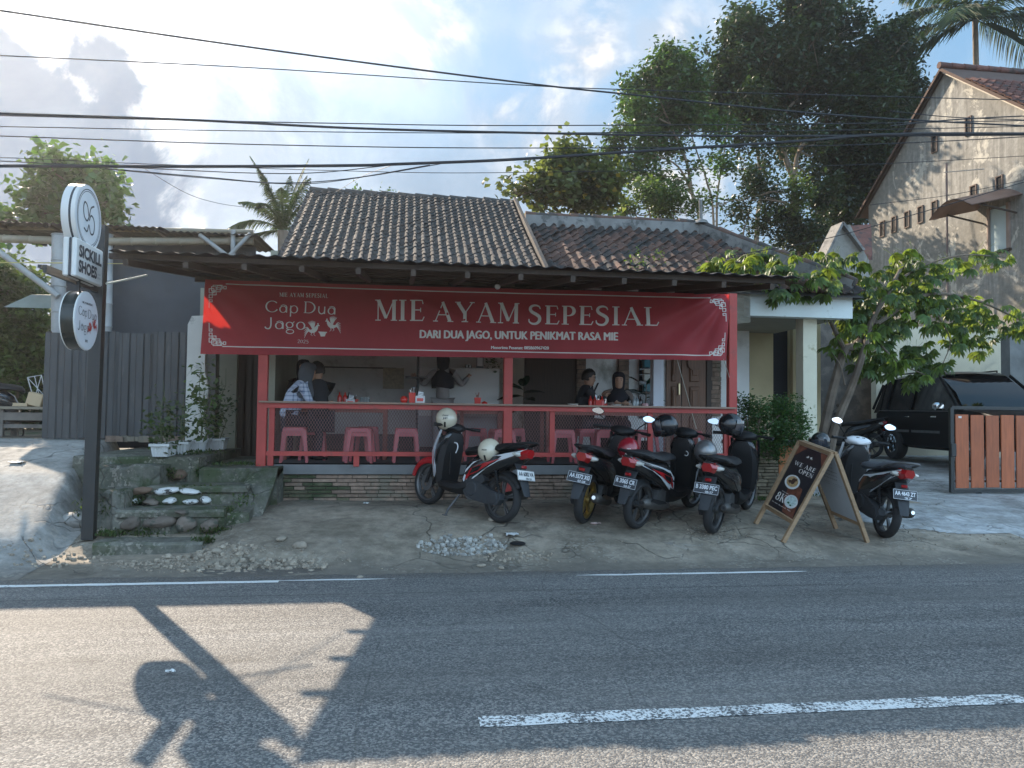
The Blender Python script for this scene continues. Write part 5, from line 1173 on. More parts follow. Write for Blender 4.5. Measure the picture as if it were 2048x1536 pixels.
def tree(name, label, base, Y, trunks, blobs, n, size, m_, seed, barkm=m_bark, dep=.8, hang=.3, asp=.5, cat='tree', group=None, fill=.35, lower=.25, r0=.16):
    """trunks: lists of photo points from the ground up; blobs: (px, py, radius px) of the crown"""
    r = random.Random(seed); b0 = P(base[0], base[1], Y); zg = 0.6; b0.z = zg
    t_ = thing(name, label, cat, b0, group=group)
    sc = (b0-V(0, 0, CH)).length/PX; sc = Y/PX*1.02
    cents = []
    for px, py, rp in blobs:
        rad = rp*sc; c = P(px, py, Y)+V(0, r.uniform(-1, 1)*dep, 0)
        cents.append((c.x-b0.x, c.y-b0.y, c.z-b0.z, rad))
        if rp > 38:
            for _ in range(3): cents.append((c.x-b0.x+r.uniform(-.6, .6)*rad, c.y-b0.y+r.uniform(-1, 1)*dep, c.z-b0.z+r.uniform(-.6, .6)*rad, rad*.6))
    tips = []
    for i, tr_ in enumerate(trunks):
        pts = [P(px, py, Y+.0)-b0+V(0, .1*i, 0) for px, py in tr_]
        if i == 0 or tr_[0][1] > base[1]-40: pts = [V(pts[0].x, pts[0].y, -.3)]+pts
        pp_ = cr(pts, 5); n_ = len(pp_); rb = r0*(1 if i == 0 else .62); b = MB(); b.tube(pp_, [rb*(1-.72*k/n_) for k in range(n_)], 8); b.build('trunk' if i == 0 else 'limb', barkm, t_, smooth=True)
        tips += [(Vector(q), rb*(1-.72*k/n_)) for k, q in enumerate(pp_) if k > n_*.25]
    b = MB()
    for (x, y, z, rad) in cents:
        c = V(x, y, z); q, rq = min(tips, key=lambda q: (q[0]-c).length+(3 if q[0].z > z else 0)); rq = min(rq*.55, .07)
        pth = wig(q, c, 4, .07, r); b.tube(pth, [rq*(1-.75*k/4)+.006 for k in range(5)], 5)
        for _ in range(3):
            e = c+V(r.gauss(0, 1), r.gauss(0, 1), r.gauss(0, .8)).normalized()*rad*.85; b.tube(wig(pth[3], e, 3, .09, r), [.02, .014, .009, .004], 4)
    o = b.build('branches', barkm, t_); o['kind'] = 'stuff'
    sub_ = []
    for (x, y, z, rad) in cents:
        sub_.append((x, y, z, rad*.62))
        for _ in range(5 if rad > .3 else 2):
            d = V(r.gauss(0, 1), r.gauss(0, 1), r.gauss(.15, .9)).normalized()*rad*r.uniform(.45, 1.35); sub_.append((x+d.x, y+d.y, z+d.z, rad*r.uniform(.2, .42)))
    leafmesh('crown', sub_, n, size, m_, t_, seed, hang=hang, asp=asp, fill=fill); return t_
L_dark = leafmat('leaf_dark', (.022, .045, .016), .30, .35)
L_mid = leafmat('leaf_mid', (.042, .088, .024), .42, .4)
L_light = leafmat('leaf_light', (.062, .10, .032), .50, .4)
L_teak = leafmat('leaf_broad', (.10, .13, .048), .5, .4, yellow=.04)
L_cass = leafmat('leaf_palmate', (.058, .11, .030), .55, .4, tcol=(.14, .19, .025))
L_bush = leafmat('leaf_bush', (.045, .10, .028), .4, .35)
# big dark tree and its neighbours, twenty-odd metres back
tree('rain_tree', 'tallest dark spreading tree with forked pale trunk in the middle right', (1598, 470), 30, [[(1600, 490), (1590, 430), (1588, 365), (1572, 320), (1562, 280), (1540, 235)], [(1590, 370), (1600, 300), (1640, 240)], [(1570, 315), (1560, 250), (1600, 190)], [(1520, 470), (1530, 380), (1518, 280), (1500, 220)]],
     [(1500, 60, 42), (1560, 50, 46), (1610, 60, 40), (1660, 45, 44), (1700, 60, 36), (1460, 85, 36), (1480, 120, 62), (1560, 120, 74), (1650, 120, 80), (1720, 130, 60), (1440, 150, 44), (1450, 200, 50), (1520, 190, 64), (1600, 190, 60), (1680, 200, 76), (1750, 190, 62), (1780, 150, 40), (1480, 250, 40), (1560, 262, 26), (1640, 258, 46), (1700, 290, 66), (1760, 260, 56), (1540, 330, 22), (1500, 320, 26), (1640, 330, 34), (1600, 300, 24)], 66000, .22, L_dark, 11, m_barkp, 1.6, r0=.20, fill=.2)
tree('dark_tree', 'dense dark tree right of the forked trunk beside the old house', (1720, 480), 31, [[(1715, 500), (1712, 420), (1705, 330), (1700, 240)]],
     [(1680, 380, 42), (1720, 360, 52), (1700, 430, 44), (1660, 440, 30), (1740, 300, 56), (1780, 240, 52), (1800, 200, 40), (1810, 160, 30), (1690, 330, 40), (1740, 420, 34), (1790, 300, 36), (1650, 300, 24)], 26000, .24, L_dark, 12, m_bark, 1.2, fill=.15)
tree('slender_tree', 'pale slender tree with several thin stems left of the big dark tree', (1395, 460), 27, [[(1400, 470), (1385, 390), (1372, 320), (1345, 260), (1320, 200)], [(1430, 460), (1415, 360), (1395, 300), (1370, 220)], [(1395, 400), (1360, 330), (1300, 300)], [(1440, 450), (1442, 380), (1455, 300), (1462, 240)]],
     [(1330, 130, 34), (1365, 120, 36), (1300, 150, 30), (1390, 150, 40), (1340, 180, 44), (1280, 180, 26), (1300, 215, 38), (1370, 215, 44), (1270, 240, 32), (1250, 270, 24), (1310, 265, 34), (1240, 300, 22), (1290, 310, 30), (1350, 300, 22), (1270, 340, 20), (1410, 260, 30), (1310, 350, 22), (1440, 330, 26), (1380, 340, 16), (1340, 380, 18), (1420, 390, 16)], 22000, .18, L_mid, 13, m_barkp, .9, r0=.09, fill=.25)
tree('low_tree', 'low leafy growth under the forked tree behind the roof hip', (1600, 520), 27, [[(1600, 540), (1590, 490), (1570, 450)], [(1600, 500), (1640, 460)], [(1490, 500), (1500, 440), (1510, 380)]],
     [(1500, 380, 26), (1540, 400, 26), (1480, 420, 22), (1520, 350, 20), (1560, 440, 30), (1600, 470, 34), (1640, 460, 26), (1590, 430, 22), (1630, 410, 22), (1530, 450, 20), (1560, 480, 24), (1620, 490, 30), (1650, 380, 20)], 9000, .17, L_dark, 14, m_bark, .6, r0=.07)
tree('bright_shrub_tree', 'bright green young trees showing over the roof ridge', (1300, 470), 25, [[(1300, 480), (1300, 430), (1290, 400)], [(1350, 470), (1345, 410)]],
     [(1260, 410, 22), (1290, 395, 26), (1320, 380, 22), (1350, 400, 20), (1330, 415, 22), (1380, 420, 18), (1250, 425, 14), (1595, 370, 20), (1610, 400, 18)], 5200, .14, L_light, 15, m_bark, .5, r0=.05)
tree('broadleaf_tree', 'broad-leaved olive green tree behind the join of the two roofs', (1150, 480), 20, [[(1150, 500), (1150, 430), (1140, 380), (1135, 340)], [(1150, 430), (1190, 370)]],
     [(1130, 320, 24), (1160, 318, 26), (1100, 345, 30), (1140, 350, 36), (1180, 345, 32), (1070, 365, 26), (1110, 380, 32), (1160, 385, 36), (1200, 380, 30), (1215, 400, 22), (1040, 380, 18), (1010, 385, 14), (1090, 400, 24), (1190, 405, 24)], 5000, .17, L_teak, 16, m_barkp, .6, r0=.10, asp=.8, fill=.3)
tree('corner_tree', 'broad-leaved tree behind the shed and the round shoe sign', (140, 520), 18.5, [[(140, 560), (140, 450), (138, 380)], [(140, 430), (190, 390)]],
     [(105, 345, 26), (140, 355, 34), (180, 345, 26), (85, 385, 26), (120, 395, 36), (165, 395, 38), (205, 385, 26), (215, 415, 22), (110, 330, 12), (70, 430, 20), (30, 438, 18), (0, 445, 22), (195, 425, 24)], 5500, .18, L_mid, 17, m_bark, .6, r0=.10, asp=.8, fill=.3)
tree('yard_tree', 'light green tree filling the gap left of the metal fence', (40, 800), 15.5, [[(30, 860), (34, 760), (28, 640)], [(34, 760), (70, 660)]],
     [(20, 570, 30), (50, 600, 34), (10, 620, 34), (70, 650, 30), (40, 660, 36), (0, 680, 32), (60, 700, 30), (20, 730, 30), (50, 745, 26), (-20, 560, 40), (5, 760, 20), (75, 720, 16)], 7000, .13, L_light, 18, m_bark, .4, r0=.06)
tree('bamboo_clump', 'dark green thicket behind the junk under the shed roof', (40, 820), 17, [[(30, 860), (34, 760), (28, 640)], [(90, 860), (90, 700)]],
     [(0, 700, 40), (40, 680, 40), (80, 690, 36), (110, 700, 30), (20, 760, 40), (60, 760, 40), (100, 770, 30), (10, 820, 30), (60, 820, 34), (100, 820, 30), (-30, 800, 40), (0, 640, 30), (140, 740, 30)], 12000, .15, L_dark, 20, m_bark, .4, r0=.06)
tree('far_tree', 'distant bright tree under the shed roof', (10, 600), 20, [[(10, 620), (12, 560)]], [(0, 540, 26), (40, 560, 22), (70, 575, 18), (-20, 560, 24)], 1500, .16, L_light, 19, m_bark, .4, r0=.06)
for i, (px, py) in enumerate([(712, 384), (760, 386)]):
    q = P(px, py+6, 14.2); b = MB(); o = leafmesh('roof_sprout', [(0, 0, 0, .11), (.1, 0, -.02, .07)], 90, .06, L_mid, None, 90+i, hang=-.4); o.location = q
    tag(o, ['left tuft of weeds on the left roof ridge', 'right tuft of weeds on the left roof ridge'][i], 'plant')
for i, (px, py, Y, h) in enumerate([(1270, 535, 10.8, .2), (1320, 528, 10.9, .26), (1283, 538, 10.8, .12)]):
    q = P(px, py, Y); o = leafmesh('roof_sprout', [(0, 0, .02, .06), (0, 0, .1, .05), (0, 0, h*.8, .04)], 40, .05, L_light, None, 95+i, hang=-.3); o.location = q
    tag(o, ['short sprout among the right roof tiles', 'taller sprout growing from the right roof tiles', 'smallest sprout at the eave of the right roof'][i], 'plant')
# ---------------------------------------------------------------- coconut palms
L_palm = leafmat('palm_leaf', (.045, .075, .030), .35, .3, rough=.4)
def palm(label, px, py, Y, fronds, L, seed, trunk=True, lw=.035, lf=.5):
    r = random.Random(seed); c = P(px, py, Y); b0 = V(c.x, c.y, .6); t_ = thing('coconut_palm', label, 'palm tree', b0); h = c.z-.6
    if trunk: b = MB(); b.tube([V(0, 0, -.3), V(.1, 0, h*.5), V(0, 0, h)], [.16, .13, .11], 9); b.build('trunk', m_barkp, t_, smooth=True)
    for i, (az_, up, dr, k) in enumerate(fronds):
        d = V(cos(az_), sin(az_), 0); Lf = L*k; pts = []; n = 22
        for j in range(n+1):
            s = j/n; pts.append(V(0, 0, h)+d*Lf*(s*cos(up)+.1*s*s)*(1-.25*s*dr)+V(0, 0, 1)*Lf*(s*sin(up)-dr*s*s))
        b = MB(); b.fix = False; b.tube(pts, [.028*(1-.8*j/n) for j in range(n+1)], 4, cap=False)
        for j in range(2, n+1):
            for q in range(4):
                s = j+q/4-.9; a = int(min(s, n-1)); f_ = min(1, s-a); p = pts[a]*(1-f_)+pts[min(a+1, n)]*f_; tg = (pts[min(a+1, n)]-pts[max(a-1, 0)]).normalized(); sd = tg.cross(V(0, 0, 1)); 
                if sd.length < .1: sd = V(-d.y, d.x, 0)
                sd.normalize(); ll = lf*L*.42*sin(pi*(.15+.82*s/n))*r.uniform(.8, 1.1)
                for sg in (-1, 1):
                    e = p+(sd*sg*.8+tg*.55).normalized()*ll*.75+V(0, 0, -ll*r.uniform(.25, .75)); mdl = (p+e)/2+V(0, 0, ll*.12); wv = tg*lw
                    b.add([p-wv*.5, p+wv*.5, mdl+wv*.6, e, mdl-wv*.6], [(0, 1, 2, 3, 4)])
        b.build('frond', L_palm, t_)
palm('coconut palm with drooping fronds behind the old house roof', 1950, 40, 29, [(pi+.1, .35, .55, 1.), (pi-.3, .1, .45, 1.), (pi+.5, .75, .6, .9), (pi*.8, .95, .5, .9), (.2, .5, .5, 1.), (-.3, .15, .5, 1.), (.6, .9, .5, .9), (-1.5, .3, .5, .9), (-1.2, .8, .6, .9), (-1.9, .6, .6, 1.), (pi-.1, -.25, .35, .95), (0.05, -.2, .35, 1.), (1.5, 1.1, .3, .8), (-2.4, .05, .45, 1.), (-.8, .1, .45, 1.), (pi, 1.1, .4, .8)], 5.3, 31, lf=.62)
palm('small palm with feathery upright fronds left of the tiled roof', 566, 462, 16, [(pi+.2, .55, .75, 1.0), (pi-.2, .05, .5, .95), (pi, 1.0, .5, .9), (pi*.75, 1.25, .25, .85), (0, 1.15, .4, .85), (.5, 1.35, .2, .9), (-.6, 1.2, .3, .9), (pi+.6, 1.3, .25, .95), (.1, .6, .7, .8), (1.4, 1.4, .1, .8), (-1.5, 1.1, .4, .8), (pi+1.2, .8, .5, .8), (pi+.1, 1.3, .2, 1.1), (.2, 1.4, .15, 1.05)], 1.75, 32, lf=.52, lw=.014)
# ---------------------------------------------------------------- the palmate-leaved tree over the porch
pt = thing('cassava_tree', 'leaning tree with large palmate leaves spreading over the porch and car', 'tree', V(*P(1648, 905, 11.6))); q = V(*P(1648, 905, 11.6)); q.z = .42; pt.location = q
lm = MB(); lm.fix = False
for k in range(7):
    a = radians(-78+26*k); d = V(cos(a), sin(a), 0); L = .21*(1-.10*abs(k-3)); s = V(-d.y, d.x, 0)
    m1 = d*L*.35+V(0, 0, -.01); m2 = d*L*.72+V(0, 0, -.045); e = d*L+V(0, 0, -.10); w1 = .026; w2 = .030
    lm.add([V(0, 0, 0), m1+s*w1+V(0, 0, .012), m1, m1-s*w1+V(0, 0, .012), m2+s*w2+V(0, 0, .006), m2, m2-s*w2+V(0, 0, .006), e], [(0, 2, 1), (0, 3, 2), (1, 2, 5, 4), (2, 3, 6, 5), (4, 5, 7), (5, 6, 7)])
lm.add([V(0, 0, 0), V(-.004, .004, .0), V(-.2, .003, .05), V(-.2, -.003, .05)], [(0, 1, 2, 3)])
lme = bpy.data.meshes.new('leaf'); lme.from_pydata(lm.v, [], lm.f); lme.materials.append(L_cass); lme.polygons.foreach_set('use_smooth', [True]*len(lm.f))
r = random.Random(77)
cb = [(1450, 520, 22, 11.0), (1500, 515, 26, 11.2), (1550, 520, 32, 11.2), (1600, 530, 36, 11.4), (1650, 525, 34, 11.5), (1700, 520, 34, 11.6), (1640, 565, 34, 11.5), (1700, 570, 40, 11.6), (1750, 590, 44, 11.8), (1560, 560, 26, 11.0), (1690, 610, 24, 11.2), (1800, 560, 44, 11.9), (1850, 530, 40, 12.2), (1780, 630, 50, 11.8), (1760, 690, 40, 11.8), (1720, 650, 30, 11.5), (1830, 620, 34, 12.0), (1870, 580, 34, 12.2), (1900, 620, 34, 12.3), (1950, 610, 30, 12.5), (1920, 520, 22, 12.4), (1960, 510, 18, 12.6), (2010, 515, 18, 12.8), (1990, 630, 28, 12.5), (1790, 720, 28, 11.5), (1850, 700, 22, 11.9), (1880, 730, 24, 12.0), (1930, 670, 26, 12.2), (1980, 680, 20, 12.5), (1690, 690, 14, 11.6), (1820, 500, 12, 12.1), (1845, 755, 12, 11.6), (2040, 640, 24, 12.6), (1740, 730, 22, 11.7), (1480, 525, 24, 10.6), (1530, 530, 26, 10.5), (1580, 540, 28, 10.5), (1630, 550, 30, 10.5), (1680, 550, 30, 10.6), (1560, 575, 16, 10.4), (1615, 575, 18, 10.4), (1430, 522, 14, 10.7), (1420, 530, 10, 11.0)]
far_ = MB(); far_.fix = False
for i in range(1050):
    px, py, rp, Y = cb[int(r.random()**.9*len(cb)) % len(cb)] if r.random() < .35 else max((cb[r.randrange(len(cb))] for _ in range(2)), key=lambda c_: c_[2])
    a = r.uniform(0, 2*pi); s = sqrt(r.random()); p = P(px+cos(a)*rp*s*1.1, py+sin(a)*rp*s, Y+r.uniform(-.7, .6)); k = r.uniform(.6, 1.15); eu = (r.uniform(-.6, .6), r.uniform(.0, .9), r.uniform(0, 2*pi))
    if i < 295: meshobj('leaf', lme, pt, p-q, eu, (k, k, k))
    else:
        M_ = Matrix.Rotation(eu[2], 3, 'Z') @ Matrix.Rotation(eu[1], 3, 'Y') @ Matrix.Rotation(eu[0], 3, 'X'); far_.add([M_ @ (Vector(v)*k)+(p-q)+V(0, .3, -.05) for v in lm.v], lm.f)
far_.build('inner_leaves', L_cass, pt, smooth=True, kind='stuff')
def limb(pts, r0, r1, name='limb', par=pt, off=q, m_=m_bark):
    pp_ = cr([P(*a)-off for a in pts], 5); b = MB(); n = len(pp_); b.tube(pp_, [r0+(r1-r0)*k/n for k in range(n)], 8); return b.build(name, m_, par, smooth=True)
limb([(1640, 912, 11.6), (1650, 850, 11.6), (1668, 770, 11.6), (1690, 700, 11.6), (1712, 690, 11.6), (1750, 640, 11.7)], .085, .05, 'trunk')
limb([(1658, 912, 11.5), (1672, 850, 11.5), (1705, 770, 11.5), (1728, 700, 11.5), (1745, 640, 11.6), (1790, 560, 11.8), (1800, 540, 11.9)], .075, .03, 'trunk')
limb([(1690, 700, 11.6), (1660, 640, 11.6), (1640, 580, 11.5), (1560, 540, 11.3), (1450, 520, 11.0)], .04, .012); limb([(1750, 650, 11.6), (1850, 590, 12.0), (1950, 600, 12.4), (2040, 640, 12.6)], .04, .012)
limb([(1790, 565, 11.8), (1850, 530, 12.2), (1930, 510, 12.4), (2010, 515, 12.8)], .025, .008); limb([(1740, 660, 11.6), (1790, 720, 11.6), (1850, 750, 11.6)], .02, .008); limb([(1800, 540, 11.9), (1836, 510, 12.1), (1828, 492, 12.1)], .012, .005)
limb([(1870, 620, 12.0), (1900, 680, 12.1), (1885, 730, 12.0)], .012, .006); limb([(1690, 770, 11.5), (1680, 730, 11.5), (1660, 700, 11.5)], .015, .005)
# bush on the planter wall, with trunk
bu = thing('bush', 'rounded bright green bush in front of the ochre porch', 'bush', V(*P(1500, 985, 9.9))); q2 = bu.location.copy()
c_ = []
for px, py, rp in [(1490, 810, 22), (1520, 815, 24), (1550, 825, 26), (1580, 820, 26), (1600, 845, 20), (1500, 845, 30), (1540, 860, 34), (1580, 870, 28), (1510, 885, 26), (1550, 895, 22), (1480, 870, 18), (1600, 880, 16), (1560, 805, 14), (1500, 915, 14)]:
    p = P(px, py, 9.95+rnd.uniform(-.15, .2))-q2; c_.append((p.x, p.y, p.z, rp*10/PX))
leafmesh('foliage', c_, 7500, .045, L_bush, bu, 41, hang=.1, fill=.2)
b = MB(); b.tube([P(1502, 1000, 9.95)-q2, P(1500, 940, 9.95)-q2, P(1510, 880, 9.95)-q2], [.09, .075, .05], 8)
for e in ((1560, 830), (1490, 830), (1590, 870), (1530, 810)): b.tube([P(1508, 890, 9.95)-q2, P(e[0]*.5+752, (e[1]+880)/2, 9.95)-q2, P(e[0], e[1], 9.95)-q2], [.03, .02, .008], 5)
b.build('stem', m_bark, bu, smooth=True)
# stone-clad planter wall with orange tiles
YW = 10.12
pwt = thing('planter_wall', 'low stone-clad wall with orange tiled ends right of the railing', 'wall', V(P(1530, 985, YW).x, YW, .4)); q3 = pwt.location.copy()
xa, xe = P(1474, 900, YW).x, P(1618, 900, YW).x; xo = P(1557, 900, YW).x; xo2 = P(1497, 900, YW).x; zt3 = P(1540, 886, YW).z
b = MB(); b.box(V((xa+xe)/2, YW+.25, (.38+zt3)/2)-q3, (xe-xa, .42, zt3-.40)); b.build('core', m_mortar, pwt)
me = MB().box((0, 0, 0), (1, 1, 1), bev=.1); me_ = me.build('cladding_stone', mat('cladding_stone', (.20, .165, .11), .9, var=.3, scale=9, objrand=.35, bump=.5, bscale=30), pwt); pr = me_
r = random.Random(4); z = .40; first = True
while z < zt3-.05:
    h = r.uniform(.035, .06); x = xo2
    while x < xo-.02:
        w_ = min(r.uniform(.12, .3), xo-x)
        o = pr if first else meshobj('cladding_stone', pr.data, pwt); first = False
        o.location = V(x+w_/2, YW+.02-r.uniform(0, .02), z+h/2)-q3; o.scale = (w_-.008, .06, h-.008); x += w_
    z += h
m_orange = mat('orange_tile', (.42, .15, .05), .45, var=.2, scale=6, stretch=(12, 12, .6), objrand=.12)
for (a, e) in ((xo, xe), (xa, xo2)):
    nx = 2 if e-a > .3 else 1
    for i in range(nx):
        for k in range(3 if a == xo else 2):
            b = MB(); w_ = (e-a)/nx; h = .26; b.box(V(a+w_*(i+.5), YW+.005, zt3-.03-h*(k+.5))-q3, (w_-.008, .03, h-.008), bev=.003); b.build('tile', m_orange, pwt)
b = MB(); b.box(V((xa+xe)/2, YW+.22, zt3)-q3, (xe-xa+.05, .5, .05)); b.build('coping', MATS['coping_cement'], pwt)
# potted plants along the platform edge
m_pot = mat('white_planter', (.56, .57, .56), .6, var=.10, scale=6, col2=(.32, .33, .28), thr=(.55, .68), s2=5)
def planter(i, x, y, z, rz, label, stems, seed):
    t_ = thing('planter_box', label, 'planter', (x, y, z), rz, 'white planter boxes beside the steps'); L, w_, h = .46, .20, .15
    b = MB(); rs = []
    def rib(s, zz):
        out = []; n = 11; m_ = 5
        for k in range(n*2): t = k/(n*2-1); out.append((-w_/2*s+w_*s*0, -L/2*s+L*s*t, (k % 2)*.007))
        pts = []
        for side in range(4):
            N = (n if side % 2 == 0 else m_)*2
            for k in range(N):
                t = k/N; o = .006*(k % 2)
                if side == 0: pts.append(V(-w_/2*s+o, L/2*s-L*s*t, zz))
                elif side == 1: pts.append(V(-w_/2*s+w_*s*t, -L/2*s+o, zz))
                elif side == 2: pts.append(V(w_/2*s-o, -L/2*s+L*s*t, zz))
                else: pts.append(V(w_/2*s-w_*s*t, L/2*s-o, zz))
        return pts
    b.rings([rib(.82, 0), rib(.97, h*.86)], cap=True); b.build('box', m_pot, t_)
    b = MB()
    for sx, sy, dx, dy in ((-1, 0, .025, L+.03), (1, 0, .025, L+.03), (0, -1, w_, .025), (0, 1, w_, .025)): b.box((sx*w_/2, sy*L/2, h*.92), (dx, dy, .03))
    b.build('rim', m_pot, t_); b = MB(); b.box((0, 0, h*.85), (w_-.03, L-.03, .01)); b.build('soil', mat('soil', (.04, .03, .02), .95), t_)
    pl_ = thing('potted_plant', ['leafy plant with yellowish top leaves in the nearest white planter', 'tall thin plant in the second white planter', 'tallest lobed-leaf plant in the third white planter', 'dark spindly plant in the farthest white planter'][i], 'plant', (x, y, z+h*.85), rz)
    r = random.Random(seed); b = MB(); cc = []
    for (dx, dy, hh, lean, dens, sz) in stems:
        e = V(dx+lean, dy, hh); pts = wig(V(dx, dy, 0), e, 4, .03, r); b.tube(pts, [.007, .006, .005, .004, .002], 5)
        for k in range(dens): s = .25+.75*k/max(1, dens-1); p = pts[0]+(e-pts[0])*s; cc.append((p.x+r.gauss(0, .02), p.y+r.gauss(0, .02), p.z, sz*r.uniform(.7, 1.1)))
    b.build('stem', mat('green_stem', (.08, .10, .04), .7), pl_, smooth=True)
    return pl_, cc
L_pot = leafmat('leaf_pot', (.085, .135, .050), .45, .35); L_potd = leafmat('leaf_pot_dark', (.045, .075, .035), .4, .3)
pls = [(-2.82, 9.76, .945, 0.05, 'nearest white ribbed planter box at the top of the steps', [(0, -.12, .38, -.04, 7, .07), (.02, .05, .56, -.05, 8, .07), (0, .15, .45, .03, 6, .07), (.03, 0, .30, .05, 5, .08), (-.02, -.05, .78, .0, 4, .06)], L_pot, .075),
       (-2.74, 10.24, .95, 0.08, 'second white planter box from the steps', [(0, 0, .72, .02, 4, .05), (0, .1, .40, .0, 3, .05), (0, -.1, .25, .0, 3, .05)], L_potd, .06),
       (-2.64, 10.72, .955, 0.1, 'third white planter box from the steps', [(0, 0, 1.0, -.02, 7, .08), (0, .1, .8, .05, 7, .07), (.02, -.1, .45, .05, 6, .07)], L_pot, .095),
       (-2.52, 11.2, .96, 0.1, 'farthest white planter box by the olive wall', [(0, 0, .85, .02, 8, .07), (.0, .1, 1.0, .06, 7, .06), (0, -.12, .5, .08, 7, .07)], L_potd, .06)]
for i, (x, y, z, rz, lab, stems, lm_, ls_) in enumerate(pls):
    pl_, cc = planter(i, x, y, z, rz, lab, stems, 60+i); leafmesh('leaves', cc, 230 if i != 1 else 110, ls_, lm_, pl_, 70+i, hang=.1, asp=.55, fill=.1)
# ================================================================ overhead cables
m_cab = mat('cable', (.018, .018, .022), .6, var=.1)
def cable(pts, r, label, Y=6.9, group='overhead cables', n=6):
    b = MB(); q = [P(px, py, Y) if len(a) == 0 else P(px, py, a[0]) for px, py, *a in pts]; b.tube(cr(q, 12), r*.8, n, cap=False); o = b.build('cable', m_cab, smooth=True); return tag(o, label, 'cable', group)
cable([(-200, -8), (0, 21), (512, 96), (1024, 163), (1270, 190), (1700, 232), (2250, 262)], .010, 'topmost twisted cable, falling steadily from the top left')
cable([(-200, 100), (0, 111), (512, 136), (1024, 169), (1280, 180), (1700, 191), (2250, 206)], .006, 'thin second cable crossing the topmost one in the middle', 7.3)
cable([(-200, 219), (0, 227), (380, 240), (700, 256), (1024, 265), (1500, 272), (2250, 268)], .013, 'thick dark cable above the tree branches, third from the top at left', 7.0)
cable([(-200, 227), (0, 231), (390, 241), (700, 247), (1024, 251), (1700, 247), (2250, 237)], .006, 'thin cable running just over the thick third cable', 7.2)
cable([(-200, 248), (0, 253), (512, 262), (1024, 266), (1700, 260), (2250, 248)], .005, 'thin cable touching the thick third cable near the middle', 7.1)
cable([(-200, 265), (0, 272), (512, 289), (1024, 296), (1700, 290), (2250, 262)], .006, 'lone thin cable between the thick cable and the bundle', 7.2)
cable([(-200, 334), (0, 332), (400, 333), (700, 331), (800, 328), (1024, 319), (1300, 301), (1600, 282), (1810, 268), (2250, 268)], .016, 'thickest black cable bundle rising to the right', 6.8)
cable([(-200, 310), (0, 315), (300, 328), (700, 342), (1024, 345), (1700, 330), (2250, 300)], .004, 'very thin cable passing behind the thick bundle', 7.6)
cable([(0, 322), (280, 336), (500, 346), (640, 345), (800, 328)], .005, 'upper sagging wire under the bundle at the left', 6.9, 'sagging wires under the bundle')
cable([(210, 337), (420, 355), (560, 366), (700, 357), (860, 330)], .005, 'second sagging wire under the bundle', 6.85, 'sagging wires under the bundle')
cable([(200, 337), (420, 357), (600, 368), (740, 352), (880, 328)], .004, 'lowest sagging wire under the bundle', 6.8, 'sagging wires under the bundle')
cable([(290, 338), (370, 385), (430, 405), (490, 414), (545, 416)], .003, 'thin wire curving down towards the small palm', 8)
cable([(672, 384, 13.9), (720, 355, 10), (785, 330, 6.9)], .004, 'thin drop wire from the left roof ridge up to the bundle')
cable([(1460, 512, 9), (1640, 480, 8.6), (1800, 437, 8.2), (2048, 364, 8), (2250, 300, 8)], .006, 'cable slanting up across the old house from the awning')
cable([(1740, 410, 8.2), (1900, 390, 8.2), (2048, 360, 8.1), (2250, 320, 8)], .004, 'thinner slanting cable just above the other on the old house')
cable([(1780, 252), (1900, 240), (2048, 232), (2250, 225)], .008, 'short dark cable crossing the gable near its top', 7.4)
cable([(1780, 222), (1900, 234), (2048, 240), (2250, 250)], .006, 'thin cable crossing over another on the gable', 7.5)
# ================================================================ motor scooters
m_tyre = mat('tyre_rubber', (.018, .018, .019), .75, var=.25, scale=12, bump=.2, bscale=60)
m_blkpl = mat('black_plastic', (.010, .0105, .0115), .5, spec=.3, var=.25, scale=6)
m_grypl = mat('grey_plastic', (.036, .039, .043), .6, spec=.3, var=.2, scale=6)
m_seat = mat('seat_vinyl', (.013, .0135, .015), .5, spec=.3, var=.2, scale=5, bump=.15, bscale=70)
m_alu = mat('cast_metal', (.14, .14, .14), .5, metal=.7, var=.25, scale=12)
m_chrome = mat('chrome', (.65, .65, .65), .12, metal=1., var=.04)
m_mirror = mat('mirror_glass', (.85, .87, .9), .03, metal=1., var=0)
m_redl = mat('tail_lamp_red', (.30, .008, .01), .15, var=.05, coat=.6)
m_clearl = mat('clear_lamp', (.45, .44, .40), .12, var=.05, coat=.6)
m_gold = mat('gold_rim', (.42, .29, .10), .35, metal=.8, var=.15, scale=9)
def gloss(name, c): return mat('gloss_'+name, c, .22, var=.06, scale=4, coat=.5)
g_black, g_white, g_red = gloss('black', (.011, .012, .014)), gloss('white', (.60, .62, .64)), gloss('red', (.40, .012, .018))
m_muff = mat('muffler_steel', (.07, .065, .06), .5, metal=.5, var=.3, scale=10)
def shellpoly(mb, poly, yf, th=.02):
    """side panel: poly in (x, z), yf(x, z) gives the outer y; with thickness inwards"""
    n = len(poly); vs = [V(x, yf(x, z), z) for x, z in poly]+[V(x, yf(x, z)-(th if yf(x, z) > 0 else -th), z) for x, z in poly]
    mb.add(vs, [tuple(range(n)), tuple(range(2*n-1, n-1, -1))]+[(i, i+n, (i+1) % n+n, (i+1) % n) for i in range(n)])
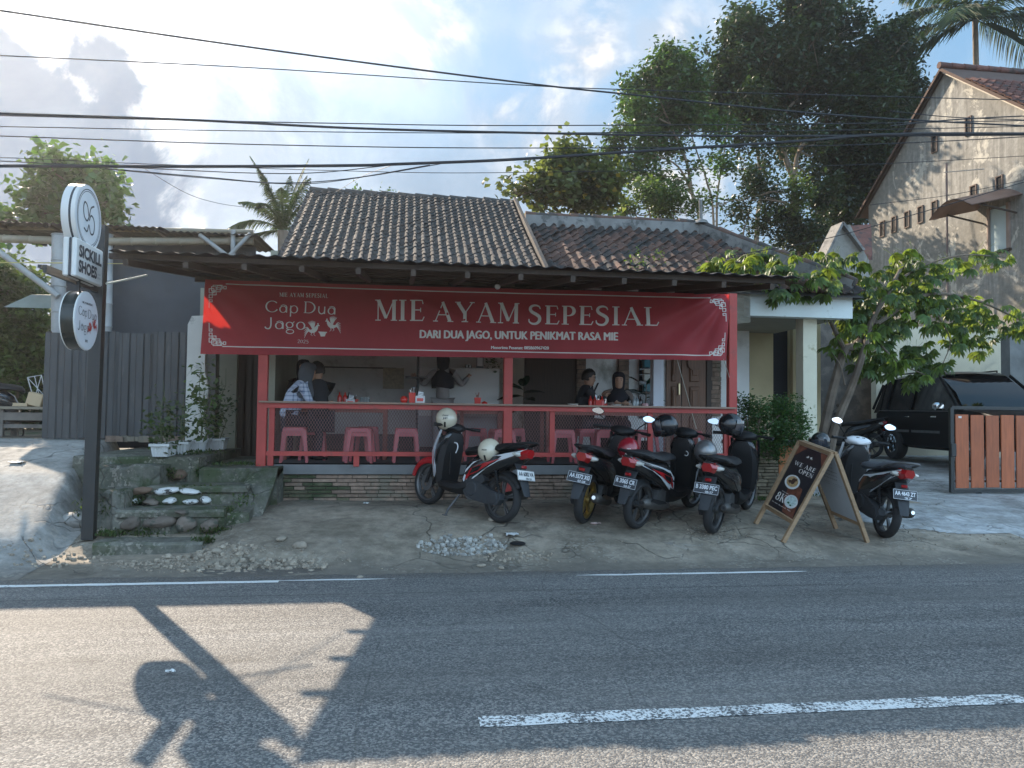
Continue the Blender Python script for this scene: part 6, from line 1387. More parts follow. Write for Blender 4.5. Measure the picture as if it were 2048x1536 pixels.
def wheel(parent, x, rimm, R=.272, w_=.05, spokes=5, name='wheel', disc=False):
    wt = thing(name, None, None, (x, 0, R)); wt.parent = parent
    b = MB(); k = 12; prof = []
    for i in range(k+1): a = -pi*.62+1.24*pi*i/k; prof.append((R-w_*.92+w_*.92*cos(a), w_*1.02*sin(a)))
    b.lathe(prof, (0, 0, 0), 'Y', 36); b.build('tyre', m_tyre, wt, smooth=60)
    ri = R-w_*1.25; b = MB(); b.lathe([(ri+.012, -.034), (ri-.004, -.036), (ri-.018, -.02), (ri-.018, .02), (ri-.004, .036), (ri+.012, .034)], (0, 0, 0), 'Y', 36)
    b.lathe([(0, -.045), (.038, -.045), (.042, -.02), (.042, .02), (.038, .045), (0, .045)], (0, 0, 0), 'Y', 18)
    for i in range(spokes):
        a = 2*pi*i/spokes+.3
        for o in (-.10, .10):
            c0 = V(cos(a)*.03, 0, sin(a)*.03); c1 = V(cos(a+o)*(ri-.012), 0, sin(a+o)*(ri-.012)); b.bar(c0, c1, .016, .026, up=V(0, 1, 0))
    b.build('rim', rimm, wt, smooth=35)
    if disc: b = MB(); b.lathe([(.05, .048), (.10, .048), (.10, .052), (.05, .052)], (0, 0, 0), 'Y', 24); b.build('brake_disc', m_alu, wt)
    return wt
def arcshell(mb, cx, cz, R, a0, a1, hw, drop, n=14, th=.006, nose=0.):
    """mudguard over a wheel"""
    rs = []
    for i in range(n+1):
        t = i/n; a = radians(a0+(a1-a0)*t); hwt = hw*(1-.25*abs(2*t-1)**3); r0 = R+nose*max(0, 1-2.5*t)
        ring = []
        for y, d in ((-1, -drop), (-.92, -.01), (-.5, .012), (0, .018), (.5, .012), (.92, -.01), (1, -drop)):
            ring.append(V(cx+cos(a)*(r0+d), y*hwt, cz+sin(a)*(r0+d)))
        for y, d in ((1, -drop), (.9, -.016), (0, .006), (-.9, -.016), (-1, -drop)): ring.append(V(cx+cos(a)*(r0+d-th), y*(hwt-th), cz+sin(a)*(r0+d-th)))
        rs.append(ring)
    mb.rings(rs)
def plate(parent, loc, rot, text, sub, white=False):
    pt_ = thing('number_plate', None, None, loc, rot=rot); pt_.parent = parent      # local: x right, y up, faces +z
    fg, bg_ = (m_ink, mat('plate_white', (.66, .66, .64), .5, var=.06)) if white else (mat('plate_ink', (.62, .64, .66), .5, var=.04), mat('plate_black', (.03, .034, .042), .5, var=.1))
    b = MB(); b.box((0, 0, -.002), (.275, .112, .003)); b.build('plate_sheet', bg_, pt_)
    b = MB(); b.fix = False; put_text(b, text, lambda u, v: V(-.118+.236*u, -.008+.046*v, .001), bold=.035)
    put_text(b, sub, lambda u, v: V(-.01+.09*u, -.046+.022*v, .001), bold=.03); b.build('lettering', fg, pt_)
    b = MB(); b.fix = False
    for a, e, w1, h1 in ((0, .0525, .268, .003), (0, -.0525, .268, .003), (-.134, 0, .003, .108), (.134, 0, .003, .108)): b.add([V(a-w1/2, e-h1/2, .0012), V(a+w1/2, e-h1/2, .0012), V(a+w1/2, e+h1/2, .0012), V(a-w1/2, e+h1/2, .0012)], [(0, 1, 2, 3)])
    b.build('plate_border', fg, pt_)
    return pt_
def mirror(parent, y, steer=0, tilt=(0, 0), h=1.19, spread=.30, shape=0, z0=1.0):
    s = 1 if y > 0 else -1; mt = thing('mirror', None, None, (0, 0, 0)); mt.parent = parent
    b = MB(); c = V(.30, s*spread, h); b.tube(cr([(.36, s*.17, z0-.02), (.35, s*.2, z0+.04), (.31, s*(spread-.03), h-.05), tuple(c+V(.02, 0, -.02))], 4), .0065, 6); b.build('stem', m_blkpl, mt, smooth=True)
    R = Matrix.Rotation(tilt[0], 3, 'Y') @ Matrix.Rotation(tilt[1], 3, 'Z')
    o = [(.078*cos(a)*(1+.10*cos(2*a)), .042*sin(a)*(1+.12*cos(3*a+.5))) for a in [2*pi*k/14 for k in range(14)]]
    if s < 0: o = [(-a, e) for a, e in o]
    b = MB(); b.rings([[c+R @ V(.026, y_*.6, z_*.6) for y_, z_ in o], [c+R @ V(.014, y_*.95, z_*.95) for y_, z_ in o], [c+R @ V(0, y_, z_) for y_, z_ in o]]); b.build('mirror_housing', m_blkpl, mt, smooth=True)
    b = MB(); n = len(o); b.fix = False; b.add([c+R @ V(-.0015, y_*.90, z_*.88) for y_, z_ in o], [tuple(range(n))]); b.build('mirror_glass', m_mirror, mt)
def scooter(name, label, rear, heading, lean, cfg, group='scooters parked on the forecourt'):
    """x forward, z up, rear axle at x=-.62, front axle at x=.66; rear: world contact point of the rear tyre"""
    P0, P1, P2 = cfg['body'], cfg['apron'], cfg['fender']; ax = .65
    t_ = thing(name, label, 'scooter', group=group)
    ca, sa = cos(heading), sin(heading); gx, gy = rear[0]+ca*.62, rear[1]+sa*.62
    fx, fy = rear[0]+ca*1.27, rear[1]+sa*1.27; zf, zr_ = fz(fx, fy), fz(rear[0], rear[1]); pit = -atan2(zf-zr_, 1.27)
    t_.location = (gx, gy, zr_+(zf-zr_)*.49); t_.rotation_mode = 'ZYX'
    M_ = Matrix.Rotation(heading, 4, 'Z') @ Matrix.Rotation(pit, 4, 'Y') @ Matrix.Rotation(lean, 4, 'X'); t_.rotation_mode = 'XYZ'; t_.rotation_euler = M_.to_euler('XYZ')
    wheel(t_, -.62, cfg.get('rim', m_alu), disc=False, spokes=cfg.get('sp', 5)); wheel(t_, ax, cfg.get('rimf', cfg.get('rim', m_alu)), disc=True, w_=.043, spokes=cfg.get('sp', 5))
    b = MB(); arcshell(b, ax, .272, .305, 8, 165, .062, .07, nose=.03); b.build('front_fender', P2, t_, smooth=50)
    b = MB()
    for s in (-1, 1): b.tube([(ax, s*.068, .272), (ax-.03, s*.068, .36), (.50, s*.062, .70)], [.022, .02, .02], 8)
    b.build('fork', m_blkpl, t_, smooth=True)
    # apron: front shield, wide at the knees, pointed below
    rs = []
    for z, xf, w_, dp in ((.36, .44, .07, .04), (.44, .50, .12, .06), (.56, .52, .165, .09), (.68, .50, .19, .11), (.80, .455, .175, .12), (.89, .42, .13, .10), (.94, .40, .08, .06)):
        ring = []
        for k in range(9): a = -pi/2+pi*k/8; ring.append(V(xf-dp+dp*cos(a)**.8 if abs(cos(a)) > 1e-6 else xf-dp, w_*sin(a), z))
        ring += [V(xf-dp-.02, w_*.8, z), V(xf-dp-.02, -w_*.8, z)]; rs.append(ring)
    b = MB(); b.rings(rs); b.build('front_apron', cfg.get('front', g_black), t_, smooth=50)
    for s in (-1, 1):                        # coloured wing panels of the apron
        poly = [(.43, .36), (.52, .52), (.545, .66), (.50, .80), (.44, .90), (.405, .93), (.43, .84), (.47, .73), (.475, .62), (.44, .52), (.38, .42)]
        b = MB(); shellpoly(b, poly, lambda x, z: s*(.216-.50*max(0, x-.40)-.16*abs(z-.70)), .03); b.build('side_wing', P1, t_, smooth=30)
        if cfg.get('decal'): b = MB(); b.fix = False; shellpoly(b, [(.455, .50), (.50, .64), (.50, .70), (.47, .62), (.44, .53)], lambda x, z: s*(.2195-.50*max(0, x-.40)-.16*abs(z-.70)), .002); b.build('decal', cfg['decal'], t_)
    # inner leg shield
    rs = []
    for z, x0, x1, w_ in ((.30, .30, .44, .15), (.42, .30, .44, .17), (.60, .30, .44, .175), (.74, .29, .42, .165), (.85, .29, .40, .13), (.91, .30, .38, .08)):
        rs.append([V(x0, -w_*.8, z), V(x0-.012, 0, z), V(x0, w_*.8, z), V((x0+x1)/2, w_, z), V(x1, w_*.8, z), V(x1, -w_*.8, z), V((x0+x1)/2, -w_, z)])
    b = MB(); b.rings(rs); b.build('leg_shield', m_blkpl, t_, smooth=40)
    if cfg.get('ring'): b = MB(); b.fix = False; b.lathe([(.022, 0), (.032, 0)], (.284, -.07, .74), 'X', 16); b.build('round_logo', cfg['ring'], t_)
    # foot board and lower fairing
    rs = []
    for x, w_, z0, z1 in ((.40, .10, .26, .36), (.28, .15, .235, .335), (.10, .165, .225, .325), (-.06, .165, .225, .35), (-.18, .14, .24, .42)):
        rs.append([V(x, -w_, z1), V(x, w_, z1), V(x, w_+.008, (z0+z1)/2), V(x, w_*.75, z0), V(x, -w_*.75, z0), V(x, -w_-.008, (z0+z1)/2)])
    b = MB(); b.rings(rs); b.build('footboard', m_blkpl, t_, smooth=35)
    # body under the seat, rising to the tail
    prof = [(-.02, .33, .48, .10), (-.09, .33, .62, .135), (-.20, .36, .70, .155), (-.34, .44, .735, .165), (-.50, .52, .76, .165), (-.66, .60, .80, .145), (-.80, .68, .845, .11), (-.92, .76, .875, .055)]
    rs = []
    for x, z0, z1, w_ in prof:
        m_ = (z0+z1)/2; rs.append([V(x, w_*.55, z1), V(x, w_*.9, z1-(z1-z0)*.18), V(x, w_, m_), V(x, w_*.85, z0+(z1-z0)*.15), V(x, w_*.5, z0), V(x, -w_*.5, z0), V(x, -w_*.85, z0+(z1-z0)*.15), V(x, -w_, m_), V(x, -w_*.9, z1-(z1-z0)*.18), V(x, -w_*.55, z1)])
    b = MB(); b.rings(rs); b.build('body', cfg.get('under', g_black), t_, smooth=45)
    def hw(x):
        xs = [(-p[0], p[3]) for p in prof]; return interp(xs, -x)
    for s in (-1, 1):
        poly = cfg.get('panel') or [(-.05, .40), (-.10, .52), (-.22, .62), (-.45, .70), (-.70, .775), (-.90, .84), (-.93, .86), (-.80, .76), (-.62, .68), (-.45, .58), (-.30, .47), (-.18, .39), (-.09, .36)]
        yy = lambda x, z: s*(hw(x)+.012-.22*abs(z-interp([(.0, .42), (.3, .58), (.6, .70), (.95, .83)], -x)))
        b = MB(); shellpoly(b, poly, yy, .015); b.build('side_panel', P0, t_, smooth=30)
        if cfg.get('decal2'):
            for dp_ in ([(-.14, .44), (-.20, .54), (-.42, .63), (-.66, .715), (-.50, .63), (-.30, .51)], [(-.10, .385), (-.13, .46), (-.24, .52), (-.17, .44)]):
                b = MB(); b.fix = False; shellpoly(b, dp_, lambda x, z: yy(x, z)+s*.003, .002); b.build('decal', cfg['decal2'], t_)
            b = MB(); b.fix = False; shellpoly(b, [(-.19, .475), (-.24, .55), (-.40, .61), (-.34, .54)], lambda x, z: yy(x, z)+s*.005, .002); b.build('decal', g_black, t_)
    # seat
    rs = []
    for x, z, h, w_ in ((.04, .70, .03, .06), (.0, .715, .06, .10), (-.12, .735, .07, .125), (-.28, .745, .07, .145), (-.42, .765, .075, .15), (-.52, .80, .08, .145), (-.66, .83, .07, .125), (-.80, .865, .05, .085), (-.87, .885, .02, .04)):
        rs.append([V(x, w_*cos(a), z+(h*sin(a) if sin(a) > 0 else .03*sin(a))) for a in [2*pi*k/14 for k in range(14)]])
    b = MB(); b.rings(rs); b.build('seat', cfg.get('seat', m_seat), t_, smooth=60)
    # grab rail, tail lamp, indicators
    b = MB(); b.tube(cr([(-.58, .13, .80), (-.74, .135, .865), (-.93, .09, .92), (-.97, 0, .93), (-.93, -.09, .92), (-.74, -.135, .865), (-.58, -.13, .80)], 4), .014, 8); b.build('grab_rail', cfg.get('rail', m_blkpl), t_, smooth=True)
    b = MB(); rs = []
    for x, w_, z0, z1 in ((-.80, .115, .73, .84), (-.89, .10, .735, .85), (-.945, .06, .76, .85)): rs.append([V(x, w_*sy, z) for sy, z in ((-1, (z0+z1)/2), (-.6, z1), (.6, z1), (1, (z0+z1)/2), (.6, z0), (-.6, z0))])
    b.rings(rs); b.build('tail_lamp', m_redl, t_, smooth=30)
    for s in (-1, 1):
        b = MB(); rs = []
        for y, r_ in ((.085, .022), (.115, .028), (.15, .014)): rs.append([V(-.86+.4*(y-.085)+.03*cos(a), s*y, .785+.03*sin(a)*r_/.028) for a in [2*pi*k/10 for k in range(10)]])
        b.rings(rs); b.build('indicator', m_clearl, t_, smooth=True)
    # rear mudguard with plate
    b = MB(); pts = [(-.76, .72), (-.83, .64), (-.89, .54), (-.945, .43), (-.985, .35)]; rs = []
    for i, (x, z) in enumerate(pts): w_ = (.070, .074, .070, .060, .048)[i]; rs.append([V(x, -w_, z), V(x-.012, 0, z-.004), V(x, w_, z), V(x+.02, w_*.9, z+.004), V(x+.014, 0, z+.002), V(x+.02, -w_*.9, z+.004)])
    b.rings(rs); b.build('rear_mudguard', m_grypl, t_, smooth=30)
    b = MB(); b.box((-.875, 0, .655), (.03, .07, .035), bev=.008); b.build('reflector', m_redl, t_)
    nx = V(-.93, 0, .36).normalized(); Rm = Matrix((V(0, -1, 0), nx.cross(V(0, -1, 0)), nx)).transposed()
    plate(t_, V(-.925, 0, .57), Rm.to_euler(), cfg['plate'][0], cfg['plate'][1], cfg.get('white_plate', False))
    b = MB(); arcshell(b, -.62, .272, .30, 60, 150, .055, .04); b.build('inner_fender', m_blkpl, t_, smooth=50)
    # engine and drive case (left), muffler (right), shock, stand
    b = MB(); poly = [(-.10, .30), (-.12, .40), (-.24, .43), (-.38, .40), (-.55, .35), (-.70, .33), (-.73, .27), (-.68, .20), (-.50, .19), (-.30, .20), (-.16, .23)]
    b.prism(poly, lambda x, z: V(x, .075, z), lambda x, z: V(x, .15, z)); b.build('drive_case', m_grypl, t_, smooth=30)
    b = MB(); b.lathe([(0, .16), (.075, .158), (.085, .15)], (-.25, 0, .32), 'Y', 20); b.lathe([(0, .162), (.06, .160), (.072, .15)], (-.61, 0, .27), 'Y', 20)
    b.prism([(-.16, .40), (-.20, .50), (-.36, .52), (-.44, .44), (-.40, .40)], lambda x, z: V(x, .06, z), lambda x, z: V(x, .14, z)); b.build('air_box', m_grypl, t_, smooth=30)
    b = MB(); b.prism([(-.05, .24), (-.02, .36), (-.14, .42), (-.34, .40), (-.40, .30), (-.34, .20), (-.14, .18)], lambda x, z: V(x, -.09, z), lambda x, z: V(x, .075, z)); b.build('engine', m_alu, t_)
    b = MB(); b.tube(cr([(-.10, -.06, .22), (-.16, -.12, .19), (-.26, -.145, .22)], 4), .02, 8); b.tube([(-.26, -.15, .225), (-.34, -.155, .24), (-.70, -.165, .33), (-.80, -.165, .355), (-.83, -.165, .363)], [.035, .052, .060, .056, .03], 14); b.build('muffler', m_muff, t_, smooth=40)
    b = MB(); b.prism([(-.38, .30), (-.42, .335), (-.66, .405), (-.72, .39), (-.70, .34)], lambda x, z: V(x, -.218, z-.02), lambda x, z: V(x, -.20, z-.02)); b.tube([(-.815, -.165, .36), (-.85, -.165, .37)], [.022, .022], 10); b.build('heat_shield', cfg.get('shield', m_blkpl), t_)
    b = MB(); b.tube([(-.66, .105, .33), (-.52, .11, .64)], .014, 8)
    for k in range(9): f_ = .15+.07*k; c = V(-.66+.14*f_, .105+.005*f_, .33+.31*f_); b.lathe([(.024, -.006), (.030, 0), (.024, .006)], c, 'Z', 10)
    b.build('shock_absorber', m_blkpl, t_, smooth=True)
    b = MB(); 
    if cfg.get('centre'):
        for s in (-1, 1): b.tube([(-.22, s*.06, .22), (-.30, s*.13, .02), (-.34, s*.15, .0)], .014, 8)
    else: b.tube([(-.02, .10, .22), (.03, .20, .03), (.01, .24, -.035 if lean > 0 else .0)], .013, 8); b.box((.01, .245, -.03), (.06, .05, .01))
    b.build('stand', m_alu, t_, smooth=True)
    # handlebar cover, lamp, bars, levers
    rs = []
    for x, w_, z0, z1 in ((.47, .05, .93, .98), (.44, .13, .90, 1.01), (.38, .17, .90, 1.035), (.32, .15, .92, 1.03), (.28, .07, .94, .99)): rs.append([V(x, w_*cos(a), (z0+z1)/2+(z1-z0)/2*sin(a)) for a in [2*pi*k/12 for k in range(12)]])
    b = MB(); b.rings(rs); b.build('handlebar_cover', cfg.get('hb', m_blkpl), t_, smooth=60)
    b = MB(); b.tube([(.40, 0, .90), (.38, 0, .97)], .03, 10); b.box((.318, 0, 1.0), (.02, .12, .045), bev=.006); b.build('instrument', m_blkpl, t_)
    b = MB(); rs = []
    for x, w_, z0, z1 in ((.46, .115, .70, .86), (.505, .10, .70, .84), (.53, .05, .72, .80)): rs.append([V(x, w_*cos(a), (z0+z1)/2+(z1-z0)/2*sin(a)) for a in [2*pi*k/12 for k in range(12)]])
    b.rings(rs); b.build('headlamp', m_clearl, t_, smooth=True)
    b = MB(); b.tube(cr([(.30, .35, .985), (.36, .18, .985), (.38, 0, .975), (.36, -.18, .985), (.30, -.35, .985)], 4), .012, 8); b.build('handlebar', m_blkpl, t_, smooth=True)
    for s in (-1, 1):
        b = MB(); b.tube([(.335, s*.25, .985), (.298, s*.365, .985)], [.018, .02], 10); b.build('grip', m_blkpl, t_, smooth=True)
        b = MB(); b.tube([(.38, s*.2, .975), (.385, s*.26, .968), (.35, s*.345, .965)], .006, 6); b.build('brake_lever', m_alu, t_, smooth=True)
        if s not in cfg.get('nomirror', ()): mirror(t_, s, 0, cfg.get('tilt', {}).get(s, (0, 0)), cfg.get('mh', 1.19), cfg.get('ms', .30))
    b = MB()
    b.tube(cr([(.36, .02, .93), (.31, .05, .80), (.28, .06, .60), (.26, .05, .42)], 4), .006, 5); b.build('cable', m_blkpl, t_, smooth=True)
    if cfg.get('hook'): b = MB(); b.tube(cr([(.25, .06, .80), (.20, .06, .79), (.18, .06, .74), (.20, .06, .68)], 4), .008, 6); b.build('bag_hook', mat('pale_plastic', (.6, .6, .6), .4), t_, smooth=True)
    return t_
def hd(a, b_): return atan2(b_[1]-a[1], b_[0]-a[0])
def gp(px, py):
    """where the line of sight meets the uneven forecourt"""
    d = ray(px, py); t = 4.
    while t < 30:
        p = V(0, 0, CH)+d*t
        if p.z <= fz(p.x, p.y): break
        t += .02
    return p
CF = {}
r1, f1 = gp(998, 1047), gp(868, 1011)
s1 = scooter('scooter', 'white and black scooter with red front fender parked alone, front wheel to the left', (r1.x, r1.y), hd(r1, f1), radians(7), dict(body=g_white, apron=g_white, fender=g_red, decal=g_red, decal2=g_red, front=g_black, plate=('AA 6082 VA', '08-26'), white_plate=True, hook=True, nomirror=(1, -1)))
r2, f2 = gp(1166, 1047), gp(1262, 1000)
s2 = scooter('scooter', 'glossy black scooter with gold wheels, leftmost of the close group of three', (r2.x, r2.y), hd(r2, f2), radians(9), dict(body=g_black, apron=g_black, fender=g_black, rim=m_gold, plate=('AA 5572 XG', '07-28'), shield=m_chrome, tilt={1: (.0, 0), -1: (.35, .2)}, mh=1.17, ms=.33))
r3, f3 = gp(1274, 1057), gp(1350, 1021)
s3 = scooter('scooter', 'white-sided black scooter in the middle of the close group of three', (r3.x, r3.y), hd(r3, f3)-.06, radians(7), dict(body=g_white, apron=g_white, fender=g_black, decal2=g_red, ring=mat('pale_plastic', (.6, .6, .6), .4), plate=('R 3065 CR', '04-27'), nomirror=(1, -1)))
r4, f4 = gp(1426, 1067), gp(1482, 1026)
s4 = scooter('scooter', 'all black scooter seen from behind, nearest the A-frame sign', (r4.x, r4.y), hd(r4, f4)+.03, radians(5), dict(body=g_black, apron=g_black, fender=g_black, plate=('B 3380 PEC', '08-27'), tilt={1: (.25, 0)}, nomirror=(-1,), mh=1.12, ms=.36))
r5, f5 = gp(1766, 1075), gp(1650, 1010)
s5 = scooter('scooter', 'white scooter with tall red tail lamp behind the A-frame sign', (r5.x, r5.y), hd(r5, f5), radians(7), dict(body=g_white, apron=g_white, fender=g_black, hb=g_white, seat=mat('grey_seat', (.075, .08, .09), .55, var=.15), plate=('AA 4643 ZT', '27'), tilt={1: (.3, .2), -1: (.3, .1)}, shield=m_chrome, mh=1.2, ms=.34, rail=m_alu, panel=[(-.05, .36), (-.10, .55), (-.22, .64), (-.45, .69), (-.70, .77), (-.88, .84), (-.90, .80), (-.72, .68), (-.50, .52), (-.30, .40), (-.16, .33)]))
q6 = P(1743, 921, 16.2)
s6 = scooter('scooter', 'small black scooter parked in the yard beside the black car', (q6.x-.1, 16.1), radians(128), radians(6), dict(body=g_black, apron=g_black, fender=g_black, plate=('AA 2318 KE', '25'), mh=1.2, ms=.33, tilt={1: (.2, 0), -1: (.2, 0)}), group=None)
q7 = P(12, 880, 12.6)
s7 = scooter('scooter', 'dark scooter half hidden in the junk under the shed roof', (q7.x-.55, 12.75), radians(20), radians(6), dict(body=g_black, apron=g_black, fender=g_black, plate=('AA 3712 LD', '26')), group=None)
s7.location.z = 1.06
# ---------------------------------------------------------------- helmets
def helmet(label, loc, rot, shell, kind='open', r=.135, decal=None, word=None):
    t_ = thing('helmet', label, 'helmet', loc, rot=rot, group='helmets on the scooters'); n = 24      # x forward, z up, centre of the shell
    b = MB(); rs = []
    for i in range(13):
        a = pi/2-pi*.86*i/12; zz = sin(a)*r*1.02; rr = max(.004, cos(a)*r); ring = []
        for k in range(n):
            th = 2*pi*k/n; x = rr*cos(th)*1.12; y = rr*sin(th)*.96; z = zz
            if kind == 'open' and x > .02: z = max(z, -.015+.25*(abs(y)/r)*-.25 if False else -.02-.9*max(0, .06-x)) if zz < -.02 else z
            ring.append(V(x, y, z))
        rs.append(ring)
    rs.append([V(v.x*.88, v.y*.88, v.z+.008) for v in rs[-1]]); rs.append([V(v.x*.8, v.y*.8, min(v.z+.1, .06)) for v in rs[-1]])
    b.rings(rs, cap=False); b.build('shell', shell, t_, smooth=60)
    b = MB(); b.tube([v*1.0 for v in rs[12]]+[rs[12][0]], .006, 6, cap=False); b.build('edge_trim', m_blkpl, t_, smooth=True)
    b = MB(); b.sphere((0, 0, -.01), r*.86, 16, 10, (1.08, .95, .86)); b.build('lining', m_blkpl, t_, smooth=True)
    if kind == 'open':
        b = MB(); b.box((-.135*1.0, 0, -.055), (.012, .022, .07), Matrix.Rotation(-.35, 3, 'Y'), bev=.004); b.build('strap_loop', m_blkpl, t_)
        for s in (-1, 1): b = MB(); b.lathe([(0, .004), (.009, .003), (.010, 0)], (.02, s*.128, -.03), 'Y', 10); b.build('snap', m_blkpl, t_)
        b = MB(); b.tube(cr([(.03, .11, -.09), (.06, .06, -.19), (.07, .0, -.21), (.06, -.06, -.19), (.03, -.11, -.09)], 4), .007, 5); b.build('chin_strap', m_blkpl, t_)
    else:
        b = MB(); rs = []
        for z, k_ in ((.075, 1.10), (.045, 1.17), (.0, 1.20), (-.05, 1.17)): rs.append([V(r*k_*cos(a), r*.99*sin(a)*k_/1.12, z) for a in [radians(-80+160*j/14) for j in range(15)]])
        b.rings(rs, closed=False, cap=False); b.build('visor', mat('dark_visor', (.03, .035, .045), .06, var=.02, coat=1.), t_, smooth=True)
        b = MB(); rs = []
        for z, k_ in ((-.05, 1.14), (-.085, 1.15), (-.115, 1.0)): rs.append([V(r*k_*cos(a)*1.02, r*.99*sin(a)*k_/1.08, z) for a in [radians(-90+180*j/14) for j in range(15)]])
        b.rings(rs, closed=False, cap=False); b.build('chin_bar', shell, t_, smooth=True)
    if word:
        for wd, zz, w_, h_ in word:
            b = MB(); b.fix = False
            def f(u, v, w_=w_, zz=zz, h_=h_):
                a = pi+(u-.5)*w_; z = zz+v*h_; el = math.asin(max(-1, min(1, z/(r*1.02)))); rr = cos(el)*r+.0015; return V(rr*cos(a)*1.12, rr*sin(a)*.96*1., z)
            put_text(b, wd, lambda u, v: f(1-u if False else u, v), bold=.03); b.build('lettering', decal or m_ink, t_)
    return t_
h_cream = gloss('cream', (.56, .50, .38)); h_red = gloss('wine', (.26, .012, .022)); h_sil = mat('silver_helmet', (.22, .22, .22), .28, metal=.6, var=.05)
def atpx(px, py, ref): return P(px, py, ref)
ym = s1.location.y
helmet('cream open-face helmet hung upright on the handlebar of the lone scooter', P(893, 838, ym+.28), (radians(3), radians(-4), radians(80)), h_cream, word=[('LETSHELMET', .045, .62, .016), ('JP', .012, .5, .02)])
helmet('cream helmet resting on the back of the lone scooter seat', P(979, 901, r1.y+.13), (radians(0), radians(-9), radians(60)), h_cream, word=[('SPEEDER', .03, .5, .014)])
helmet('dark red helmet resting on the seat of the middle scooter', P(1257, 898, r3.y+.32), (radians(2), radians(-6), radians(75)), h_red, decal=m_prt, word=[('Apacha', -.045, .7, .028), ('helmet', .02, .35, .014)])
helmet('glossy black full-face helmet on the handlebar of the middle scooter', P(1331, 851, f3.y-.25), (0, radians(12), radians(150)), g_black, 'full')
helmet('matt silver helmet resting on the rearmost black scooter seat', P(1411, 903, r4.y+.33), (0, radians(-6), radians(85)), h_sil, decal=mat('bronze_ink', (.3, .2, .12), .5), word=[('CARGLOSS', -.02, .55, .014)])
helmet('black full-face helmet on the handlebar next to the right red post', P(1462, 849, f4.y-.15), (0, radians(15), radians(-10)), g_black, 'full')
helmet('black helmet hung on the handlebar of the white scooter behind the sign', P(1641, 883, f5.y-.3), (0, radians(20), radians(200)), g_black, 'full', r=.125)
# drab jacket hung over the lone scooter bars
b = MB(); q = P(893, 880, ym+.26); 
b.rings([[V(q.x+.10*cos(a)*k, q.y+.08*sin(a)*k, q.z+z) for a in [2*pi*j/12 for j in range(12)]] for z, k in ((.06, .4), (.03, .9), (-.05, 1.0), (-.13, .85), (-.2, .5))]); tag(b.build('bag', m_seat, smooth=True), 'black bag hung under the cream helmet on the handlebar', 'bag')
# ================================================================ A-frame sign board
fa, fb = gp(1511, 1048), gp(1566, 1085); ba_, bb_ = gp(1735, 1085), gp(1668, 1050)
sgn = thing('sandwich_board', 'wooden A-frame sign board reading WE ARE OPEN with noodle bowls', 'sign', fa); so_ = Vector(fa)
Tl, Tr = P(1599, 884, (fa.y+bb_.y)/2+.02), P(1664, 908, (fb.y+ba_.y)/2+.0)
m_fr = mat('frame_wood', (.28, .18, .10), .65, var=.25, scale=7, stretch=(1, 1, 3))
bb2 = V(ba_.x+(fa.x-fb.x)*1., ba_.y+(fa.y-fb.y)*1., 0); bb2.z = fz(bb2.x, bb2.y)
def abar(a, e, w_=.035, h_=.045, name='frame_bar', m_=m_fr): b = MB(); b.bar(Vector(a)-so_, Vector(e)-so_, w_, h_); return b.build(name, m_, sgn)
def lerp(a, e, t): return Vector(a)*(1-t)+Vector(e)*t
abar(fa, Tl, name='leg'); abar(fb, Tr, name='leg'); abar(ba_, Tr+V(.045, .0, 0), name='leg'); abar(bb2, Tl+V(.045, 0, 0), name='leg')
abar(Tl, Tr); abar(Tl+V(.05, 0, .0), Tr+V(.05, 0, .0)); abar(lerp(fa, Tl, .22), lerp(fb, Tr, .22)); abar(lerp(bb2, Tl, .20)+V(.03, 0, 0), lerp(ba_, Tr, .20)+V(.03, 0, 0))
c00, c10, c01, c11 = lerp(fa, Tl, .24), lerp(fb, Tr, .24), lerp(fa, Tl, .97), lerp(fb, Tr, .97)
nrm = (c10-c00).cross(c01-c00).normalized()
def insetq(c00, c10, c01, c11, k=.035):
    u = (c10-c00).normalized()*k; return c00+u, c10-u, c01+u, c11-u
q4 = [v-so_ for v in insetq(c00, c10, c01, c11)]
def bslab(q, nn, n=12):
    b = MB(); f = quadmap(*q, nn, 0); vs = [f(i/n, j/n, -d) for d in (0, .012) for j in range(n+1) for i in range(n+1)]; k = (n+1)**2
    fs = [(k*s+j*(n+1)+i, k*s+j*(n+1)+i+1, k*s+(j+1)*(n+1)+i+1, k*s+(j+1)*(n+1)+i) for s in (0, 1) for j in range(n) for i in range(n)]
    ed = [i for i in range(n)]+[n+(n+1)*j for j in range(n)]+[n+(n+1)*n-i for i in range(n)]+[(n+1)*(n-j) for j in range(n)]
    fs += [(a, e, e+k, a+k) for a, e in zip(ed, ed[1:]+ed[:1])]; b.add(vs, fs); return b
b = bslab(q4, nrm)
b.build('poster', mat('poster_black', (.020, .018, .020), .35, var=.3, scale=8), sgn)
af = quadmap(*q4, nrm, .003)
def prt(col, fn_build, name): b = MB(); b.fix = False; fn_build(b); b.build(name, col, sgn)
def disk(mb, u, v, ru, rv, dz=0., n=20, fn=af): mb.add([fn(u+ru*cos(2*pi*k/n), v+rv*sin(2*pi*k/n), dz) for k in range(n)], [tuple(range(n))])
m_brn = mat('poster_brown', (.14, .05, .03), .4, var=.4, scale=20); m_bowl = mat('poster_bowl', (.58, .58, .56), .35, var=.1, scale=20)
prt(m_brn, lambda b: b.add([af(.55, .02, .0003), af(.98, .0, .0003), af(.80, .42, .0003), af(.30, .48, .0003), af(.40, .2, .0003)], [(0, 1, 2, 3, 4)]), 'poster_glow')
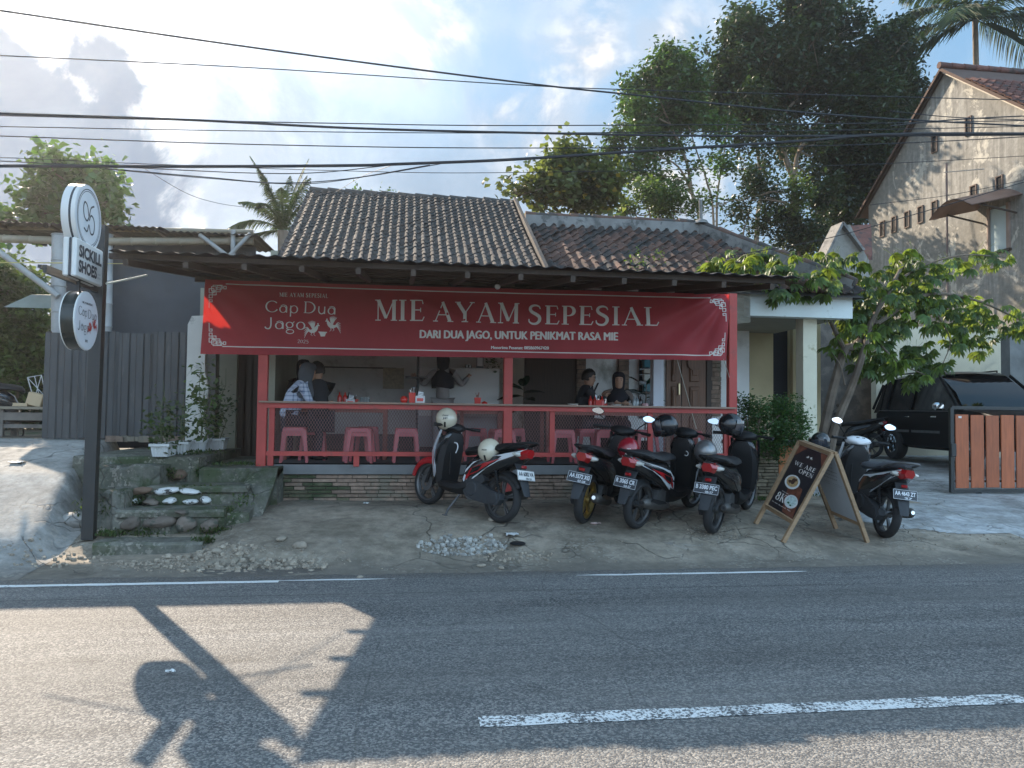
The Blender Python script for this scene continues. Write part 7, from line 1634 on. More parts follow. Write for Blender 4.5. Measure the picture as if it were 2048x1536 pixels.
prt(m_brn, lambda b: b.add([af(0, 1, .0003), af(0, .82, .0003), af(.3, 1, .0003)], [(0, 1, 2)]), 'poster_corner'); prt(m_brn, lambda b: b.add([af(1, 1, .0003), af(1, .8, .0003), af(.75, 1, .0003)], [(0, 1, 2)]), 'poster_corner')
prt(m_prt, lambda b: (put_serif(b, 'WE ARE', lambda x, y, dz: af(.14+.74*x, .70+.062*y, .001+dz), .08), put_serif(b, 'OPEN', lambda x, y, dz: af(.40+.50*x, .615+.062*y, .001+dz), .08), put_serif(b, '8K', lambda x, y, dz: af(.12+.33*x, .13+.12*y, .001+dz), .06),
    put_text(b, 'Mulai dari', lambda u, v: af(.22+.25*u, .27+v*.014, .001)), put_text(b, 'Es teh  Es jeruk  Mie', lambda u, v: af(.08+.72*u, .075+v*.014, .001)), rooster(b, .46, .86, .05, 1, lambda x, y, dz: af(x, .87-(y-.86)*.45, dz)), rooster(b, .57, .86, .05, -1, lambda x, y, dz: af(x, .87-(y-.86)*.45, dz))), 'lettering')
prt(m_bowl, lambda b: (disk(b, .38, .455, .26, .105, .0008), disk(b, .66, .20, .23, .095, .0009)), 'bowl_print')
prt(mat('poster_noodle', (.40, .26, .12), .4, var=.6, scale=60), lambda b: disk(b, .38, .46, .20, .08, .0014), 'noodle_print')
prt(mat('poster_meat', (.06, .03, .02), .4, var=.6, scale=60), lambda b: (disk(b, .40, .47, .07, .05, .0018, 9), disk(b, .30, .45, .06, .025, .0018, 7), disk(b, .46, .50, .05, .02, .0018, 7)), 'meat_print')
prt(mat('poster_ice', (.45, .55, .52), .35, var=.4, scale=50), lambda b: disk(b, .66, .21, .18, .073, .0015), 'ice_print')
prt(mat('poster_leaf', (.02, .10, .04), .4), lambda b: (disk(b, .60, .17, .05, .015, .0019, 6), disk(b, .70, .15, .04, .012, .0019, 6)), 'leaf_print')
d00, d10, d01, d11 = lerp(bb2, Tl, .22)+V(.03, 0, 0), lerp(ba_, Tr, .22)+V(.03, 0, 0), lerp(bb2, Tl, .97)+V(.035, 0, 0), lerp(ba_, Tr, .97)+V(.035, 0, 0)
n2 = -(d10-d00).cross(d01-d00).normalized(); q5 = [v-so_ for v in insetq(d00, d10, d01, d11)]
b = bslab(q5, n2)
b.build('white_board', mat('white_board', (.50, .52, .55), .5, var=.08, scale=5), sgn)
n2v = n2 if n2.dot(V(0, 0, CH)-(d00+d11)/2) > 0 else -n2
bf = quadmap(*q5, n2v, .0145 if n2v.dot(n2) < 0 else .003)
def bk(b):
    for i, s in enumerate(('Apa adanya', 'itu mie kami', 'bumbu rasa', 'dua jago', 'mie ayam', 'sepesial')): put_text(b, s, lambda u, v, i=i: bf(.12+(.76-.05*(i % 3))*u+.03*i*0, .90-.062*i+v*.026, .0005))
    for i in range(2): put_text(b, 'Dari dua jago untuk penikmat', lambda u, v, i=i: bf(.14+.74*u, .52-.03*i+v*.011, .0005))
prt(mat('board_ink', (.16, .16, .17), .5, var=.1), bk, 'hand_lettering')
# ================================================================ slatted gate
YG = 10.75; gx0 = P(1903, 900, YG).x; gz0, gz1 = P(1903, 985, YG).z, P(1903, 815, YG).z; zs0, zs1 = P(1920, 976, YG).z, P(1920, 829, YG).z
gt = thing('sliding_gate', 'black steel gate with upright orange-brown wooden slats', 'gate', (gx0, YG, gz0)); go = gt.location.copy()
def gbar(a, e, w_=.05, h_=.04, name='gate_frame'): b = MB(); b.bar(Vector(a)-go, Vector(e)-go, w_, h_, up=V(0, 1, 0)); b.build(name, m_blk, gt)
gbar((gx0, YG, gz0), (gx0, YG, gz1), .06, .05); gbar((gx0, YG, gz1), (gx0+3.4, YG, gz1)); gbar((gx0, YG, gz0+.02), (gx0+3.4, YG, gz0+.02)); gbar((gx0, YG+.03, zs0+.1), (gx0+3.4, YG+.03, zs0+.1), .03, .03, 'gate_rail'); gbar((gx0, YG+.03, zs1-.1), (gx0+3.4, YG+.03, zs1-.1), .03, .03, 'gate_rail'); gbar((gx0+3.4, YG, gz0), (gx0+3.4, YG, gz1), .06, .05)
m_gs = mat('gate_slat', (.36, .095, .032), .5, var=.3, scale=4, stretch=(6, 6, .7), objrand=.15)
pxs = [1908, 1938, 1969, 2001, 2033]; sw = P(1934, 900, YG).x-P(1908, 900, YG).x
for i in range(14):
    x = P(1908, 900, YG).x+i*(P(1969, 900, YG).x-P(1908, 900, YG).x)/2
    if x+sw > gx0+3.38: break
    b = MB(); b.box(V(x+sw/2, YG-.03, (zs0+zs1)/2)-go, (sw, .022, zs1-zs0-.01*(i % 3)), bev=.004); b.build('slat', m_gs, gt)
b = MB(); b.box(V(gx0+.0, YG-.04, (gz0+gz1)/2)-go, (.09, .04, .2), bev=.01); b.build('latch', m_blk, gt)
b = MB(); b.box(V(gx0+.11, YG-.047, zs1-.04)-go, (.05, .006, .03)); b.build('tag', mat('plate_white', (.66, .66, .64), .5), gt)
for x in (gx0+.45, gx0+2.4): b = MB(); b.lathe([(0, -.02), (.05, -.02), (.05, .02), (0, .02)], V(x, YG, gz0-.045)-go, 'Y', 14); b.build('roller', m_blk, gt)
# ================================================================ black sport utility car
def suv():
    """x forward, rear axle at x = 0, front axle at 2.65"""
    A = P(1792, 912, 15.6); H = radians(-97); t_ = thing('parked_car', 'large black family car with roof rails and chrome mirror behind the gate', 'car', (A.x+.81, 15.5, .62), H)
    body, glass = mat('car_black', (.004, .0045, .0055), .35, var=.05, spec=.10), mat('car_glass', (.003, .0035, .0045), .04, var=.02, spec=.5)
    L = [(-.95, .55, 1.0, .70), (-.90, .35, 1.08, .80), (-.6, .30, 1.10, .86), (0, .28, 1.10, .89), (1., .26, 1.09, .90), (2., .26, 1.07, .90), (2.5, .28, 1.05, .89), (3.0, .32, 1.0, .86), (3.35, .40, .93, .78), (3.48, .50, .82, .62)]
    b = MB(); rs = []
    for x, z0, z1, w_ in L:
        rs.append([V(x, -w_*.94, z1), V(x, -w_*.4, z1+.03), V(x, w_*.4, z1+.03), V(x, w_*.94, z1), V(x, w_, z1-.12), V(x, w_*1.0, (z0+z1)/2), V(x, w_*.96, z0+.06), V(x, w_*.8, z0), V(x, -w_*.8, z0), V(x, -w_*.96, z0+.06), V(x, -w_, (z0+z1)/2), V(x, -w_, z1-.12)])
    b.rings(rs); b.build('body', body, t_, smooth=35)
    # cabin: glass house with painted roof and pillars
    G_ = [(-.90, 1.0, 1.02, .78), (-.72, 1.0, 1.64, .70), (-.2, 1.06, 1.76, .70), (.9, 1.06, 1.79, .70), (1.45, 1.06, 1.76, .68), (2.05, 1.05, 1.40, .72), (2.42, 1.03, 1.07, .78)]
    b = MB(); b.rings([[V(x, -w_*.98 if z1 > 1.3 else -w_, z1), V(x, w_*.98 if z1 > 1.3 else w_, z1), V(x, .86, z0), V(x, -.86, z0)] for x, z0, z1, w_ in G_]); b.build('glass', glass, t_, smooth=25)
    b = MB(); b.rings([[V(x, -w_*1.01, z1-.03), V(x, -w_*.85, z1+.035), V(x, 0, z1+.055), V(x, w_*.85, z1+.035), V(x, w_*1.01, z1-.03)] for x, z1, w_ in ((-.80, 1.60, .70), (-.6, 1.70, .71), (-.2, 1.77, .71), (.9, 1.80, .71), (1.35, 1.79, .70), (1.52, 1.74, .69))], closed=False, cap=False); b.build('roof', mat('car_roof_dusty', (.05, .042, .034), .45, var=.3, scale=2, coat=.3), t_, smooth=True)
    for s in (-1, 1):
        for (xa, za_, xe, ze_, w_) in ((1.50, 1.76, 2.40, 1.08, .06), (.75, 1.77, .72, 1.08, .08), (-.25, 1.75, -.30, 1.08, .09), (-.72, 1.64, -.9, 1.08, .08)):
            b = MB(); b.bar((xa, s*.715, za_), (xe, s*.875, ze_), w_, .02, up=V(0, s, 0)); b.build('pillar', body, t_)
        b = MB(); b.bar((-.55, s*.62, 1.84), (1.25, s*.62, 1.87), .03, .025); b.tube([(-.55, s*.62, 1.74), (-.55, s*.62, 1.84)], .014, 6); b.tube([(1.25, s*.62, 1.79), (1.25, s*.62, 1.87)], .014, 6); b.build('roof_rail', m_blkpl, t_)
        b = MB(); b.bar((-.1, s*.913, .62), (.72, s*.916, .62), .05, .012, up=V(0, s, 0)); b.bar((.82, s*.916, .62), (1.85, s*.916, .62), .05, .012, up=V(0, s, 0)); b.build('side_moulding', m_alu, t_)
        b = MB(); b.bar((-.6, s*.885, 1.05), (2.3, s*.905, 1.03), .02, .01, up=V(0, s, 0)); b.build('belt_line', m_alu, t_)
        for x in (.62, 1.62): b = MB(); b.box((x, s*.905, .92), (.18, .02, .03), bev=.006); b.build('door_handle', m_chrome, t_)
        b = MB(); b.box((1.98, s*1.01, 1.12), (.12, .22, .15), bev=.04); b.build('door_mirror', m_chrome, t_, smooth=True)
        for x in (-.0, 2.65):
            wt = thing('wheel', None, None, (x, s*.82, .34)); wt.parent = t_
            b = MB(); b.lathe([(.20, -.1), (.32, -.11), (.345, -.08), (.345, .08), (.32, .11), (.20, .1)], (0, 0, 0), 'Y', 32); b.build('tyre', m_tyre, wt, smooth=40)
            b = MB(); b.lathe([(.22, s*.10), (.19, s*.07), (.05, s*.055), (0, s*.06)], (0, 0, 0), 'Y', 32)
            for k in range(6): a = 2*pi*k/6; b.bar(V(cos(a)*.03, s*.09, sin(a)*.03), V(cos(a)*.205, s*.095, sin(a)*.205), .05, .03, up=V(0, 1, 0))
            b.build('rim', m_chrome, wt, smooth=30)
            b = MB(); arcshell(b, x, .34, .40, 5, 175, .07, .03); o = b.build('wheel_arch', m_blkpl, t_, smooth=40); o.location = (0, s*.84, 0)
        b = MB(); b.box((3.30, s*.62, .80), (.14, .28, .16), bev=.05); b.build('headlamp', m_clearl, t_, smooth=True)
    b = MB(); b.tube([(2.35, -.5, 1.10), (2.2, .1, 1.17)], .008, 5); b.tube([(2.38, .1, 1.09), (2.2, .62, 1.17)], .008, 5); b.build('wiper', m_blkpl, t_)
    b = MB(); b.box((3.47, 0, .72), (.05, .9, .14), bev=.02); b.build('grille', m_chrome, t_)
    return t_
suv()
# ================================================================ inside: stools, tables, tableware
m_pink = mat('pink_plastic', (.52, .11, .12), .42, var=.10, scale=6)
def stool(x, y, rz, label, par_col=m_pink, first=[]):
    """square plastic stool with four splayed legs"""
    h = .455
    if not first:
        t_ = thing('stool', label, 'stool', (x, y, FZ), rz, 'pink plastic stools around the tables')
        b = MB(); rs = []
        for s, z in ((.150, h-.055), (.142, h-.01), (.135, h), (.10, h+.002)): rs.append([V(s*cx_, s*cy_, z) for cx_, cy_ in ((-1, -.8), (-.8, -1), (.8, -1), (1, -.8), (1, .8), (.8, 1), (-.8, 1), (-1, .8))])
        b.rings(rs); b.build('seat', m_pink, t_)
        for sx in (-1, 1):
            for sy in (-1, 1):
                b = MB(); b.rings([[V(sx*(.118+k)+a*w_, sy*(.118+k)+c*w_, z) for a, c in ((-1, -1), (1, -1), (1, 1), (-1, 1))] for z, k, w_ in ((h-.03, 0, .027), (0, .045, .017))]); b.build('leg', m_pink, t_)
        for sy in (-1, 1): b = MB(); b.box((0, sy*.128, h-.085), (.22, .012, .05)); b.build('apron', m_pink, t_)
        first.append(t_); return t_
    o = first[0]; c = o.copy(); COL.objects.link(c); c.location = (x, y, FZ); c.rotation_euler = (0, 0, rz); c['label'] = label
    for ch in o.children: d = ch.copy(); COL.objects.link(d); d.parent = c
    return c
def tx(px, Y): return P(px, 880, Y).x
for px, Y, rz, lab in [(589, 10.45, .1, 'front pink stool, leftmost of those behind the mesh'), (627, 10.95, .0, 'pink stool just behind the leftmost front stool'), (722, 10.4, -.1, 'front pink stool at the middle of the left mesh panel'), (712, 10.75, .1, 'pink stool overlapped by the middle front stool'), (735, 11.3, .0, 'pink stool farther back by the grey wall behind the middle pair'),
                       (812, 10.5, .05, 'lone pink stool left of the parked scooter with the cream helmets'), (949, 10.9, .1, 'pink stool seen between the scooter and the middle post'), (1003, 10.5, .2, 'pink stool touching the middle red post'), (1028, 11.1, -.1, 'pink stool behind the middle red post'),
                       (1124, 10.5, .0, 'pink stool left of the second mesh upright'), (1173, 11.1, .1, 'pink stool under the man in black'), (1212, 10.7, -.1, 'pink stool between the man and the headscarved woman'), (1247, 11.2, .1, 'pink stool under the headscarved woman'), (1290, 10.9, .0, 'pink stool right of the dark red helmet'), (1379, 10.5, .05, 'pink stool in front of the carved door'), (585, 11.5, .2, 'brownish stool under the woman in the plaid shirt')]:
    stool(tx(px, Y), Y, rz, lab)
def table(px0, px1, Y, dep, label, h=.74):
    x0, x1 = tx(px0, Y), tx(px1, Y); t_ = thing('table', label, 'table', ((x0+x1)/2, Y, FZ), group=None); L = x1-x0
    b = MB(); b.box((0, 0, h), (L, dep, .028), bev=.004); b.build('tabletop', m_tabletop, t_)
    b = MB(); b.box((0, -dep/2+.05, h-.05), (L-.14, .025, .07)); b.build('apron', m_redw, t_)
    for sx in (-1, 1):
        for sy in (-1, 1): b = MB(); b.box((sx*(L/2-.07), sy*(dep/2-.06), h/2-.01), (.055, .055, h-.02)); b.build('leg', m_redw, t_)
    return t_
table(565, 780, 11.2, .62, 'long table on the left with the three seated customers')
table(1080, 1345, 11.35, .62, 'table on the right between the man and the headscarved woman')
table(880, 1010, 12.2, .6, 'narrow dark table in the middle near the counter')
TZ = FZ+.755; CZ = zt+.012
def jar(name, label, x, y, z, prof, m_, par=None, group=None, n=14):
    b = MB(); b.lathe(prof, (x, y, z), 'Z', n); o = b.build(name, m_, par, smooth=50)
    if label: tag(o, label, name.replace('_', ' '), group)
    return o
m_sauce = mat('sauce_red', (.55, .03, .02), .3, var=.05, coat=.3); m_blackb = mat('soy_black', (.02, .012, .01), .25, var=.05, coat=.3); m_napk = mat('napkin', (.66, .66, .66), .8, var=.03); m_glassy = mat('glassware', (.22, .25, .25), .08, var=.05, coat=.6)
m_bowlw = mat('bowl_white', (.60, .58, .52), .3, var=.05)
BOT = [(.0, 0), (.032, 0), (.034, .02), (.034, .11), (.028, .135), (.012, .15), (.010, .175), (.004, .19), (0, .19)]
def bottle(px, Y, m_, label, z=None, k=1.): q = P(px, 800, Y); return jar('bottle', label, q.x, Y, TZ if z is None else z, [(a*k, h*k) for a, h in BOT], m_)
for px, m_, lab in ((679, m_sauce, 'red sauce bottle, leftmost on the left table'), (690, m_sauce, 'red sauce bottle in the middle of the left table pair'), (698, m_blackb, 'dark soy bottle beside the red bottles on the left table')): bottle(px, 11.2, m_, lab)
def tissue(px, Y, z, label, c=m_napk):
    q = P(px, 800, Y); t_ = thing('tissue_box', label, 'tissue box', (q.x, Y, z)); b = MB(); b.box((0, 0, .045), (.12, .1, .09), bev=.006); b.build('box', c, t_); b = MB(); b.box((0, -.052, .04), (.08, .002, .04)); b.build('print', m_sauce, t_)
    b = MB(); b.add([(-.03, 0, .09), (.03, .01, .09), (.05, .0, .135), (-.02, .015, .15), (.01, -.03, .12)], [(0, 1, 2, 3), (0, 4, 2)]); b.build('tissue', m_napk, t_)
def cup_holder(px, Y, z, label, sticks=True, tall=.13):
    q = P(px, 800, Y); t_ = thing('chopstick_holder', label, 'utensil holder', (q.x, Y, z)); b = MB(); b.rings([[V(sx*w_, sy*w_, zz) for sx, sy in ((-1, -1), (1, -1), (1, 1), (-1, 1))] for zz, w_ in ((0, .036), (tall, .044))]); b.build('holder', m_sauce, t_)
    b = MB(); r = random.Random(px)
    for i in range(7): b.tube([(r.uniform(-.02, .02), r.uniform(-.02, .02), tall*.5), (r.uniform(-.04, .04), r.uniform(-.03, .03), tall+r.uniform(.03, .08))], .0035, 5)
    b.build('utensils', m_chrome if sticks else m_redw, t_)
tissue(701, 11.15, TZ, 'tissue box on the left table near the red bottles'); cup_holder(710, 11.25, TZ, 'red utensil holder on the left table', tall=.09)
for i, px in enumerate((724, 730, 735)): jar('glass', ['left glass of three with spoons on the left table', 'middle glass of three on the left table', 'right glass of three on the left table'][i], P(px, 800, 11.2).x, 11.2, TZ, [(0, 0), (.028, 0), (.034, .12), (.030, .12), (.026, .01)], m_glassy)
jar('chilli_jar', 'round red chilli jar on the counter left of the utensil holder', P(808, 800, YF+.06).x, YF+.06, CZ, [(0, 0), (.035, 0), (.048, .03), (.045, .06), (.03, .072), (.032, .08), (.0, .088)], m_sauce)
cup_holder(824, YF+.08, CZ, 'tall red utensil holder with cutlery on the counter'); tissue(840, YF+.06, CZ, 'white printed tissue box with tissue sticking out on the counter')
cup_holder(955, 10.5, CZ-.04, 'red utensil holder on the table left of the middle post', False); jar('chilli_jar', 'small red chilli jar left of the middle post', P(969, 800, 10.5).x, 10.5, CZ-.04, [(0, 0), (.035, 0), (.045, .03), (.042, .06), (.03, .07), (0, .085)], m_sauce)
q = P(962, 800, 10.5); b = MB(); b.box((q.x, 10.5, CZ-.055), (.62, .4, .022)); b.box((q.x-.26, 10.5, (FZ+CZ)/2-.03), (.05, .05, CZ-FZ-.06)); b.box((q.x+.26, 10.5, (FZ+CZ)/2-.03), (.05, .05, CZ-FZ-.06)); tag(b.build('side_table', m_redw), 'small side table against the mesh left of the middle post', 'table')
for px, m_, lab in ((1181, m_sauce, 'red sauce bottle in front of the man in black'), (1190, m_sauce, 'red sauce bottle beside the black phone'), (1204, m_sauce, 'red sauce bottle nearest the headscarved woman')): bottle(px, 11.2, m_, lab)
cup_holder(1196, 11.15, TZ, 'red utensil holder on the right table'); cup_holder(1208, 11.3, TZ, 'short red holder by the headscarved woman', tall=.08)
for i, (px, m_) in enumerate(((1258, m_blackb), (1268, m_glassy), (1274, m_glassy), (1281, m_blackb))): bottle(px, 11.3, m_, ['dark bottle, left end of the glassware on the right table', 'clear bottle in the glassware on the right table', 'second clear bottle in the glassware on the right table', 'dark bottle, right end of the glassware on the right table'][i], k=1.05)
BWL = [(0, .004), (.035, 0), (.04, .01), (.075, .055), (.082, .068), (.076, .066), (.035, .018), (0, .015)]
jar('bowl', 'cream noodle bowl in front of the man in black', P(1146, 800, 11.15).x, 11.15, TZ, BWL, m_bowlw); jar('bowl', 'cream noodle bowl in front of the headscarved woman', P(1232, 800, 11.15).x, 11.15, TZ, BWL, m_bowlw)
q = P(1290, 800, 11.2); b = MB(); b.lathe([(0, 0), (.05, 0), (.05, .08), (.042, .09), (0, .09)], (q.x, 11.2, TZ), 'Z', 14); tag(b.build('tin_can', mat('red_white_tin', (.5, .3, .3), .3, var=.5, scale=20), smooth=40), 'red and white tin at the right end of the table', 'tin')
# food cart with glass case, menu lettering and small things on top
YC = 12.55
ct = thing('food_cart', 'white food cart with menu lettering behind the middle of the railing', 'food cart', (P(920, 800, YC).x, YC, FZ)); co = ct.location.copy()
xa, xe = P(838, 800, YC).x, P(996, 800, YC).x; zc = P(920, 738, YC).z; mW = mat('cart_white', (.60, .60, .57), .5, var=.06, scale=2)
b = MB(); b.box(V((xa+xe)/2, YC, (zc+1.45)/2)-co, (xe-xa, .04, zc-1.45)); b.build('front_panel', mW, ct)
b = MB(); b.box(V((xa+xe)/2, YC+.02, 1.2)-co, (xe-xa, .05, .5)); b.build('lower_panel', mat('cart_grey', (.30, .30, .30), .5, var=.1), ct)
b = MB(); b.box(V((xa+xe)/2, YC+.3, zc)-co, (xe-xa+.06, .66, .03)); b.build('cart_top', mW, ct)
for x in (xa, xe): b = MB(); b.box(V(x, YC+.3, (zc+.9)/2)-co, (.04, .6, zc-.9)); b.build('side_panel', mW, ct)
b = MB(); b.fix = False
for i, (s, px0, px1, py) in enumerate((('Senin s/d Sabtu', 914, 955, 758), ('Senin - Minggu', 920, 957, 772), ('Buka pukul 10.00', 905, 957, 781), ('s/d 21.00', 930, 952, 788))): px_text(b, s, px0, py, px1, py, 3.6, fn0=lambda x, y, d: P(x, y, YC-.021), bold=.02)
b.build('menu_lettering', mat('menu_ink', (.12, .12, .13), .5), ct)
b = MB(); p = P(961, 731, YC-.05); b.box((p.x, YC+.05, zc+.12), (.12, .015, .19)); fr_ = b.build('card_stand', mat('stand_dark', (.05, .06, .08), .4)); tag(fr_, 'small framed card standing on the food cart', 'card stand')
b = MB(); b.box((p.x, YC+.04, zc+.125), (.09, .006, .14)); o = b.build('card', m_napk, fr_)
for i, px in enumerate((934, 941)): jar('cup', ['left small cup on the food cart', 'right small cup on the food cart'][i], P(px, 735, YC).x, YC+.1, zc+.016, [(0, 0), (.025, 0), (.03, .06), (0, .06)], m_glassy)
o = leafmesh('small_plant', [(0, 0, .07, .07)], 60, .06, L_potd, None, 111, hang=0); o.location = (P(986, 733, YC).x, YC+.1, zc+.03); tag(o, 'small dark potted plant at the right end of the food cart', 'plant')
# yellowish menu sheet on the back wall, slim black stand with tray
b = MB(); p = P(787, 757, YB-.03); b.box((p.x, YB-.03, p.z), (.36, .02, .36)); 
mb_ = b.build('menu_sheet', mat('menu_yellow', (.50, .46, .34), .6, var=.3, scale=20)); tag(mb_, 'yellowish printed menu sheet on the grey wall', 'poster')
b = MB(); p = P(700, 757, YB); b.box((p.x, YB-.015, P(700, 735, YB).z), (xb(815)-xb(630), .02, .02)); tag(b.build('wall_trim', m_skirt), 'thin horizontal trim line on the back wall', 'trim')
stn = thing('black_stand', 'slim black metal stand with a tray by the standing woman', 'stand', (P(835, 800, 11.9).x, 11.9, FZ)); b = MB(); b.cyl((0, 0, 0), (0, 0, 2.2), .018, n=8); b.build('pole', m_blk, stn)
b = MB(); b.box((-.02, 0, P(835, 755, 11.9).z-FZ), (.34, .22, .02)); b.build('tray', m_blk, stn); b = MB(); b.lathe([(0, 0), (.2, 0), (.2, .02), (0, .03)], (0, 0, 0), 'Z', 16); b.build('base', m_blk, stn)
# dark boxes and crates low on the floor behind the stools
r = random.Random(9)
for i, (px, w_, h_, lab) in enumerate(((770, .5, .3, 'low dark crate behind the lone pink stool'), (860, .6, .32, 'wide dark crate below the standing woman'), (1070, .5, .34, 'dark crate right of the middle red post'))): b = MB(); b.box((P(px, 880, 12.9).x, 12.9, FZ+h_/2), (w_, .4, h_), bev=.02); tag(b.build('crate', m_skirt), lab, 'crate')
for i, (px, py, m_, lab) in enumerate(((1150, 731, m_dark, ''),)): pass
# big-leaved rubber plants
def bigleaf(name, label, px, Y, leaves, mm):
    q = P(px, 800, Y); t_ = thing(name, label, 'plant', (q.x, Y, FZ)); b = MB(); top = max(l[2] for l in leaves); b.tube([(0, 0, .2), (.02, 0, top)], [.014, .008], 6); b.build('stem', m_bark, t_)
    b = MB(); b.lathe([(0, 0), (.12, 0), (.15, .26), (.13, .26), (.12, .22), (0, .22)], (0, 0, 0), 'Z', 16); b.build('pot', m_blkpl, t_)
    for az_, el_, z, L in leaves:
        d = V(cos(az_)*cos(el_), sin(az_)*cos(el_), sin(el_)); s = V(-sin(az_), cos(az_), 0); s = (s+V(0, 0, .35)).normalized(); b = MB(); b.fix = False; p = V(.01, 0, z); vs = []
        for t_l, w_ in ((.0, .0), (.2, .22), (.5, .30), (.8, .2), (1., .0)): c = p+d*L*t_l+V(0, 0, -L*.25*t_l*t_l); vs += [c+s*w_*L*.6, c-V(0, 0, .01), c-s*w_*L*.6]
        b.add(vs, [(3*i+j, 3*i+j+1, 3*i+j+4, 3*i+j+3) for i in range(4) for j in range(2)]); b.build('leaf', mm, t_, smooth=True)
L_rub = leafmat('leaf_rubber', (.015, .035, .022), .15, .2, rough=.25)
bigleaf('rubber_plant', 'dark big-leaved plant right of the middle red post', 1045, 12.2, [(2.9, .1, .95, .42), (3.3, .5, 1.05, .4), (.3, .3, 1.0, .4), (1.0, .9, 1.1, .35), (-1.2, .2, .9, .38), (3.0, -.2, .75, .4), (.1, .0, .8, .36), (-1.9, .6, 1.1, .36)], L_rub)
bigleaf('rubber_plant', 'big-leaved plant right of the headscarved woman', 1290, 11.9, [(3.1, .35, 1.0, .45), (3.3, .0, .85, .42), (.4, .7, 1.15, .40), (.1, .1, .95, .36), (-1.3, .3, .9, .4), (2.6, .8, 1.1, .4)], L_rub)
# ================================================================ people
m_skin = mat('skin', (.46, .27, .18), .5, var=.06); m_skd = mat('skin_tan', (.36, .21, .14), .5, var=.06); m_hair = mat('black_hair', (.012, .010, .009), .5, var=.3, scale=30, bump=.4, bscale=120)
def skinmesh(name, verts, radii, edges, m_, par, sub=2, smooth=True):
    me = bpy.data.meshes.new(name); me.from_pydata([tuple(v) for v in verts], edges, []); o = bpy.data.objects.new(name, me); COL.objects.link(o)
    sk = o.modifiers.new('skin', 'SKIN'); sk.use_smooth_shade = True
    sv = me.skin_vertices[0].data
    for i, r_ in enumerate(radii): sv[i].radius = (r_, r_) if not isinstance(r_, tuple) else r_
    sv[0].use_root = True
    ss = o.modifiers.new('sub', 'SUBSURF'); ss.levels = sub; ss.render_levels = sub
    dg = bpy.context.evaluated_depsgraph_get(); ne = bpy.data.meshes.new_from_object(o.evaluated_get(dg)); bpy.data.objects.remove(o); bpy.data.meshes.remove(me)
    ne.materials.clear(); ne.materials.append(m_); ne.polygons.foreach_set('use_smooth', [True]*len(ne.polygons)); ob = bpy.data.objects.new(name, ne); COL.objects.link(ob)
    if par is not None: ob.parent = par
    return ob
def head(par, c, yaw, pitch, sk_, hair=None, scarf=None, glasses=False, tail=0.):
    """c: centre of the head; x forward"""
    R = Matrix.Rotation(yaw, 3, 'Z') @ Matrix.Rotation(pitch, 3, 'Y'); c = Vector(c); T = lambda v: c+R @ Vector(v)
    b = MB(); rs = []
    prof = [(-.125, .045, .010), (-.11, .052, .022), (-.085, .062, .018), (-.055, .068, .012), (-.02, .073, .006), (.02, .076, .004), (.055, .075, .0), (.085, .064, -.004), (.11, .042, -.006), (.122, .012, -.006)]
    for z, r_, fx in prof:
        ring = []
        for k in range(20):
            a = 2*pi*k/20; x = r_*1.22*cos(a)+fx; y = r_*sin(a)
            if abs(a) < .5 or abs(a-2*pi) < .5:
                nz = exp(-((z+.02)/.022)**2)*.020+exp(-((z+.075)/.02)**2)*.006-exp(-((z-.018)/.014)**2)*.006; x += nz*(cos(a*2.6) if abs(a) < .5 else cos((a-2*pi)*2.6))
            ring.append(T((x, y, z)))
        rs.append(ring)
    b.rings(rs)
    for s in (-1, 1): b.lathe([(0, -.008), (.018, -.006), (.020, .004), (0, .006)], T((0.0, s*.078, -.015)), 'Y', 10)
    b.build('head', sk_, par, smooth=True)
    b = MB()
    for s in (-1, 1): b.sphere(T((.082, s*.030, .018)), .009, 8, 6); b.box(T((.088, s*.031, .040)), (.008, .032, .006), R)
    b.box(T((.090, 0, -.058)), (.006, .042, .006), R); b.build('face_features', mat('dark_feature', (.05, .025, .02), .4), par)
    if hair:
        b = MB(); rs = []
        for z, r_, x0 in ((-.05, .066, -.03), (-.01, .082, -.020), (.03, .088, -.012), (.07, .086, -.004), (.105, .070, .0), (.130, .042, .0), (.142, .010, .0)):
            ring = []
            for k in range(20):
                a = 2*pi*k/20; cut = 1. if (cos(a) < .45 or z > .06) else .80; ring.append(T((r_*1.2*cos(a)*cut+x0, r_*1.02*sin(a)*cut, z+.004*sin(5*a))))
            rs.append(ring)
        b.rings(rs); b.build('hair', m_hair, par, smooth=True)
    if scarf:
        b = MB(); rs = []
        for z, r_, x0, op in ((.138, .03, 0, 0), (.125, .068, -.002, 0), (.085, .096, -.008, 0), (.045, .102, -.012, 1), (.0, .103, -.014, 1), (-.05, .100, -.012, 1), (-.095, .094, -.004, 1), (-.125, .088, .0, 0), (-.16, .10, .0, 0), (-.22, .15, .0, 0), (-.29, .185, .01, 0), (-.34-tail, .175, .02, 0)):
            ring = []
            for k in range(24):
                a = 2*pi*k/24; x = r_*1.16*cos(a)+x0; y = r_*sin(a)
                if op and cos(a) > .62: x = min(x, .058)
                ring.append(T((x, y, z)) if z > -.13 else c+Matrix.Rotation(yaw, 3, 'Z') @ V(x, y, z+.01*sin(3*a)))
            rs.append(ring)
        b.rings(rs); b.build('headscarf', scarf, par, smooth=True)
    if glasses:
        b = MB()
        for s in (-1, 1): b.tube([T((.096, s*.032+.020*cos(a), .016+.016*sin(a))) for a in [2*pi*k/10 for k in range(11)]], .0022, 4, cap=False); b.tube([T((.094, s*.052, .018)), T((.0, s*.08, .012))], .002, 4)
        b.tube([T((.098, -.012, .018)), T((.098, .012, .018))], .002, 4); b.build('glasses', m_blkpl, par)
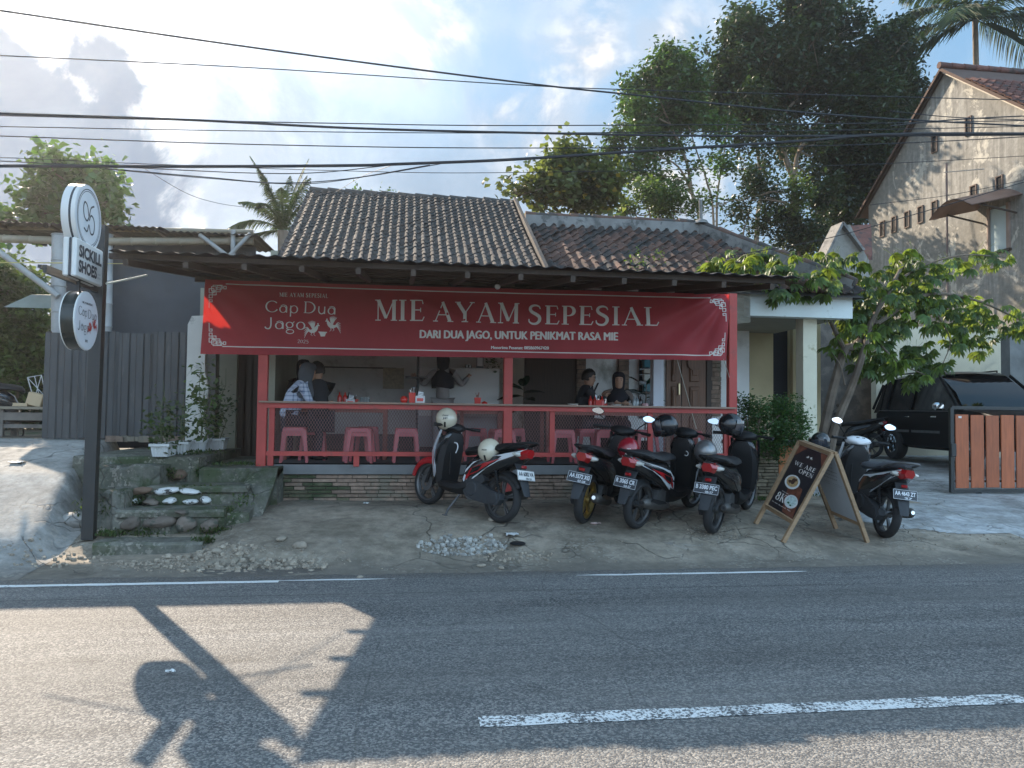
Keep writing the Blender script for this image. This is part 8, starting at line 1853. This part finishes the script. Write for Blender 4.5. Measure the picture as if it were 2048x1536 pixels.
def hand(par, w_, d, up, sk_, curl=.5, sz=1.):
    w_, d, up = Vector(w_), Vector(d).normalized(), Vector(up).normalized(); s = d.cross(up).normalized(); up = s.cross(d)
    vs = [w_, w_+d*.045*sz, w_+d*.085*sz]; rr = [(.016, .026), (.015, .034), (.012, .034)]; ed = [(0, 1), (1, 2)]
    for i, (o, L) in enumerate(((-.030, .062), (-.010, .075), (.011, .070), (.030, .055))):
        k = len(vs); base = w_+d*.080*sz+s*o*sz; vs += [base, base+(d*.9-up*curl*.35).normalized()*L*.5*sz, base+(d*.9-up*curl*.35).normalized()*L*.5*sz+(d*.5-up*curl).normalized()*L*.5*sz]; rr += [.0095, .0085, .007]; ed += [(2, k), (k, k+1), (k+1, k+2)]
    k = len(vs); vs += [w_+d*.03*sz-s*.035*sz, w_+d*.06*sz-s*.055*sz-up*.015, w_+d*.085*sz-s*.055*sz-up*.03]; rr += [.012, .010, .008]; ed += [(1, k), (k, k+1), (k+1, k+2)]
    return skinmesh('hand', vs, rr, ed, sk_, par, 1)
def person(label, base, yaw, sit, top, bottom, sk_, hair=False, scarf=None, glasses=False, lean=.15, hyaw=0., hpitch=.15, arms=None, seat=.455, hgt=1., tail=0., group='people in the noodle shop'):
    """base: floor point under the hips; x forward"""
    t_ = thing('person', label, 'person', base, yaw, group); k = hgt
    hz_ = seat+.09 if sit else .88*k
    hip = V(0, 0, hz_); ch = hip+V(lean*.30, 0, .30*k); nk = hip+V(lean*.52, 0, .50*k); hc = nk+V(lean*.22+.02, 0, .165*k)
    vs = [hip, hip+V(lean*.12, 0, .13*k), ch, nk+V(0, 0, -.03), nk+V(.01, 0, .06)]; rr = [(.13, .15), (.11, .13), (.12, .16), (.075, .10), (.045, .045)]; ed = [(0, 1), (1, 2), (2, 3), (3, 4)]
    A = arms or [((.30, .16, -.18), (.46, .05, -.12)), ((.30, -.16, -.18), (.46, -.05, -.12))]; wr = []
    for s, (el_, w_) in zip((1, -1), A):
        i = len(vs); sh = nk+V(0, s*.165, -.045); e = nk+V(*el_); w2 = nk+V(*w_); vs += [sh, (sh+e)/2, e, (e+w2)/2, w2]; rr += [.066, .060, .052, .046, .034]; ed += [(3, i), (i, i+1), (i+1, i+2), (i+2, i+3), (i+3, i+4)]; wr.append((w2, (w2-e)))
    skinmesh('torso', vs, rr, ed, top, t_, 2)
    lv = [hip+V(0, 0, -.01)]; lr = [(.13, .15)]; le = []
    for s in (1, -1):
        i = len(lv)
        if sit: lv += [hip+V(.05, s*.09, -.01), V(.40, s*.12, hz_-.02), V(.42, s*.12, .28), V(.40, s*.12, .07)]; lr += [.095, .072, .055, .042]
        else: lv += [hip+V(0, s*.09, -.06), V(.02, s*.10, .48*k), V(-.01, s*.10, .26), V(0, s*.10, .08)]; lr += [.10, .075, .06, .045]
        le += [(0, i), (i, i+1), (i+1, i+2), (i+2, i+3)]
    skinmesh('legs', lv, lr, le, bottom, t_, 2)
    for s in (1, -1):
        b = MB(); x0 = .40 if sit else 0; b.rings([[V(x0-.05+x, s*.11+w_*cos(a), z+h*sin(a)) for a in [2*pi*j/10 for j in range(10)]] for x, w_, z, h in ((-.03, .03, .05, .035), (.03, .04, .05, .045), (.10, .045, .035, .03), (.18, .035, .025, .02))]); b.build('shoe', m_blkpl, t_, smooth=True)
    for w2, d in wr: hand(t_, w2, d, V(0, 0, 1), sk_)
    head(t_, hc, hyaw, hpitch, sk_, hair, scarf, glasses, tail); return t_
m_plaid = bpy.data.materials.new('blue_plaid'); m_plaid.use_nodes = True; m_plaid.node_tree.nodes.clear(); t = NT(m_plaid.node_tree); bb = t.node('ShaderNodeBsdfPrincipled'); oc = t.node('ShaderNodeTexCoord').outputs['Object']; sp_ = t.node('ShaderNodeSeparateXYZ'); t.l.new(oc, sp_.inputs[0])
st1 = t.m('GREATER_THAN', t.m('SINE', t.m('MULTIPLY', t.m('ADD', sp_.outputs[0], sp_.outputs[1]), 110.)), .55); st2 = t.m('GREATER_THAN', t.m('SINE', t.m('MULTIPLY', sp_.outputs[2], 110.)), .55)
t.put(bb.inputs['Base Color'], t.mix(t.m('MULTIPLY', t.m('ADD', st1, st2), .5), (.50, .56, .66), (.12, .17, .28))); bb.inputs['Roughness'].default_value = .9; t.l.new(bb.outputs[0], t.node('ShaderNodeOutputMaterial').inputs[0])
m_scg = mat('grey_scarf', (.085, .095, .105), .9, var=.15, scale=8); m_scb = mat('black_scarf', (.018, .018, .024), .9, var=.15, scale=8); m_shb = mat('black_shirt', (.020, .022, .026), .9, var=.15, scale=6); m_beige = mat('beige_top', (.28, .235, .20), .9, var=.12, scale=6); m_greyt = mat('grey_tunic', (.30, .28, .27), .9, var=.1, scale=5); m_jean = mat('dark_trousers', (.025, .028, .036), .9, var=.2)
def at(px, Y): return (P(px, 880, Y).x, Y, FZ)
person('seated woman in grey headscarf and light blue plaid shirt at the left end', at(572, 10.75), radians(18), True, m_plaid, m_jean, m_skin, scarf=m_scg, lean=.35, hyaw=radians(5), hpitch=.25, arms=[((.10, .20, -.26), (.34, .16, -.24)), ((.10, -.20, -.27), (.34, -.12, -.25))], seat=.45, hgt=.98)
person('seated man in black shirt with his back turned at the left table', at(640, 10.72), radians(112), True, m_shb, m_jean, m_skd, hair=True, lean=.25, hyaw=radians(35), hpitch=.2, seat=.45, hgt=1.02)
person('customer in dark headscarf facing the street across the left table', at(606, 11.75), radians(-92), True, m_scb, m_jean, m_skin, scarf=m_scb, glasses=True, lean=.1, hyaw=radians(10), hpitch=.1, seat=.50, hgt=1.05)
person('standing woman in black headscarf and grey tunic behind the food cart stand', at(884, 12.25), radians(88), False, m_greyt, m_greyt, m_skin, scarf=m_scb, lean=.05, arms=[((.05, .30, -.22), (.22, .42, -.10)), ((.05, -.30, -.22), (.22, -.40, -.10))], hgt=.97, tail=.10, hyaw=0, hpitch=.1)
pm = person('seated man in black shirt and glasses looking at his phone', at(1163, 11.5), radians(8), True, m_shb, m_jean, m_skd, hair=True, glasses=True, lean=.12, hyaw=radians(-6), hpitch=.18, arms=[((.14, .22, -.27), (.30, .10, -.10)), ((.14, -.2, -.27), (.30, -.06, -.12))], seat=.46, hgt=1.02)
pv = person('seated woman in dark headscarf and beige top bending over her bowl', at(1233, 11.85), radians(-100), True, m_beige, m_jean, m_skin, scarf=m_scb, lean=.35, hyaw=radians(0), hpitch=.15, arms=[((.16, .26, -.26), (.42, .10, -.20)), ((.16, -.26, -.26), (.42, -.10, -.20))], seat=.46, hgt=.97)
ph = P(1192, 775, 11.35); b = MB(); b.box(ph, (.012, .075, .155), Matrix.Rotation(radians(25), 3, 'Y'), bev=.004); tag(b.build('phone', m_blkpl), 'black mobile phone held up by the man in glasses', 'phone')
# ---------------------------------------------------------------- added haze volume, forward scattering stands in for lens glare
hm = bpy.data.materials.new('haze_air'); hm.use_nodes = True; hm.node_tree.nodes.clear(); t = NT(hm.node_tree)
pv = t.node('ShaderNodeVolumePrincipled'); pv.inputs['Color'].default_value = (.93, .96, 1.0, 1); pv.inputs['Density'].default_value = .0009; pv.inputs['Anisotropy'].default_value = .8
t.l.new(pv.outputs[0], t.node('ShaderNodeOutputMaterial').inputs['Volume'])
b = MB(); b.box((0, 200, 8.6), (820, 1010, 20.6)); tag(b.build('haze', hm), kind='stuff')
